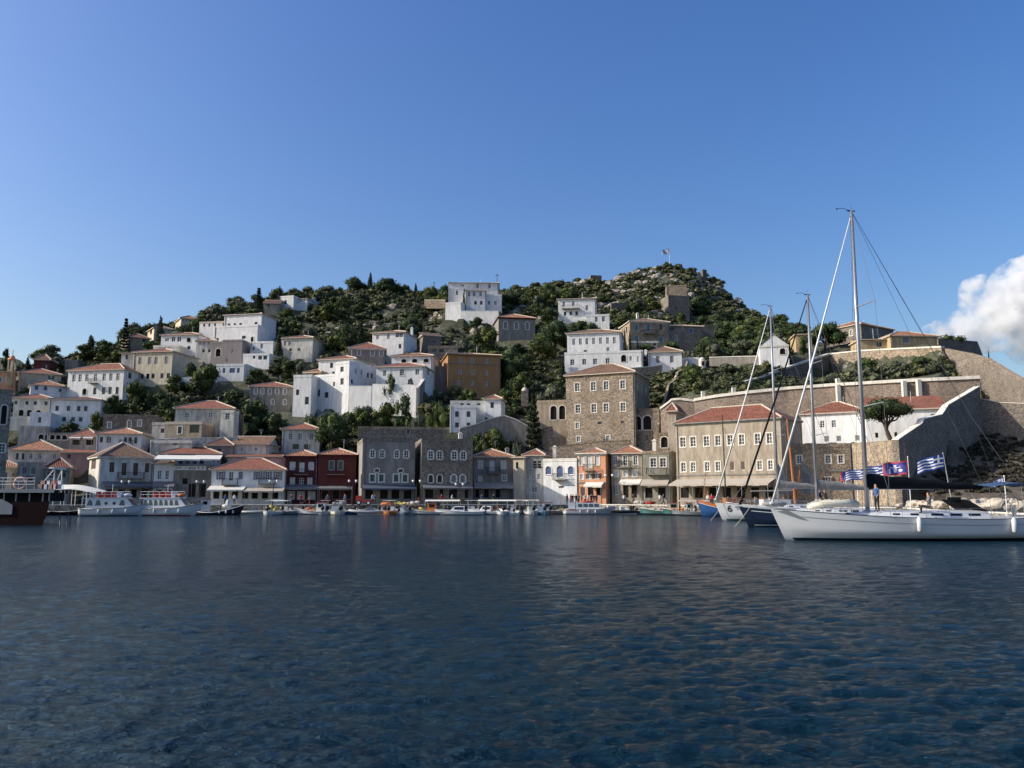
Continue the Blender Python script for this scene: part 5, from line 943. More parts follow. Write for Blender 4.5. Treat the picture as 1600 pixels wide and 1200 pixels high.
def place(fn):   # vertices local -> world through the root handled by MB.build(parent=..): convert here
    pass
class LB(MB):    # builds in the root's own coordinates
    def build(s, name, mat, parent=None, smooth=False):
        o = MB.build(s, name, mat, None, smooth)
        if parent is not None: o.parent = parent
        return o
def hull_parts(root, h, mat, deck=True, dm='cream_g', inner=None, N_=22, K=9, dz=.0, trim=None):
    m = LB(); idx = {}
    for i in range(N_+1):
        t = i/N_
        for j in range(2*K+1):
            k = abs(j-K)/K; sd = 1 if j >= K else -1; idx[i, j] = len(m.v); m.v.append(h.pt(t, k, sd))
    for i in range(N_):
        for j in range(2*K): m.f.append((idx[i, j], idx[i+1, j], idx[i+1, j+1], idx[i, j+1])); m.m.append(0)
    m.f.append(tuple(idx[0, j] for j in range(2*K+1))); m.m.append(0)
    if inner is not None:        # open boat: inner skin and floor
        for i in range(N_):
            t0, t1 = i/N_, (i+1)/N_
            for sd in (1, -1):
                a, b = h.pt(t0, 1, sd), h.pt(t1, 1, sd); c = lambda p, w_: (p[0]-.02, p[1]*(1-w_)-sd*0, p[2]); g = .1
                a2 = (a[0], sd*max(0, abs(a[1])-g), a[2]); b2 = (b[0], sd*max(0, abs(b[1])-g), b[2]); m.q([a, b, b2, a2]); m.q([a2, b2, (b2[0], b2[1]*.9, inner), (a2[0], a2[1]*.9, inner)])
            a, b, c_, d = h.pt(t0, 1, 1), h.pt(t1, 1, 1), h.pt(t1, 1, -1), h.pt(t0, 1, -1); f = lambda p: (p[0], p[1]*.9, inner); m.q([f(a), f(b), f(c_), f(d)])
    ho = m.build('hull', mat, root, True)
    if deck:
        d = LB()
        for i in range(N_): d.q([(*h.pt(i/N_, 1, s_)[:2], h.sheer(i/N_)-.03+dz) if False else (h.pt(i/N_, 1, s_)[0], h.pt(i/N_, 1, s_)[1]*.985, h.sheer(i/N_)+.005+dz) for s_ in (1, -1)]+[(h.pt((i+1)/N_, 1, s_)[0], h.pt((i+1)/N_, 1, s_)[1]*.985, h.sheer((i+1)/N_)+.005+dz) for s_ in (-1, 1)])
        d.build('deck', dm, root)
    if trim:
        r = LB()
        for sd in (1, -1): r.tube([Vector(h.pt(i/20, 1, sd, .02)) for i in range(21)], .045, 5)
        r.build('rubbing_strake', trim, root, True)
    return ho
def strip(h, root, t0, t1, z0, z1, mat, name, n=40, rel=False, parent=None, sides=(1, -1), off=.012):
    for sd in sides:
        m = LB()
        for i in range(n):
            a, b = t0+(t1-t0)*i/n, t0+(t1-t0)*(i+1)/n; f = lambda t, z: h.pz(t, (h.sheer(t)-z) if rel else z, sd, off)
            m.q([f(a, z0), f(b, z0), f(b, z1), f(a, z1)])
        m.build(name, mat, parent or root)
def root_boat(name, px, Y, head, label, cat, group=None, z=0., ref=0.):
    """head: direction of the bow in degrees from +X (right); ref: distance from the stern that stands at px"""
    x = xat(px, Y, 0); c, s = math.cos(R(head)), math.sin(R(head)); return empty(name, (x-c*ref, Y-s*ref, z), R(head), label, cat, group)
def outboard(root, x, z, y=0., mat='black', s=1.):
    e = bpy.data.objects.new('outboard_motor', None); COL.objects.link(e); e.parent = root
    m = LB(); X = x
    pr = [(-.02, .0), (-.30, .0), (-.36, .18), (-.30, .40), (-.06, .42), (.02, .2)]
    b = len(m.v); n = len(pr)
    for yy_, q in ((-.17, .82), (-.12, 1), (.12, 1), (.17, .82)):
        for p in pr: m.v.append((X+(-.15+(p[0]+.15)*q)*s, y+yy_*s, z+.25*s+(.2+(p[1]-.2)*q)*s))
    for a in range(3):
        for k in range(n): m.f.append((b+a*n+k, b+a*n+(k+1) % n, b+(a+1)*n+(k+1) % n, b+(a+1)*n+k)); m.m.append(0)
    m.f.append(tuple(b+k for k in range(n))); m.f.append(tuple(b+3*n+k for k in range(n))); m.m += [0, 0]
    m.build('engine_cover', mat, e, True); m = LB(); m.box(X-.22*s, X-.08*s, y-.05*s, y+.05*s, z-.6*s, z+.25*s); m.box(X-.4*s, X-.02*s, y-.015, y+.015, z-.48*s, z-.45*s); m.box(X-.3*s, X-.16*s, y-.06*s, y+.06*s, z-.68*s, z-.56*s); m.build('drive_leg', 'greyp', e)
def fender(root, p, r=.13, l=.6, mat='gel'):
    m = LB(); x, y, z = p; m.tube([(x, y, z), (x, y, z-.08), (x, y, z-.16), (x, y, z-l+.1), (x, y, z-l)], [.03, r*.6, r, r, .03], 10); m.build('fender', mat, root, True)
def small(kind, px, Y, head, label, col='gel', c2='cream_g', L=5.5, cat='boat', name=None, top='awnW', motor='black', ref=None):
    L = L*1.15; L_ = L; B = L*.36; g = 'small boats moored along the quay'
    nm = name or {'rib': 'inflatable_boat', 'open': 'open_boat', 'cuddy': 'motorboat', 'console': 'motorboat', 'fish': 'fishing_boat', 'taxi': 'water_taxi', 'canopy': 'canopy_boat'}[kind]
    r = root_boat(nm, px, Y, head, label, cat, g, 0, L/2 if ref is None else ref)
    if kind == 'rib':
        m = LB(); 
        for sd in (1, -1): m.tube([(0, sd*B*.42, .38), (L*.5, sd*B*.42, .38), (L*.75, sd*B*.36, .44), (L*.92, sd*B*.18, .55), (L*.98, 0, .6)], [.2, .22, .22, .2, .17], 9)
        m.build('tube', col, r, True); m = LB(); m.hexa([(0, -B*.4, .0), (L*.75, -B*.3, .0), (L*.75, B*.3, .0), (0, B*.4, .0), (0, -B*.4, .3), (L*.8, -B*.3, .35), (L*.8, B*.3, .35), (0, B*.4, .3)]); m.build('hull', 'gel', r)
        m = LB(); m.box(L*.35, L*.48, -.3, .3, .3, 1.05); m.hexa([(L*.47, -.3, 1.05), (L*.49, -.3, 1.05), (L*.49, .3, 1.05), (L*.47, .3, 1.05), (L*.40, -.25, 1.4), (L*.42, -.25, 1.4), (L*.42, .25, 1.4), (L*.40, .25, 1.4)]); m.build('console', c2, r); outboard(r, 0, .25, 0, motor); return r
    deck = kind in ('cuddy',); fb = .95 if kind in ('fish',) else .8
    h = Hull(L, B, .55, .5, fb*1.05, .25, .8 if kind != 'fish' else .35, .14, .5)
    hull_parts(r, h, col, deck=False, inner=.22 if kind != 'cuddy' else .42, trim='cap' if kind in ('open', 'fish') else None)
    strip(h, r, .03, .93, -.05, .06, 'redp' if kind == 'fish' else 'navy', 'boot_stripe', 20)
    if kind in ('cuddy', 'console'):
        m = LB(); n = 8
        for i in range(n):     # foredeck
            t0, t1 = .58+.42*i/n, .58+.42*(i+1)/n; f = lambda t, s_: (h.pt(t, 1, s_)[0], h.pt(t, 1, s_)[1]*.97, h.sheer(t)+.02); c = lambda t: (h.pt(t, 1, 1)[0], 0, h.sheer(t)+.16*(1-(t-.58)/.42)+.02)
            m.q([f(t0, 1), c(t0), c(t1), f(t1, 1)]); m.q([f(t0, -1), f(t1, -1), c(t1), c(t0)])
        m.build('foredeck', 'gel', r)
    if kind == 'cuddy':
        m = LB(); x0, x1, x2 = L*.40, L*.60, L*.72; w_ = B*.36; z0, z1 = h.sheer(.5)-.05, h.sheer(.5)+.75
        m.hexa([(x0, -w_, z0), (x2, -w_*.8, z0), (x2, w_*.8, z0), (x0, w_, z0), (x0, -w_*.85, z1), (x1, -w_*.7, z1), (x1, w_*.7, z1), (x0, w_*.85, z1)]); co = m.build('cabin', 'gel', r)
        m = LB()
        for sd in (1, -1): m.q([(x0+.15, sd*(w_*.95), z0+.3), (x1+.15, sd*w_*.80, z0+.3), (x1-.02, sd*w_*.76, z1-.12), (x0+.12, sd*w_*.885, z1-.12)])
        m.q([(x2-.12, -w_*.7, z0+.25), (x2-.12, w_*.7, z0+.25), (x1+.05, w_*.62, z1-.08), (x1+.05, -w_*.62, z1-.08)]); m.build('window', 'tint', co)
    if kind == 'console':
        m = LB(); m.box(L*.40, L*.52, -.35, .35, .25, 1.15); m.build('console', 'gel', r); m = LB()
        for x in (L*.32, L*.55):
            for y in (-.42, .42): m = LB(); m.tube([(x, y, .3), (x+.03, y*.95, 2.0)], .025, 5); m.build('top_post', 'steel', r)
        m = LB(); m.box(L*.25, L*.62, -.62, .62, 2.0, 2.07); m.build('hardtop', top, r); m = LB(); m.box(L*.22, L*.32, -.4, .4, .25, .72); m.build('seat', 'cream_g', r)
    if kind == 'canopy':
        m = LB(); x0, x1 = L*.08, L*.86; w_ = B*.43; n = 8
        for i in range(n):
            a, b = x0+(x1-x0)*i/n, x0+(x1-x0)*(i+1)/n; f = lambda x, y, z: (x, y, z); z = 2.05
            m.hexa([(a, -w_, z-.12), (b, -w_, z-.12), (b, 0, z+.05), (a, 0, z+.05), (a, -w_, z-.08), (b, -w_, z-.08), (b, 0, z+.1), (a, 0, z+.1)]); m.hexa([(a, 0, z+.05), (b, 0, z+.05), (b, w_, z-.12), (a, w_, z-.12), (a, 0, z+.1), (b, 0, z+.1), (b, w_, z-.08), (a, w_, z-.08)])
        m.build('canopy', top, r); m = LB()
        for x in (x0+.1, (x0+x1)/2, x1-.1):
            for y in (-w_+.04, w_-.04): m = LB(); m.tube([(x, y*.95, .4), (x, y, 1.95)], .025, 5); m.build('canopy_post', 'steel', r)
        m = LB()
        for k in range(3): m.box(L*(.2+.2*k), L*(.27+.2*k), -B*.36, B*.36, .4, .5)
        m.build('thwart', c2, r); m = LB(); rr = random.Random(int(px))
        for k in range(7): m.ball((L*rr.uniform(.15, .7), rr.uniform(-B*.3, B*.3), .7+rr.uniform(0, .5)), rr.uniform(.14, .26), 7, 5, (1, 1, .9), .15, rr)
        m.build('fishing_gear', rr.choice(['yel', 'orangep', 'rope']), r)
    if kind == 'open':
        m = LB()
        for k in range(3): m.box(L*(.22+.22*k), L*(.27+.22*k), -B*.38, B*.38, .38, .43)
        m.build('thwart', 'teak', r)
    if kind == 'fish':
        m = LB(); m.hexa([(L*.2, -.5, .3), (L*.42, -.5, .3), (L*.42, .5, .3), (L*.2, .5, .3), (L*.2, -.45, 1.7), (L*.40, -.45, 1.7), (L*.40, .45, 1.7), (L*.2, .45, 1.7)]); wo = m.build('wheelhouse', c2, r)
        m = LB(); m.box(L*.17, L*.44, -.56, .56, 1.7, 1.78); m.build('roof', 'redp' if c2 != 'orangep' else 'navy', wo); m = LB(); m.box(L*.25, L*.37, -.506, .506, 1.05, 1.5); m.box(L*.418, L*.425, -.35, .35, 1.05, 1.5); m.build('window', 'tint', wo)
        m = LB(); m.tube([(L*.62, 0, .3), (L*.62, 0, 2.6)], [.05, .03], 6); m.tube([(L*.62, 0, 2.5), (L*.97, 0, fb)], .012, 4); m.build('mast', 'varn', r); rr = random.Random(int(px)+1); m = LB()
        for k in range(6): m.ball((L*rr.uniform(.5, .8), rr.uniform(-.5, .5), .55+rr.uniform(0, .35)), rr.uniform(.15, .3), 7, 5, (1.2, 1, .7), .15, rr)
        m.build('fishing_net', rr.choice(['yel', 'orangep', 'rope']), r)
    if motor: outboard(r, 0, .35, 0, motor, 1.35)
    return r
def ferry(px, Y, head, L, label, red=False, circ=False):
    r = root_boat('passenger_boat', px, Y, head, label, 'passenger boat', None, 0, L/2); B = L*.31; h = Hull(L, B, 1.05, .95, 1.75, .3, .85, .16, .5); hull_parts(r, h, 'gel', dm='gel', trim='greyp')
    strip(h, r, .02, .93, -.05, .12, 'bluep' if not red else 'redp', 'boot_stripe', 24)
    m = LB(); w_ = B*.39; x0, x1, x2 = L*.10, L*.66, L*.78; z0, z1 = 1.0, 2.35
    m.hexa([(x0, -w_, z0), (x2, -w_*.8, z0+.2), (x2, w_*.8, z0+.2), (x0, w_, z0), (x0, -w_*.93, z1), (x1, -w_*.78, z1+.05), (x1, w_*.78, z1+.05), (x0, w_*.93, z1)]); co = m.build('cabin', 'gel', r)
    m = LB(); m.hexa([(x0-.6, -w_*1.02, z1), (x1+.1, -w_*.85, z1+.06), (x1+.1, w_*.85, z1+.06), (x0-.6, w_*1.02, z1), (x0-.6, -w_*1.02, z1+.1), (x1+.1, -w_*.85, z1+.16), (x1+.1, w_*.85, z1+.16), (x0-.6, w_*1.02, z1+.1)]); m.build('roof', 'gel', co)
    nw = 7 if not circ else 5
    for k in range(nw):
        a, b = x0+(x1-x0)*(k+.12)/nw, x0+(x1-x0)*(k+.88)/nw; sk = .22
        for sd in (1, -1):
            m = LB(); g = lambda x, z: (x, sd*(w_*(1-.07*(z-z0)/(z1-z0))*(1-(.16 if x > x0 else 0)*((x-x0)/(x1-x0)))+.02), z)
            if circ and k in (2, 3): c = ((a+b)/2, z0+.72); m.q([g(c[0]+.22*math.cos(q*.7854), c[1]+.22*math.sin(q*.7854)) for q in range(8)][::sd]); m.build('porthole', 'tint', co)
            else: m.q([g(a, z0+.42), g(b, z0+.42), g(b-sk, z1-.2), g(a+(sk if circ else 0), z1-.2)][::sd]); m.build('window', 'boatwin', co)
    m = LB(); m.q([(x2-.18, -w_*.68, z0+.48), (x2-.18, w_*.68, z0+.48), (x1+.12, w_*.66, z1-.05), (x1+.12, -w_*.66, z1-.05)]); m.build('windscreen', 'tint', co)
    m = LB(); 
    for zz_ in (.45, .85):
        for sd in (1, -1): m.tube([(x0-.4, sd*w_*.95, z1+.1+zz_), (x1-.2, sd*w_*.8, z1+.1+zz_)], .025, 5)
    for k in range(7):
        for sd in (1, -1): x = x0-.4+(x1-x0+.2)*k/6; m.tube([(x, sd*w_*(.95-.15*k/6), z1+.1), (x, sd*w_*(.95-.15*k/6), z1+.95)], .022, 5)
    m.build('railing', 'paintW', r)
    for k in range(4): x = L*(.22+.1*k); m = LB(); m.box(x, x+.5, -w_*.7, w_*.7, z1+.18, z1+.5); m.box(x, x+.1, -w_*.7, w_*.7, z1+.5, z1+.95); m.build('bench', 'redp' if k < 3 else 'paintW', r)
    m = LB(); m.ball((L*.64, 0, z1+.45), .38, 10, 6, (1.6, 1.8, .7)); m.build('life_raft', 'orangep' if red else 'gel', r, True)
    for k in (.3, .5, .68): fender(r, (L*k, -h.half(k)-.12, .95), .11, .6); fender(r, (L*k, h.half(k)+.12, .95), .11, .6)
    m = LB(); m.tube([(L*.42, 0, z1), (L*.42, 0, z1+1.9)], .035); m.build('mast', 'paintW', r)
    m = LB(); m.tube([(L*.8, .4, 1.5), (L*.8, .4, 2.1), (L*.98, 0, 2.25), (L*.8, -.4, 2.1), (L*.8, -.4, 1.5)], .025, 5); m.build('bow_rail', 'steel', r)
ferry(182, 111, 6, 9.2, 'white passenger boat with round portholes at the left harbour', False, True)
ferry(268, 112, -4, 9.0, 'white passenger boat with row of square windows and red benches', True)
# dark wooden boat and black hulled tug
r = small('open', 105, 115, 10, 'dark maroon wooden boat beside the dark red ship', 'shipred', 'cream_g', 5.2, motor=None)
r = root_boat('workboat', 343, 116, 8, 'black hulled workboat with white wheelhouse at the stern', 'workboat', None, 0, 3.4); h = Hull(6.8, 2.3, .55, .45, 1.45, .3, .5, .1, .5); hull_parts(r, h, 'black', dm='cream_g', trim='paintW')
m = LB(); m.box(.9, 2.0, -.6, .6, .6, 2.2); wo = m.build('wheelhouse', 'gel', r); m = LB(); m.box(.8, 2.15, -.68, .68, 2.2, 2.28); m.build('roof', 'redp', wo); m = LB(); m.box(1.2, 1.8, -.61, .61, 1.5, 1.95); m.build('window', 'tint', wo)
m = LB(); m.ball((4.3, 0, 1.15), .55, 10, 6, (1.3, .9, .8)); m.build('winch_housing', 'creamp', r, True); m = LB(); m.tube([(4.5, 0, 1.2), (4.5, 0, 1.9)], [.4, .28], 10); m.tube([(4.5, 0, 1.9), (4.5, 0, 2.15)], [.3, .2], 8); m.build('funnel', 'gel', r)
for k in range(3): fender(r, (3.6+.9*k, -h.half(.55+.13*k)-.1, .7), .13, .5)
SB = [
 ('rib', 392, 117.5, 200, 'dark inflatable boat right of the black workboat', 'rubber', 'greyp', 4.2), ('rib', 404, 116.5, 12, 'grey inflatable boat with low tubes beside the white canopy boat', 'grpvc', 'greyp', 4.4),
 ('canopy', 432, 116, 80, 'white boat seen stern on with frame and hoops before white terrace', 'gel', 'greyp', 4.6), ('open', 463, 118, 12, 'grey open wooden boat with white gunwale below the maroon house', 'greyp', 'teak', 5.6),
 ('fish', 490, 117, 175, 'small fishing boat with pinkish wheelhouse and rigging mast', 'gel', 'gel', 5.2), ('console', 508, 118.5, 95, 'white motorboat with two hoops below the dark red house', 'gel', 'gel', 4.4), ('cuddy', 524, 117, 115, 'cream motorboat with raised bow beside the blue boat', 'creamp', 'gel', 4.8),
 ('open', 545, 117.5, 6, 'blue open boat covered with pale tarpaulin', 'bluep', 'teak', 5.0), ('rib', 575, 117, 186, 'grey inflatable boat before the quay gap', 'grpvc', 'greyp', 5.0), ('open', 561, 120, 20, 'royal blue rowing boat tucked by the quay', 'bluep', 'teak', 4.2),
 ('console', 613, 117, 88, 'orange hulled motorboat with white console', 'orangep', 'orangep', 4.8), ('rib', 630, 118, 84, 'cream inflatable boat between motorboats before the stone mansions', 'creamp', 'gel', 4.4), ('fish', 662, 118, 178, 'orange and white fishing boat with nets on deck', 'gel', 'orangep', 5.6),
 ('canopy', 690, 118.5, 176, 'grey fishing boat with thin white canopy', 'greyp', 'gel', 5.8), ('cuddy', 718, 115, 182, 'long white speedboat with black outboard in front row', 'gel', 'gel', 6.2), ('console', 735, 120, 176, 'white fishing motorboat with white hardtop behind the speedboat', 'gel', 'gel', 5.6),
 ('canopy', 775, 119.5, 178, 'canopy boat with yellow gear under a white awning', 'gel', 'yel', 6.4), ('cuddy', 762, 117, 170, 'white cabin motorboat with dark outboard below the grey house', 'gel', 'gel', 5.2), ('rib', 800, 117, 96, 'cream inflatable boat with big outboard before the canopy boats', 'creamp', 'gel', 4.6),
 ('canopy', 815, 121, 176, 'large brown boat with long beige canopy', 'varn', 'teak', 5.6), ('console', 828, 117.5, 100, 'white motorboat with sail like cover before the canopy boats', 'gel', 'gel', 4.6), ('cuddy', 845, 118, 100, 'small pale blue cabin boat near the pale house', 'lblue', 'gel', 4.4),
 ('fish', 868, 120, 4, 'grey hulled boat with white wheelhouse below the bright white house', 'greyp', 'gel', 5.6), ('open', 783, 116, 100, 'white dinghy with outboard nestling between bigger boats', 'gel', 'teak', 3.6),
 ('rib', 968, 122, 186, 'dark inflatable boat with black outboard beside the water taxi', 'rubber', 'gel', 4.4), ('cuddy', 955, 123.5, 188, 'white boat with twin windscreens behind the water taxi', 'gel', 'gel', 5.0), ('open', 1000, 124.5, 176, 'pale low rowing boat under the rocks', 'lblue', 'teak', 4.6), ('open', 1017, 122.5, 4, 'dark green rowing boat beside the rocks', 'teal', 'teak', 4.2),
 ('fish', 1038, 117.5, 172, 'teal hulled fishing boat with cream wheelhouse', 'teal', 'creamp', 6.0), ('fish', 1066, 115, 176, 'dark green fishing boat with pink gear before the tan mansion', 'teal', 'gel', 4.8), ('canopy', 1082, 112.5, 170, 'grey fishing boat with beige canopy left of the blue caique', 'greyp', 'rope', 4.8),
 ('open', 650, 120.5, 8, 'brown wooden boat behind the orange fishing boat', 'varn', 'teak', 4.8), ('rib', 598, 120, 10, 'small white tender behind the grey inflatable', 'creamp', 'gel', 3.4), ('open', 478, 120.5, 10, 'small white rowing boat behind the grey open boat', 'gel', 'teak', 4.4)]
for k, px in enumerate((447, 475, 500, 533, 555, 590, 605, 640, 672, 703, 748, 788, 808, 856, 883)):
    x_ = xat(px, 124.5, 0); b = small('open' if k % 3 else 'console', px, 121.6 if k % 2 else 122.2, 90+8*(k % 3), 'small %s tender squeezed between the moored boats and quay' % ['white', 'cream', 'royal blue', 'white', 'red', 'pale blue', 'orange'][k % 7], ['gel', 'creamp', 'bluep', 'gel', 'redp', 'lblue', 'orangep'][k % 7], 'gel', 3.4, motor='black'); b['group'] = 'tenders against the quay'
for b in SB: small(b[0], b[1], b[2]+(2.2 if b[1] < 900 else .3), b[3], b[4], b[5], b[6], b[7], top='awnB' if 'beige' in b[4] else 'awnW')
# water taxi with red stripe
r = root_boat('water_taxi', 922, 120, -3, 'white and red water taxi with pale windows before the orange house', 'water taxi', None, 0, 3.7); L = 7.4; h = Hull(L, 2.5, .8, .7, 1.05, .3, .85, .16, .5); hull_parts(r, h, 'gel', dm='gel'); strip(h, r, .01, .95, -.05, .42, 'redp', 'red_band', 24); strip(h, r, .01, .95, .72, .62, 'redp', 'stripe', 24)
m = LB(); w_ = .95; m.hexa([(1.6, -w_, .75), (5.6, -w_*.8, .8), (5.6, w_*.8, .8), (1.6, w_, .75), (1.7, -w_*.9, 1.75), (4.9, -w_*.75, 1.7), (4.9, w_*.75, 1.7), (1.7, w_*.9, 1.75)]); co = m.build('cabin', 'gel', r)
for k in range(4):
    for sd in (1, -1): m = LB(); a = 1.9+.8*k; g = lambda x, z: (x, sd*(w_*(1-.1*(z-.75))*(1-.2*(x-1.6)/4)+.02), z); m.q([g(a, 1.1), g(a+.65, 1.1), g(a+.6, 1.55), g(a, 1.55)]); m.build('window', 'boatwin', co)
m = LB(); m.box(.5, 1.5, -.8, .8, .8, 1.7); m.build('aft_cabin', 'gel', r); m = LB(); m.ball((3.3, 0, 1.85), .5, 10, 5, (2, 1, .35)); m.build('roof_box', 'redp', r, True)
for k in (.3, .45, .6): fender(r, (L*k, -h.half(k)-.1, .7), .09, .5)

# ------------------------------------------------------------- sailing yachts
def flag(parent, p, d, up, w_, hgt, kind, droop=.25, nx_=27, ny_=18, wave=.12):
    """wavy cloth from the hoist p, flying along d"""
    m = MB(); d = Vector(d).normalized(); n = Vector((-d.y, d.x, 0)); p = Vector(p); P = {}
    for i in range(nx_+1):
        for j in range(ny_+1):
            u, v = i/nx_, j/ny_; q = p+d*(u*w_)+Vector((0, 0, -v*hgt-droop*w_*u**1.3))+n*(wave*w_*math.sin(u*8+v*1.5)*u**.6)+Vector((0, 0, .035*w_*math.sin(u*9+1)*u)); P[i, j] = len(m.v); m.v.append(tuple(q))
    for i in range(nx_):
        for j in range(ny_):
            u, v = (i+.5)/nx_, (j+.5)/ny_
            if kind == 'greek':
                s = int(v*9); c = s % 2
                if u < .37 and v < 5/9: c = 1 if (abs(u-.185) < .038 or abs(v-.278) < .056) else 0
            else:
                if u < .06 or u > .94 or v < .09 or v > .91: c = 2
                else: c = 1 if (abs(u-.5) < .04 and .2 < v < .8) or (abs(v-.42) < .05 and .3 < u < .72) or (((u-.3)*1.6)**2+(v-.65)**2 < .012) or (abs(u-.75) < .03 and v > .5) else (3 if (u+v) % .5 < .22 else 0)
            m.f.append((P[i, j], P[i+1, j], P[i+1, j+1], P[i, j+1])); m.m.append(c)
    return m.build('flag_cloth', ['flagb', 'flagw', 'flagr', 'flagp'], parent, True)
def yacht(label, L, B, bow_px, bow_Y, head, hull, mast_x, mast_h, fb=(1.25, 1.3, 1.75), genoa='sail', boomL=6., boomz=2.0, cover='sailk', spread=2, lean=0, detail=False, genoa_r=.1, rake=.06):
    """bow at the given pixel; head = bow direction"""
    x = xat(bow_px, bow_Y, 1.5); c, s = math.cos(R(head)), math.sin(R(head)); r = empty('sailing_yacht', (x-c*L, bow_Y-s*L, 0), R(head), label, 'sailing yacht', 'yachts moored at the mole')
    h = Hull(L, B, *fb, .5, .82, rake, .42, .12); hull_parts(r, h, hull, dm='gel', N_=34, K=12)
    strip(h, r, .01, .965, -.03, .07, 'black', 'waterline_paint', 40); 
    # coachroof
    m = LB(); n = 14; ca, cb = .24, .74; prof = []
    for i in range(n+1):
        t = ca+(cb-ca)*i/n; X = L*t*(1-rake*.5); w_ = h.half(t)*.62*(1-.45*max(0, (i/n-.5)/.5)**1.5); z = h.sheer(t); hh = .42*(1-(i/n)**3.2)+.02; prof.append((X, w_, z, hh))
    for (a, b) in zip(prof, prof[1:]):
        for sd in (1, -1): m.q([(a[0], sd*a[1], a[2]), (b[0], sd*b[1], b[2]), (b[0], sd*b[1]*.86, b[2]+b[3]), (a[0], sd*a[1]*.86, a[2]+a[3])][::sd]); m.q([(a[0], sd*a[1]*.86, a[2]+a[3]), (b[0], sd*b[1]*.86, b[2]+b[3]), (b[0], 0, b[2]+b[3]+.07), (a[0], 0, a[2]+a[3]+.07)][::sd])
    a = prof[0]; m.q([(a[0], -a[1], a[2]), (a[0], a[1], a[2]), (a[0], a[1]*.86, a[2]+a[3]), (a[0], 0, a[2]+a[3]+.07), (a[0], -a[1]*.86, a[2]+a[3])]); co = m.build('coachroof', 'gel', r)
    for i0, i1 in ((1, 2.3), (3, 4.3), (5, 6.3), (7.6, 8.4), (9.4, 10.1)):
        for sd in (1, -1):
            m = LB(); g = lambda q, k: (lambda a, b, f: (a[0]+(b[0]-a[0])*f, sd*((a[1]+(b[1]-a[1])*f)*(1-.14*k)+.012), a[2]+(b[2]-a[2])*f+(a[3]+(b[3]-a[3])*f)*k))(prof[int(q)], prof[int(q)+1], q-int(q))
            m.q([g(i0, .36), g(i1, .36), g(i1, .68), g(i0, .68)][::sd]); m.build('window', 'tint', co)
    # spars
    mx = mast_x; zd = h.sheer(mx/L)+.35; top = mast_h; m = LB(); m.tube([(mx, 0, zd-.4), (mx-.05-lean, 0, top*.6), (mx-.12-lean*1.5, 0, top)], [.13, .13, .10], 12); mo = m.build('mast', 'alu', r, True)
    tx = mx-.12-lean*1.5
    for k in range(spread):
        z = zd+(top-zd)*(k+1)/(spread+1.0); w_ = B*.36*(1-.15*k)
        for sd in (1, -1): m = LB(); m.tube([(mx-.06, 0, z), (mx-.55, sd*w_, z+.12)], [.05, .03], 6); m.build('spreader', 'alu', mo)
    m = LB()
    for sd in (1, -1):
        pts = [(mx-.3, sd*B*.44, h.sheer(mx/L))]+[(mx-.55, sd*B*.36*(1-.15*k), zd+(top-zd)*(k+1)/(spread+1.0)+.12) for k in range(spread)]+[(tx, 0, top-.1)]; m.tube(pts, .014, 4); m.tube([(mx-.7, sd*B*.43, h.sheer(mx/L)), (mx-.06, 0, zd+(top-zd)/(spread+1.0))], .012, 4)
    bs = (L*.03, 0, h.sheer(0)+.1)
    for sd in (1, -1): m.tube([(tx, 0, top), (L*.22, sd*.05, top*.36), (L*.05, sd*B*.3, h.sheer(0)+.1)], .014, 4)
    m.tube([(tx, 0, top), (mx-boomL, 0, boomz+zd-.2)], .012, 4); m.tube([(tx+.1, 0, top), (mx+.3, .25, zd)], .01, 4); m.build('standing_rigging', 'wire', mo)
    bp = h.pt(1, 1); m = LB(); m.tube([(bp[0]-.15, 0, bp[2]+.35), (bp[0]-.15+(tx-bp[0])*.5, 0, bp[2]+(top-bp[2])*.5), (tx+.1, 0, top-.5)], [genoa_r, genoa_r*.9, genoa_r*.45], 8); m.ball((bp[0]-.13, 0, bp[2]+.3), .17, 8, 5, (1, 1, .7)); m.build('furled_genoa', genoa, r, True)
    bz = zd+boomz; m = LB(); m.tube([(mx-.12, 0, bz), (mx-boomL, 0, bz+.05)], .085, 8); bo = m.build('boom', 'alu', r, True)
    m = LB(); n = 14; b0 = len(m.v)
    for i in range(n+1):
        u = i/n; X = mx+.05-(boomL*.97)*u; ht = .72*(1-u)+.30+.05*math.sin(i*1.7); w_ = .17+.06*(1-u)
        for k in range(10): t = 2*math.pi*k/10; m.v.append((X, w_*math.cos(t), bz+.06+ht/2*(1+math.sin(t))-.12))
    for i in range(n):
        for k in range(10): m.f.append((b0+i*10+k, b0+i*10+(k+1) % 10, b0+(i+1)*10+(k+1) % 10, b0+(i+1)*10+k)); m.m.append(0)
    m.f += [tuple(b0+k for k in range(10)), tuple(b0+n*10+k for k in range(10))]; m.m += [0, 0]; m.build('sail_cover', cover, bo, True)
    m = LB(); m.tube([(tx, 0, top), (tx+.6, 0, top+.18), (tx+.95, 0, top+.12)], .018, 4); m.tube([(tx, 0, top), (tx, 0, top+.5)], .012, 4); m.tube([(tx-.25, 0, top), (tx+.3, 0, top)], .04, 5); m.ball((tx+1.0, 0, top+.12), .06, 6, 4); m.build('wind_vane', 'iron', mo)
    # stanchions, lifelines, pulpit
    m = LB(); N2 = 11
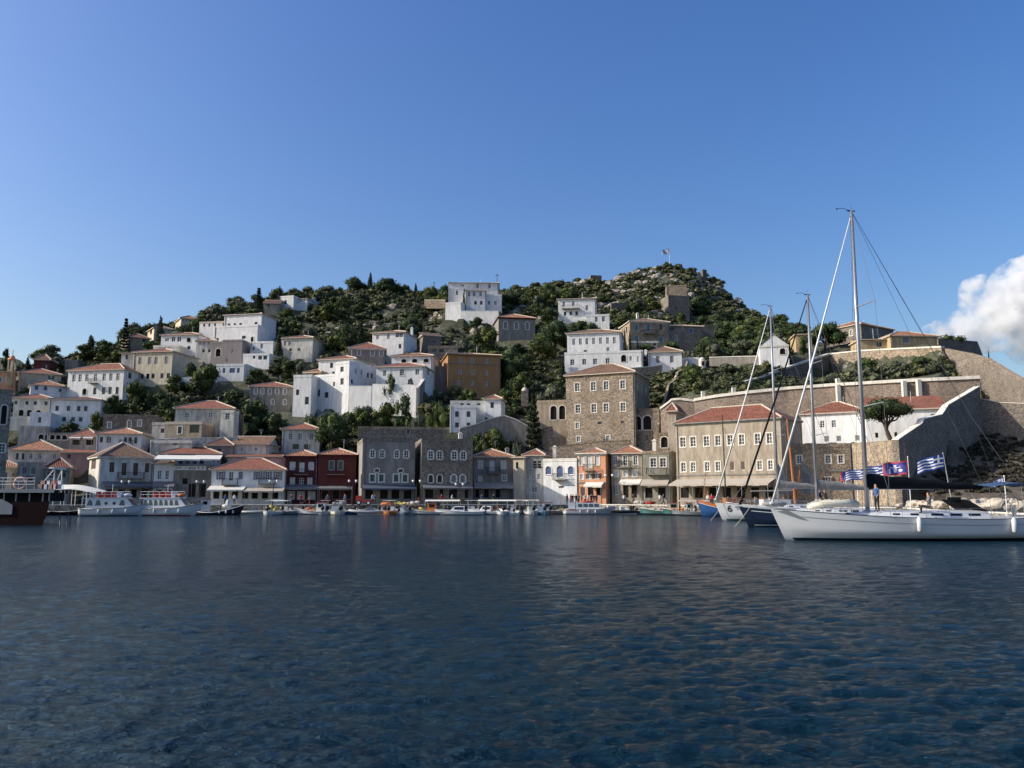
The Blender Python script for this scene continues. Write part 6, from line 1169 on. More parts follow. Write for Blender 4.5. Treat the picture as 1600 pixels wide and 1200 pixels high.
    for sd in (1, -1):
        top_ = []; mid = []
        for k in range(N2+1): t = .03+.9*k/N2; p = h.pt(t, 1, sd); y = p[1]*.96; m.tube([(p[0], y, p[2]), (p[0], y, p[2]+.62)], .014, 5); top_.append((p[0], y, p[2]+.62)); mid.append((p[0], y, p[2]+.32))
        m.tube(top_, .008, 4); m.tube(mid, .008, 4)
        p = h.pt(.93, 1, sd); m.tube([(p[0], p[1]*.96, p[2]+.62), (bp[0]+.02, sd*.12, bp[2]+.66), (bp[0]-.02, sd*.1, bp[2])], .016, 5)
    m.build('guard_rail', 'steel', r)
    return r, h, prof
# white yacht in front
WY = yacht('large white sailing yacht with black sail cover nearest at the right', 17.5, 4.7, 1204, 50.4, 184.5, 'gel', 11.2, 21.4, (1.45, 1.38, 1.95), 'sail', 7.9, 1.35, 'sailk', 2, 0, True, .075)
r, h, prof = WY
strip(h, r, .02, .93, .40, .37, 'greyp', 'cove_line', 40, rel=True); strip(h, r, .0, .97, .06, .06+.09, 'navy', 'boot_stripe', 50, off=.014); strip(h, r, .0, .985, .035, -.02, 'black', 'toe_rail', 40, rel=True)
m = LB()     # swoosh mark on the bow
for sd in (1, -1): m.q([h.pz(t, z, sd, .016) for t, z in ((.985, 1.75), (.955, 1.86), (.90, 1.2), (.925, 1.28))][::sd])
m.build('bow_mark', 'greyp', r)
for t in (.555, .20, .03): fender(r, (*h.pt(t, 1, 1, .16)[:2], h.sheer(t)+.08), .15, .95); fender(r, (*h.pt(t, 1, -1, .16)[:2], h.sheer(t)+.08), .15, .95)
m = LB(); zz0 = h.sheer(.78)     # upturned inflatable dinghy on the foredeck
for sd in (1, -1): m.tube([(12.1, sd*.55, zz0+.55), (13.0, sd*.62, zz0+.62), (14.2, sd*.5, zz0+.6), (14.9, sd*.2, zz0+.42), (15.05, 0, zz0+.38)], [.2, .23, .23, .2, .15], 10)
m.hexa([(12.0, -.6, zz0+.6), (14.8, -.3, zz0+.5), (14.8, .3, zz0+.5), (12.0, .6, zz0+.6), (12.1, -.3, zz0+.86), (14.3, -.15, zz0+.78), (14.3, .15, zz0+.78), (12.1, .3, zz0+.86)]); dg = empty('tender', (0, 0, 0)); dg.location = r.location; dg.rotation_euler = r.rotation_euler; tag(dg, 'cream upturned inflatable dinghy lashed on the white yacht foredeck', 'dinghy'); m.build('hull', 'creamp', dg, True)
m = LB(); 
for k in range(4): m.tube([(12.6+.6*k, -.8, zz0+.1), (12.6+.6*k, -.4, zz0+.86), (12.6+.6*k, .4, zz0+.86), (12.6+.6*k, .8, zz0+.1)], .02, 4)
m.build('lashing', 'rope', dg)
m = LB()     # sprayhood
for i in range(6):
    a0, a1 = i/6, (i+1)/6; f = lambda u, y: (5.4-1.3*(1-u)**1.5+.2, y*(1.35+.2*(1-u)), h.sheer(.3)+.42+.72*math.sin(u*1.57)); m.q([f(a0, -1), f(a0, 1), f(a1, 1), f(a1, -1)])
m.build('sprayhood', 'sailk', r)
m = LB(); n = 8     # blue bimini over the cockpit
for i in range(n):
    a0, a1 = i/n, (i+1)/n; f = lambda u, y: (.3+3.6*u, 1.5*y, h.sheer(.1)+2.0+.22*math.sin(u*math.pi)-.12*abs(y)); m.q([f(a0, -1), f(a1, -1), f(a1, 0), f(a0, 0)]); m.q([f(a0, 0), f(a1, 0), f(a1, 1), f(a0, 1)])
bi = m.build('bimini', 'awnBl', r, True); m = LB()
for x_, x2_ in ((.5, 1.9), (3.7, 2.1), (2.0, 2.0)):
    for sd in (1, -1): m = LB(); m.tube([(x2_, sd*1.55, h.sheer(.1)), (x_, sd*1.48, h.sheer(.1)+1.95)], .016, 5); m.build('bimini_pole', 'steel', bi)
m = LB(); m.tube([(1.5, .0, h.sheer(.1)), (1.5, 0, h.sheer(.1)+.75)], .12, 8)
m.tube([(1.5+.0, .45*math.cos(t*.5236), h.sheer(.1)+.85+.45*math.sin(t*.5236)) for t in range(13)], .025, 5, False); m.build('steering_wheel', 'steel', r)
m = LB(); m.box(5.4, 6.3, .6, .62, h.sheer(.3)+.95, h.sheer(.3)+1.3); m.build('solar_panel', 'tint', r)
# navy yacht, white yacht number 6
r2, h2, _ = yacht('navy blue sailing yacht with black furled forestay sail', 15.5, 4.4, 1155, 72.5, 182, 'navy', 8.4, 21.3, (1.25, 1.2, 1.75), 'sailk', 5.6, 1.7, 'grcov', 2, 0, False, .10)
strip(h2, r2, .0, .95, .30, .25, 'paintW', 'cove_line', 30, rel=True); strip(h2, r2, 0, .96, .12, .17, 'paintW', 'boot_stripe', 30)
m = LB(); m.tube([(15.2, 0, 1.75), (15.85, 0, 1.72)], .06, 6); m.build('bow_roller', 'steel', r2); m = LB(); m.ball((12.3, 0, 2.0), .5, 10, 6, (2.4, 1.2, .55)); m.build('deck_bag', 'grcov', r2, True)
r3, h3, _ = yacht('white sailing yacht with black number six on its bow', 16.5, 4.6, 1117, 90, 181, 'gel', 9.4, 24.4, (1.3, 1.35, 2.0), 'sail', 5.8, 1.8, 'grcov', 2, 0, False, .10)
strip(h3, r3, 0, .97, .0, .2, 'teal', 'boot_stripe', 30)
fc = bpy.data.curves.new('numeral', 'FONT'); fc.body = '6'; fc.size = 1.05; fc.extrude = .01; fc.align_x = 'CENTER'; fo = bpy.data.objects.new('bow_numeral', fc); COL.objects.link(fo); fo.parent = r3; fc.materials.append(C['black'])
pA, pB, pC = Vector(h3.pz(.955, 1.1, 1, .04)), Vector(h3.pz(.90, 1.1, 1, .04)), Vector(h3.pz(.93, 1.75, 1, .04))
ex = (pB-pA).normalized(); ez = (pC-(pA+pB)/2); ez = (ez-ex*ez.dot(ex)).normalized(); en = ex.cross(ez)
mL = Matrix.Translation(Vector(h3.pz(.935, 1.0, 1, .05))) @ Matrix((ex, ez, en)).transposed().to_4x4()
me_ = bpy.data.meshes.new_from_object(fo.evaluated_get(bpy.context.evaluated_depsgraph_get())); bpy.data.objects.remove(fo); fo = link('bow_numeral', me_, r3); fo.matrix_local = mL
m = LB()
rr = random.Random(4)
t = .885
for k in range(9):
    if k != 4: 
        for (dt, z0_, z1_) in ((0, 1.2, 1.42), (.006, rr.choice([1.2, 1.3, 1.38]), 1.42)):
            m.q([h3.pz(t-dt, z0_, 1, .02), h3.pz(t-dt-.003, z0_, 1, .02), h3.pz(t-dt-.003, z1_, 1, .02), h3.pz(t-dt, z1_, 1, .02)])
    t -= .014
m.build('name_lettering', 'greyp', r3)
for rr_, hh_, L__ in ((r2, h2, 15.5), (r3, h3, 16.5)):
    bp = hh_.pt(1, 1); m = LB(); m.tube([(bp[0]-.9, .35, bp[2]), (bp[0]-.1, .5, bp[2]*.45), (bp[0]+.9, .7, -.2)], .022, 4); m.build('mooring_line', 'rope', rr_)
# blue and orange caique, and a brown wooden ketch behind it
r4 = root_boat('caique', 1100, 108, 181, 'wooden caique with royal blue hull and orange bulwark', 'caique', None, 0, 8.2); h4 = Hull(9.2, 3.2, 1.3, 1.15, 2.3, .4, .4, .1, .45, .25); hull_parts(r4, h4, 'bluep', dm='varn'); strip(h4, r4, .0, .985, .38, .01, 'orangep', 'bulwark', 30, rel=True); strip(h4, r4, 0, .985, .46, .39, 'paintW', 'rubbing_strake', 30, rel=True, off=.03)
m = LB(); m.box(3.4, 5.4, -.9, .9, 1.6, 2.5); m.build('deckhouse', 'varn', r4); m = LB(); m.tube([(5.2, 0, 1.3), (5.25, 0, 13.6)], [.11, .07], 8); m.tube([(5.2, 0, 12), (9, 0, 2.3)], .015, 4); m.tube([(5.2, 0, 12), (.3, 0, 1.8)], .015, 4); m.build('mast', 'trunk', r4); m = LB(); m.tube([(7.6, 0, 2.2), (7.6, 0, 3.4)], .04); m.tube([(8.2, .3, 2.2), (7.9, .3, 5.8)], .05); m.build('samson_post', 'varn', r4)
r5 = root_boat('wooden_ketch', 1215, 103, 181, 'varnished wooden ketch with thick raked mast behind the yachts', 'wooden boat', None, 0, 6); h5 = Hull(12.5, 3.6, 1.5, 1.25, 1.9, .4, .5, .12, .45, .2); hull_parts(r5, h5, 'varn', dm='teak', trim='paintW'); m = LB(); m.tube([(3.6, 0, 1.3), (4.2, 0, 12.6)], [.24, .10], 9); m.tube([(3.4, 0, 2.5), (2.9, .1, 6.0)], [.12, .08], 7); m.build('mast', 'varn', r5)
m = LB(); m.box(4.5, 8, -.9, .9, 1.5, 2.25); m.build('deckhouse', 'paintW', r5); m = LB(); m.q([(5.8, 0, 3.0), (3.4, .05, 3.0), (5.9, .1, 7.2)]); m.q([(2.6, 0, 3.0), (-.4, .05, 3.0), (2.7, .1, 7.4)]); m.build('riding_sail', 'awnG', r5)
m = LB(); m.tube([(9.3, 0, 3.3), (3.9, 0, 3.4)], .12, 6); m.tube([(4.2, 0, 12.3), (11.8, 0, 2)], .015, 4); m.build('boom', 'grcov', r5)
# flags on the mole and on sterns
def flagpole(px, pt, Y, label, fl, kind, w_, hgt, d=(-1, .25, 0), zb=1.3, lean=0, group=None, droop=.25):
    x = xat(px, Y, 3); zt = zat(pt, Y); r = empty('flagpole', (x, Y, zb), 0, label, 'flag', group); m = MB(); m.tube([(x+lean, Y, zb-.1), (x, Y, zt)], [.045, .03], 6); m.ball((x, Y, zt), .07, 6, 4); m.build('pole', 'paintW', r)
    flag(r, (x-.02, Y, zt-fl), d, None, w_, hgt, kind, droop); return r
flagpole(1478, 708, 74, 'greek flag streaming from a leaning white pole above the black sail cover', .12, 'greek', 2.25, 1.25, lean=.55)
flagpole(1422, 714, 78, 'red bordered blue island flag next to the greek flags', .35, 'island', 2.3, 1.3, droop=.12)
flagpole(1390, 724, 82, 'greek flag partly hidden behind the red bordered flag', .1, 'greek', 2.3, 1.2, droop=.15)
flagpole(1362, 730, 86, 'greek flag flying just behind the nearest mast', .1, 'greek', 2.5, 1.1, droop=.12)
flagpole(1340, 734, 90, 'violet and blue island flag left of the nearest mast', .1, 'island', 1.7, 1.0, droop=.12)
flagpole(1571, 744, 66, 'small greek flag above the blue bimini', .1, 'greek', .8, .5, droop=.4)
s_ = ghit(1047, 414, 250) or (xat(1047, 336, 97), 336)
fpx, fpy = s_; z_ = gz(fpx, fpy); r = empty('flagpole', (fpx, fpy, z_), 0, 'greek flag on the tall pole at the hill summit', 'flag'); m = MB(); zt = zat(388, fpy); m.tube([(fpx, fpy, z_-1), (fpx, fpy, zt)], [.1, .05], 6); m.build('pole', 'paintW', r); flag(r, (fpx, fpy, zt-.1), (-1, .1, 0), None, 3.2, 2.1, 'greek', .25)
# ------------------------------------------------------------- dark red excursion ship at the left edge
Y0 = 76; r = empty('excursion_ship', (xat(20, Y0, 0), Y0, 0), 0, 'dark red excursion ship stern with upper deck and white A frame mast', 'ship'); X = lambda px: xat(px, Y0, 1); 
h = Hull(22, 5.5, 2.1, 1.9, 2.8, .5, .8, .1, .5)
class SB_(MB): pass
xr = X(76)
m = MB(); prf = [(xr-.9, -.4), (xr-.5, .1), (xr-.15, 1.0), (xr, 2.2)]
for (a, b) in zip(prf, prf[1:]): m.hexa([(-60, Y0, a[1]), (a[0], Y0+.0, a[1]), (a[0]*1.066, Y0+5, a[1]), (-60, Y0+5, a[1]), (-60, Y0, b[1]), (b[0], Y0, b[1]), (b[0]*1.066, Y0+5, b[1]), (-60, Y0+5, b[1])])
m.build('hull', 'shipred', r, False); zd = zat(769, Y0)
m = MB(); m.box(-60, X(60), Y0+.9, Y0+4.2, 2.2, zd-.02); m.build('deckhouse', 'dark', r)
m = MB(); xe = X(83); m.hexa([(-60, Y0-.15, zd-.05), (xe, Y0-.15, zd-.05), (xe*1.07, Y0+5.2, zd-.05), (-60, Y0+5.2, zd-.05), (-60, Y0-.15, zd+.28), (xe, Y0-.15, zd+.28), (xe*1.07, Y0+5.2, zd+.28), (-60, Y0+5.2, zd+.28)]); m.build('upper_deck', 'greyp', r)
for px in (3, 22, 43, 64, 74): m = MB(); x = X(px); m.box(x-.05, x+.05, Y0+.05, Y0+.15, 2.2, zd-.05); m.build('deck_post', 'greyp', r)
m = MB(); m.hexa([(-60, Y0-.06, 1.0), (X(2), Y0-.06, 1.0), (X(2), Y0-.01, 1.0), (-60, Y0-.01, 1.0), (-60, Y0-.06, 2.6), (X(2), Y0-.06, 2.4), (X(2), Y0-.01, 2.4), (-60, Y0-.01, 2.6)]); m.hexa([(X(2), Y0-.06, 1.0), (X(19), Y0-.06, 1.0), (X(19), Y0-.01, 1.0), (X(2), Y0-.01, 1.0), (X(2), Y0-.06, 2.4), (X(19), Y0-.06, 1.85), (X(19), Y0-.01, 1.85), (X(2), Y0-.01, 2.4)]); m.build('side_panel', 'greyp', r)
m = MB()
for zz_ in (.45, .75, 1.05): m.tube([(-60, Y0, zd+.28+zz_), (X(50), Y0, zd+.28+zz_)], .022, 5)
for k in range(14): x = X(50)-k*.75; m.tube([(x, Y0, zd+.2), (x, Y0, zd+1.33)], .022, 5)
m.build('railing', 'paintW', r)
m = MB(); a = X(66); z1 = zat(731, Y0)
m.tube([(X(50), Y0+1, zd+.6), (a, Y0+1.5, z1)], .06, 6); m.tube([(X(50), Y0+3.4, zd+.6), (a, Y0+2.8, z1)], .06, 6)
for q in (1.5, 2.8): m.tube([(a, Y0+q, zd+.2), (a, Y0+q, z1)], .05, 6); m.tube([(X(70), Y0+q, zd+.2), (a, Y0+q, z1-.6)], .03, 5)
for k in range(4): f = .2+.2*k; m.tube([(X(50)+(a-X(50))*f, Y0+1.1, zd+.6+(z1-zd-.6)*f), (a, Y0+1.5, zd+.6+(z1-zd-.6)*f)], .02, 4)
m.box(X(61), X(68), Y0+1, Y0+3.2, z1-.05, z1+.1); m.build('mast', 'paintW', r)
m = MB(); m.tube([(X(24)+.55*math.cos(t*.5236), Y0+.3, zd+.85+.55*math.sin(t*.5236)) for t in range(13)], .09, 6, False); m.build('lifebuoy', 'awnR', r, True)
for k, px in enumerate((55, 62, 70, 78)): m = MB(); x = X(px); m.box(x-.3, x+.3, Y0+.5, Y0+1.0, zd+.3, zd+.75); m.box(x-.3, x+.3, Y0+.95, Y0+1.05, zd+.75, zd+1.1); m.build('bench', 'paintW' if k % 2 else 'awnR', r)
m = MB(); m.tube([(X(80), Y0+.5, zd+.28), (X(80), Y0+.5, zd+1.15)], [.16, .05], 8); m.build('furled_parasol', 'redp', r)
m = MB()
for dx in (0, 1.0): m.tube([(X(84)+dx*.8, Y0+1, 1.1), (X(101)+dx*.6, Y0-.6, -.2)], .06, 5); m.tube([(X(89)+dx, Y0+.5, .7), (X(89)+dx, Y0+.5, -.2)], .05, 5)
m.tube([(xr-.5, Y0+1, 1.2), (X(85)+.9, Y0+1, 1.1)], .06, 5); m.build('boarding_ladder', 'iron', r)
# beige quay canopy
Yc = 119; r = empty('quay_canopy', (xat(115, Yc, 1.3), Yc, 1.3), 0, 'long beige canvas canopy over cafe tables behind the ferry', 'canopy'); m = MB(); n = 14; rx = [xat(82, Yc, 4), xat(155, Yc, 4)]
ztop = lambda u: zat(757+10*max(0, (u-.35))**1.4/.55, Yc) 
for i in range(n):
    a, b = i/n, (i+1)/n; f = lambda u, y, k=0: (rx[0]+(rx[1]-rx[0])*u, Yc+y, ztop(u)-(.75 if y < 1 else 0)*(1-.35*u)-k); m.hexa([f(a, 0, .05), f(b, 0, .05), f(b, 2.2, .05), f(a, 2.2, .05), f(a, 0), f(b, 0), f(b, 2.2), f(a, 2.2)])
m.build('canvas', 'awnW', r); m = MB()
for k in range(5):
    for y in (.1, 2.1): x = rx[0]+.2+(rx[1]-rx[0]-.4)*k/4; m.tube([(x, Yc+y, 1.3), (x, Yc+y, ztop(k/4)-(.8 if y < 1 else .06)*(1-.35*k/4))], .05, 6)
m.build('post', 'paintW', r)
# ------------------------------------------------------------- street lamps
def lamp(px, Y, pt, label):
    x = xat(px, Y, 4); zt = zat(pt, Y); r = empty('street_lamp', (x, Y, 1.3), 0, label, 'street lamp', 'street lamps on the quay'); m = MB(); m.tube([(x, Y, 1.3), (x, Y, 1.9), (x, Y, zt-.3)], [.11, .07, .05], 8); m.tube([(x-.55, Y, zt-.25), (x-.3, Y, zt-.5), (x, Y, zt-.4), (x+.3, Y, zt-.5), (x+.55, Y, zt-.25)], .03, 5); m.build('post', 'iron', r)
    for sx in (-.55, .55): m = MB(); m.ball((x+sx, Y, zt-.05), .2, 10, 7, (1, 1, 1.15)); m.build('lamp_globe', 'lampw', r, True); m = MB(); m.tube([(x+sx, Y, zt+.12), (x+sx, Y, zt+.26)], [.14, .03], 8); m.build('lamp_cap', 'iron', r)
for a in ((196, 122, 752, 'twin globe street lamp behind the white ferry'), (313, 124, 752, 'twin globe street lamp below the taverna'), (427, 124, 751, 'twin globe street lamp before the white terrace'), (551, 125, 751, 'twin globe street lamp right of the red house'),
          (651, 125, 751, 'twin globe street lamp between the stone mansions'), (718, 126, 756, 'twin globe street lamp by the rough stone mansion'), (952, 129, 742, 'twin globe street lamp beside the orange house')): lamp(*a)
# a palm like flower post near the grey house and the pole on the hill
def pole(px, pt, pb, Y, label, name='utility_pole'):
    h = ghit(px, pb) if Y is None else None; Y = Y or h[1]; x = xat(px, Y, zat(pb, Y)); z = gz(x, Y); r = empty(name, (x, Y, z), 0, label, 'pole'); m = MB(); m.tube([(x, Y, z-.5), (x, Y, zat(pt, Y))], [.14, .09], 6); m.build('shaft', 'trunk', r); m = MB(); m.box(x-.6, x+.6, Y-.05, Y+.05, zat(pt, Y)-.6, zat(pt, Y)-.45); m.build('crossarm', 'trunk', r)
pole(776.5, 428, 470, 250, 'wooden utility pole behind the hilltop mansion roof'); pole(678, 440, 462, 280, 'wooden utility pole on the crest between the pines'); pole(703, 508, 560, 205, 'thin wooden utility pole on the scrub slope')
pole(661, 500, 540, 212, 'second thin utility pole on the scrub slope')
# ------------------------------------------------------------- people: one skinned body per pose, clothing by height
PM = {}
def body(kind):
    if kind in PM: return PM[kind]
    J = {'stand': dict(pel=(0, 0, .95), ch=(0, .02, 1.32), nk=(0, .01, 1.5), hd=(0, -.02, 1.62), tp=(0, -.01, 1.76), sh=.19, el=((-.25, .02, 1.16), (.26, -.02, 1.15)), ha=((-.26, -.08, .90), (.22, -.16, .96)), kn=((-.11, -.02, .50), (.12, .0, .50)), an=((-.12, .03, .08), (.13, .02, .08)), to=((-.13, -.14, .04), (.15, -.15, .04))),
         'walk': dict(pel=(0, 0, .93), ch=(0, -.03, 1.30), nk=(0, -.04, 1.48), hd=(0, -.07, 1.60), tp=(0, -.06, 1.74), sh=.19, el=((-.25, .12, 1.15), (.25, -.13, 1.16)), ha=((-.25, .02, .93), (.24, -.30, 1.02)), kn=((-.10, -.20, .52), (.10, .06, .48)), an=((-.10, -.26, .10), (.10, .36, .14)), to=((-.10, -.43, .06), (.10, .24, .04))),
         'sit': dict(pel=(0, 0, .50), ch=(0, .05, .90), nk=(0, .03, 1.07), hd=(0, 0, 1.2), tp=(0, .01, 1.34), sh=.19, el=((-.25, -.05, .78), (.25, -.05, .78)), ha=((-.18, -.32, .74), (.18, -.32, .74)), kn=((-.13, -.44, .50), (.13, -.44, .50)), an=((-.13, -.42, .08), (.13, -.46, .08)), to=((-.13, -.60, .04), (.13, -.62, .04)))}[kind]
    V = [J['pel'], J['ch'], J['nk'], J['hd'], J['tp']]; rad = [.15, .165, .062, .098, .075]; E = [(0, 1), (1, 2), (2, 3), (3, 4)]
    for k, sx in ((0, -1), (1, 1)):
        b = len(V); V += [(sx*J['sh'], J['ch'][1], J['ch'][2]+.12), J['el'][k], J['ha'][k], tuple(np.array(J['ha'][k])+np.array([0, -.02, -.09]))]; rad += [.062, .045, .032, .028]; E += [(1, b), (b, b+1), (b+1, b+2), (b+2, b+3)]
        b = len(V); V += [(sx*.10, J['pel'][1], J['pel'][2]-.08), J['kn'][k], J['an'][k], J['to'][k]]; rad += [.095, .062, .045, .035]; E += [(0, b), (b, b+1), (b+1, b+2), (b+2, b+3)]
    me = bpy.data.meshes.new('person'); me.from_pydata(V, E, []); o = bpy.data.objects.new('person', me); COL.objects.link(o); sk = o.modifiers.new('skin', 'SKIN'); o.modifiers.new('sub', 'SUBSURF').levels = 1
    for i, v in enumerate(me.skin_vertices[0].data): v.radius = (rad[i]*(1.15 if i == 1 else 1), rad[i]*.8 if i < 2 else rad[i]); v.use_root = (i == 0)
    dg = bpy.context.evaluated_depsgraph_get(); out = bpy.data.meshes.new_from_object(o.evaluated_get(dg)); bpy.data.objects.remove(o); PM[kind] = (out, J); return PM[kind]
def person(kind, x, Y, z, rz, top, leg, label, group, hr='hair'):
    src, J = body(kind); me = src.copy(); me.materials.clear()
    for k in (leg, top, 'skin', hr, 'black'): me.materials.append(C[k])
    zp, zn, zh = J['pel'][2], J['nk'][2], J['tp'][2]
    for p in me.polygons:
        c = p.center; p.use_smooth = True
        if c.z > zh-.10 or (c.z > zn+.04 and c.y > J['hd'][1]+.02): i = 3
        elif c.z > zn-.01: i = 2
        elif min((c-Vector(h)).length for h in J['ha']) < .12: i = 2
        elif c.z > zp+.03 or (kind == 'sit' and c.y > -.15 and c.z > zp-.02) : i = 1
        elif c.z < .1: i = 4
        else: i = 0
        p.material_index = i
    o = bpy.data.objects.new('person', me); COL.objects.link(o); o.location = (x, Y, z); o.rotation_euler = (0, 0, rz); tag(o, label, 'person', group); return o
cn = {'clk': 'black', 'clr': 'red', 'clw': 'white', 'clg': 'grey', 'clb': 'blue'}
for px, Y, k, tp, lg, wh in ((886, 130.4, 'stand', 'clk', 'clk', 'standing alone before the bright white house'), (892, 130, 'stand', 'clr', 'clk', 'standing before the bright white house'), (895, 130.6, 'walk', 'clk', 'jean', 'walking by the bright white house corner'), (900, 129.8, 'walk', 'clk', 'clk', 'walking before the orange house door'), (904, 130.3, 'stand', 'clg', 'jean', 'standing at the orange house door'),
                          (909, 129.8, 'stand', 'clk', 'jean', 'standing below the orange house shutters'), (914, 130.3, 'walk', 'clw', 'jean', 'walking under the cream awning'), (919, 129.7, 'stand', 'clw', 'clg', 'standing under the cream awning'), (924, 129.9, 'stand', 'clk', 'clk', 'facing away under the cream awning'), (928, 129.5, 'walk', 'clk', 'clg', 'striding under the cream awning edge'), (932, 129.8, 'stand', 'clb', 'jean', 'beside the lamp of the orange house'),
                          (975, 128.9, 'stand', 'clw', 'jean', 'at the glass shopfront'), (1031, 124.2, 'stand', 'clw', 'clg', 'below the iron balcony'), (1036, 124.2, 'walk', 'clg', 'clk', 'walking below the iron balcony'), (352, 126.6, 'walk', 'clb', 'clk', 'walking before the white terrace'), (366, 126.8, 'stand', 'clw', 'jean', 'standing before the white terrace'), (455, 127, 'stand', 'clk', 'jean', 'standing before the maroon house'), (470, 127.4, 'walk', 'clr', 'jean', 'walking before the maroon house'), (512, 127.2, 'walk', 'clg', 'clk', 'walking before the dark red house'), (539, 127, 'stand', 'clb', 'clk', 'standing at the dark red house corner'), (690, 127, 'stand', 'clr', 'jean', 'standing before the rough stone mansion'), (706, 127.3, 'walk', 'clw', 'clk', 'walking before the rough stone mansion'), (752, 129, 'walk', 'clb', 'jean', 'walking before the orange roofed grey house'), (771, 129.2, 'stand', 'clk', 'clg', 'standing before the orange roofed grey house'), (288, 127, 'stand', 'clw', 'jean', 'standing below the taverna banner'), (224, 125.6, 'walk', 'clr', 'clk', 'walking behind the passenger boats'), (990, 128.6, 'walk', 'clk', 'jean', 'walking past the glass shopfront'), (585, 126, 'walk', 'clb', 'jean', 'walking before the grey stone mansion'), (582, 126.3, 'stand', 'clw', 'clk', 'standing before the grey stone mansion'), (132, 121.5, 'walk', 'clk', 'clb', 'at the left quay behind the ferry'), (1106, 118, 'stand', 'clw', 'jean', 'on the quay before the tan mansion'), (1112, 117.4, 'stand', 'clr', 'clk', 'near the caique before the tan mansion')):
    person(k, xat(px, Y, 2), Y, 1.3, random.uniform(0, 6.28), tp, lg, 'person in %s top %s' % (cn[tp], wh), 'people on the quay')
for px, Y, z, k, tp, lb in ((1282, 72.3, 1.55, 'stand', 'clk', 'person in black top on the navy yacht deck behind its mast'), (1291, 72.0, 1.55, 'walk', 'clk', 'second person in black top on the navy yacht deck'), (1371, 50.2, 1.72, 'stand', 'clb', 'person in blue top beside the mast of the white yacht'), (1452, 49.6, 1.62, 'sit', 'clg', 'person in grey top sitting on the white yacht deck')):
    person(k, xat(px, Y, z), Y, z, random.uniform(0, 6), tp, 'clk', lb, 'crew on the yachts')
# cafe under the tan mansion awning: tables and seated people along the facade
A_, B_ = Vector((xat(1128, 116, 2), 116, 0)), Vector((xat(1213, 110, 2), 109.6, 0)); kk = 0
words = ['white', 'black', 'grey', 'red', 'blue']; cl5 = ['clw', 'clk', 'clg', 'clr', 'clb']
for i in range(9):
    p = A_.lerp(B_, i/8); r = empty('cafe_table', (p.x, p.y, 1.3), .3*i, 'small round cafe table among the seated guests under the long awning', 'table', 'cafe tables on the quay'); m = LB(); m.tube([(0, 0, .70), (0, 0, .74)], .38, 14); m.build('tabletop', 'paintW', r); m = LB(); m.tube([(0, 0, .02), (0, 0, .70)], .035, 6); m.tube([(0, 0, 0), (0, 0, .03)], .24, 10); m.build('pedestal', 'iron', r)
    for s in (-1, 1):
        q = p+Vector((.95*s, .28*s, 0)); rz = -math.pi/2*s if True else 0; ch = empty('cafe_chair', (q.x, q.y, 1.3), rz, 'dark cafe chair at a small round table under the long awning', 'chair', 'cafe chairs on the quay'); m = LB(); m.box(-.2, .2, -.22, .2, .40, .44); m.build('seat', 'teak', ch); m = LB(); m.box(-.2, .2, .18, .22, .5, .9); m.build('backrest', 'teak', ch)
        for a in (-.18, .16):
            for b in (-.2, .18): m = LB(); m.box(a, a+.03, b, b+.03, 0, .40 if b < 0 else .52); m.build('leg', 'iron', ch)
        if (i+s) % 4 != 0:
            t_ = cl5[kk % 5]; person('sit', q.x, q.y, 1.3, rz, t_, 'jean' if kk % 2 else 'clk', 'seated person in %s top at the %s cafe table from the left' % (words[kk % 5], ['first', 'second', 'third', 'fourth', 'fifth', 'sixth', 'seventh', 'eighth', 'last'][i]), 'people at the cafe'); kk += 1
# red lifebuoys, crates and cars of fishing nets on the quay edge
def heap(px, Y, label, mat, w_=1.6, cat='net', name='fishing_net'):
    x = xat(px, Y, 2); m = MB(); rr = random.Random(int(px)); 
    for k in range(9): m.ball((x+rr.uniform(-w_/2, w_/2), Y+rr.uniform(-.4, .4), 1.3+rr.uniform(.1, .45)), rr.uniform(.22, .42), 8, 5, (1.3, 1, .75), .15, rr)
    tag(m.build(name, mat, None, False), label, cat)
heap(605, 122.8, 'orange net heap on the quay before the grey mansion', 'orangep'); heap(644, 123.4, 'tangle of brown nets on the quay beside the orange boat', 'rope'); heap(625, 123.6, 'yellow grey nets behind the white motorboats', 'yel'); heap(1020, 127.4, 'red and brown nets on the quay below the balcony house', 'redp'); heap(1003, 127.6, 'pale brown nets heaped above the rocks', 'rope'); heap(676, 123.6, 'blue tarpaulin bundle behind the orange fishing boat', 'awnBl', cat='tarpaulin', name='tarpaulin'); heap(530, 123, 'pale sack heap before the dark red house', 'greyp', cat='sacks', name='sack_heap'); heap(1322, 100, 'pale yellow net heap on the quay behind the white dinghy', 'yel')
# small tractor-like quay cart with round wheel
x = xat(570, 123.2, 2); r = empty('quay_cart', (x, 123.4, 1.3), 0, 'reddish quay cart with a big round wheel', 'cart'); m = MB(); m.box(x-1.4, x+1.0, 123.2, 124.2, 1.75, 2.1); m.box(x-1.4, x-.5, 123.25, 124.15, 2.1, 2.75); m.build('body', 'redp', r)
for dx in (-.9, .6):
    w2 = MB(); cx = x+dx; R_ = .42 if dx < 0 else .36; w2.tube([(cx, 123.0, 1.3+R_), (cx, 123.2, 1.3+R_)], R_, 16); wo = w2.build('wheel', 'rubber', r); w2 = MB(); w2.tube([(cx, 122.96, 1.3+R_), (cx, 123.0, 1.3+R_)], R_*.5, 12); w2.build('rim', 'paintW', wo)
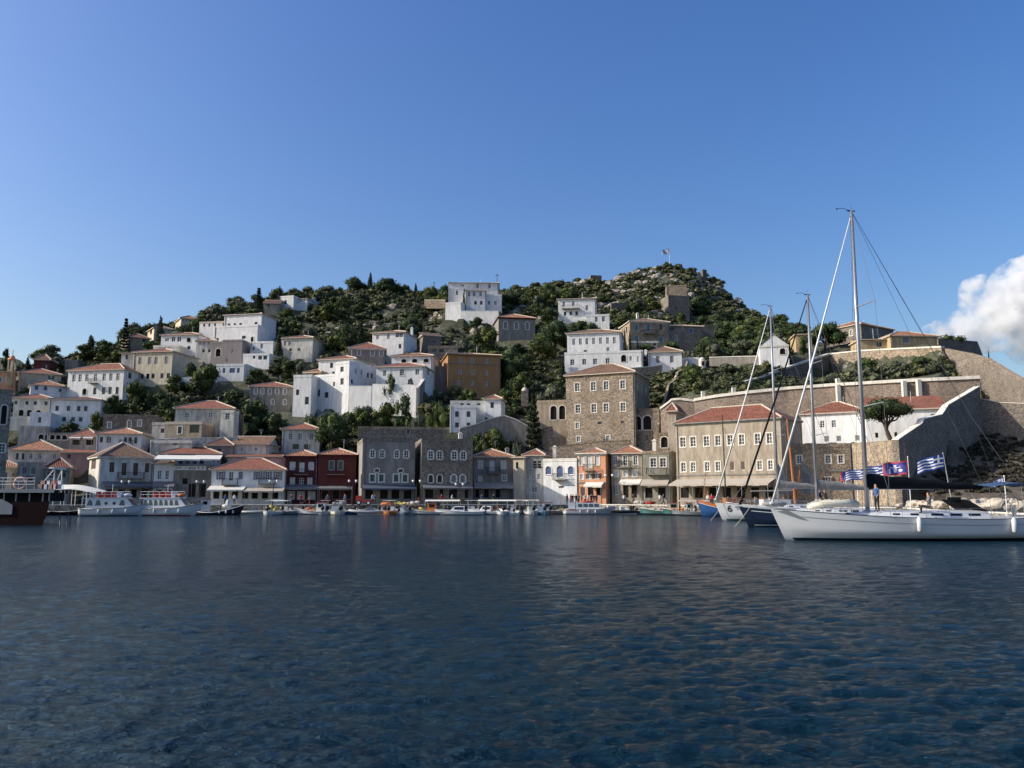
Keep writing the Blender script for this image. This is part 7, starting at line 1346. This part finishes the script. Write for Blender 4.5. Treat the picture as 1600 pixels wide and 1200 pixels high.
# ------------------------------------------------------------- cloud bank beyond the fort, a real volume 3 km away
def cloud():
    Yc = 3000; m = MB(); rr = random.Random(5)
    for px, py, rp in ((1600, 470, 62), (1560, 470, 44), (1545, 500, 36), (1530, 455, 30), (1515, 470, 18), (1500, 510, 30), (1475, 515, 20), (1455, 520, 15), (1580, 440, 34), (1620, 430, 50), (1640, 500, 70), (1575, 520, 40), (1545, 528, 30), (1600, 545, 30), (1508, 526, 26), (1680, 440, 60), (1700, 500, 70)):
        c = P3(px, py, Yc+rr.uniform(-60, 60)); m.ball(c, rp*Yc/F*1.0, 24, 16, (1, .8, .85))
    o = m.build('cloud', 'paintW'); md = o.modifiers.new('r', 'REMESH'); md.mode = 'VOXEL'; md.voxel_size = 9; dg = bpy.context.evaluated_depsgraph_get(); me = bpy.data.meshes.new_from_object(o.evaluated_get(dg)); bpy.data.objects.remove(o)
    n = len(me.vertices); co = np.empty(n*3, np.float32); me.vertices.foreach_get('co', co); co = co.reshape(-1, 3); no = np.empty(n*3, np.float32); me.vertices.foreach_get('normal', no); no = no.reshape(-1, 3)
    for i in range(n):
        v = Vector(co[i]); d = 22*MN.fractal(v/90, 1, 2, 5)+0; co[i] += no[i]*d
    me.vertices.foreach_set('co', co.ravel()); me.update()
    mt = bpy.data.materials.new('cloud_vapour'); mt.use_nodes = True; t = mt.node_tree; t.nodes.remove(t.nodes['Principled BSDF']); out = t.nodes['Material Output']; pv = t.nodes.new('ShaderNodeVolumePrincipled'); pv.inputs['Color'].default_value = (1, 1, 1, 1); pv.inputs['Anisotropy'].default_value = .2
    tc = coords(t); nz = noise(t, tc, .012, 6, .62); dn = N(t, 'ShaderNodeMapRange'); t.links.new(nz, dn.inputs[0]); dn.inputs[1].default_value = .42; dn.inputs[2].default_value = .6; dn.inputs[3].default_value = 0; dn.inputs[4].default_value = .035; t.links.new(dn.outputs[0], pv.inputs['Density']); t.links.new(pv.outputs[0], out.inputs['Volume'])
    me.materials.clear(); me.materials.append(mt); tag(link('cloud', me), 'white cumulus cloud bank low on the right', 'cloud', kind='stuff'); mt.cycles.volume_step_rate = 1.0
cloud()
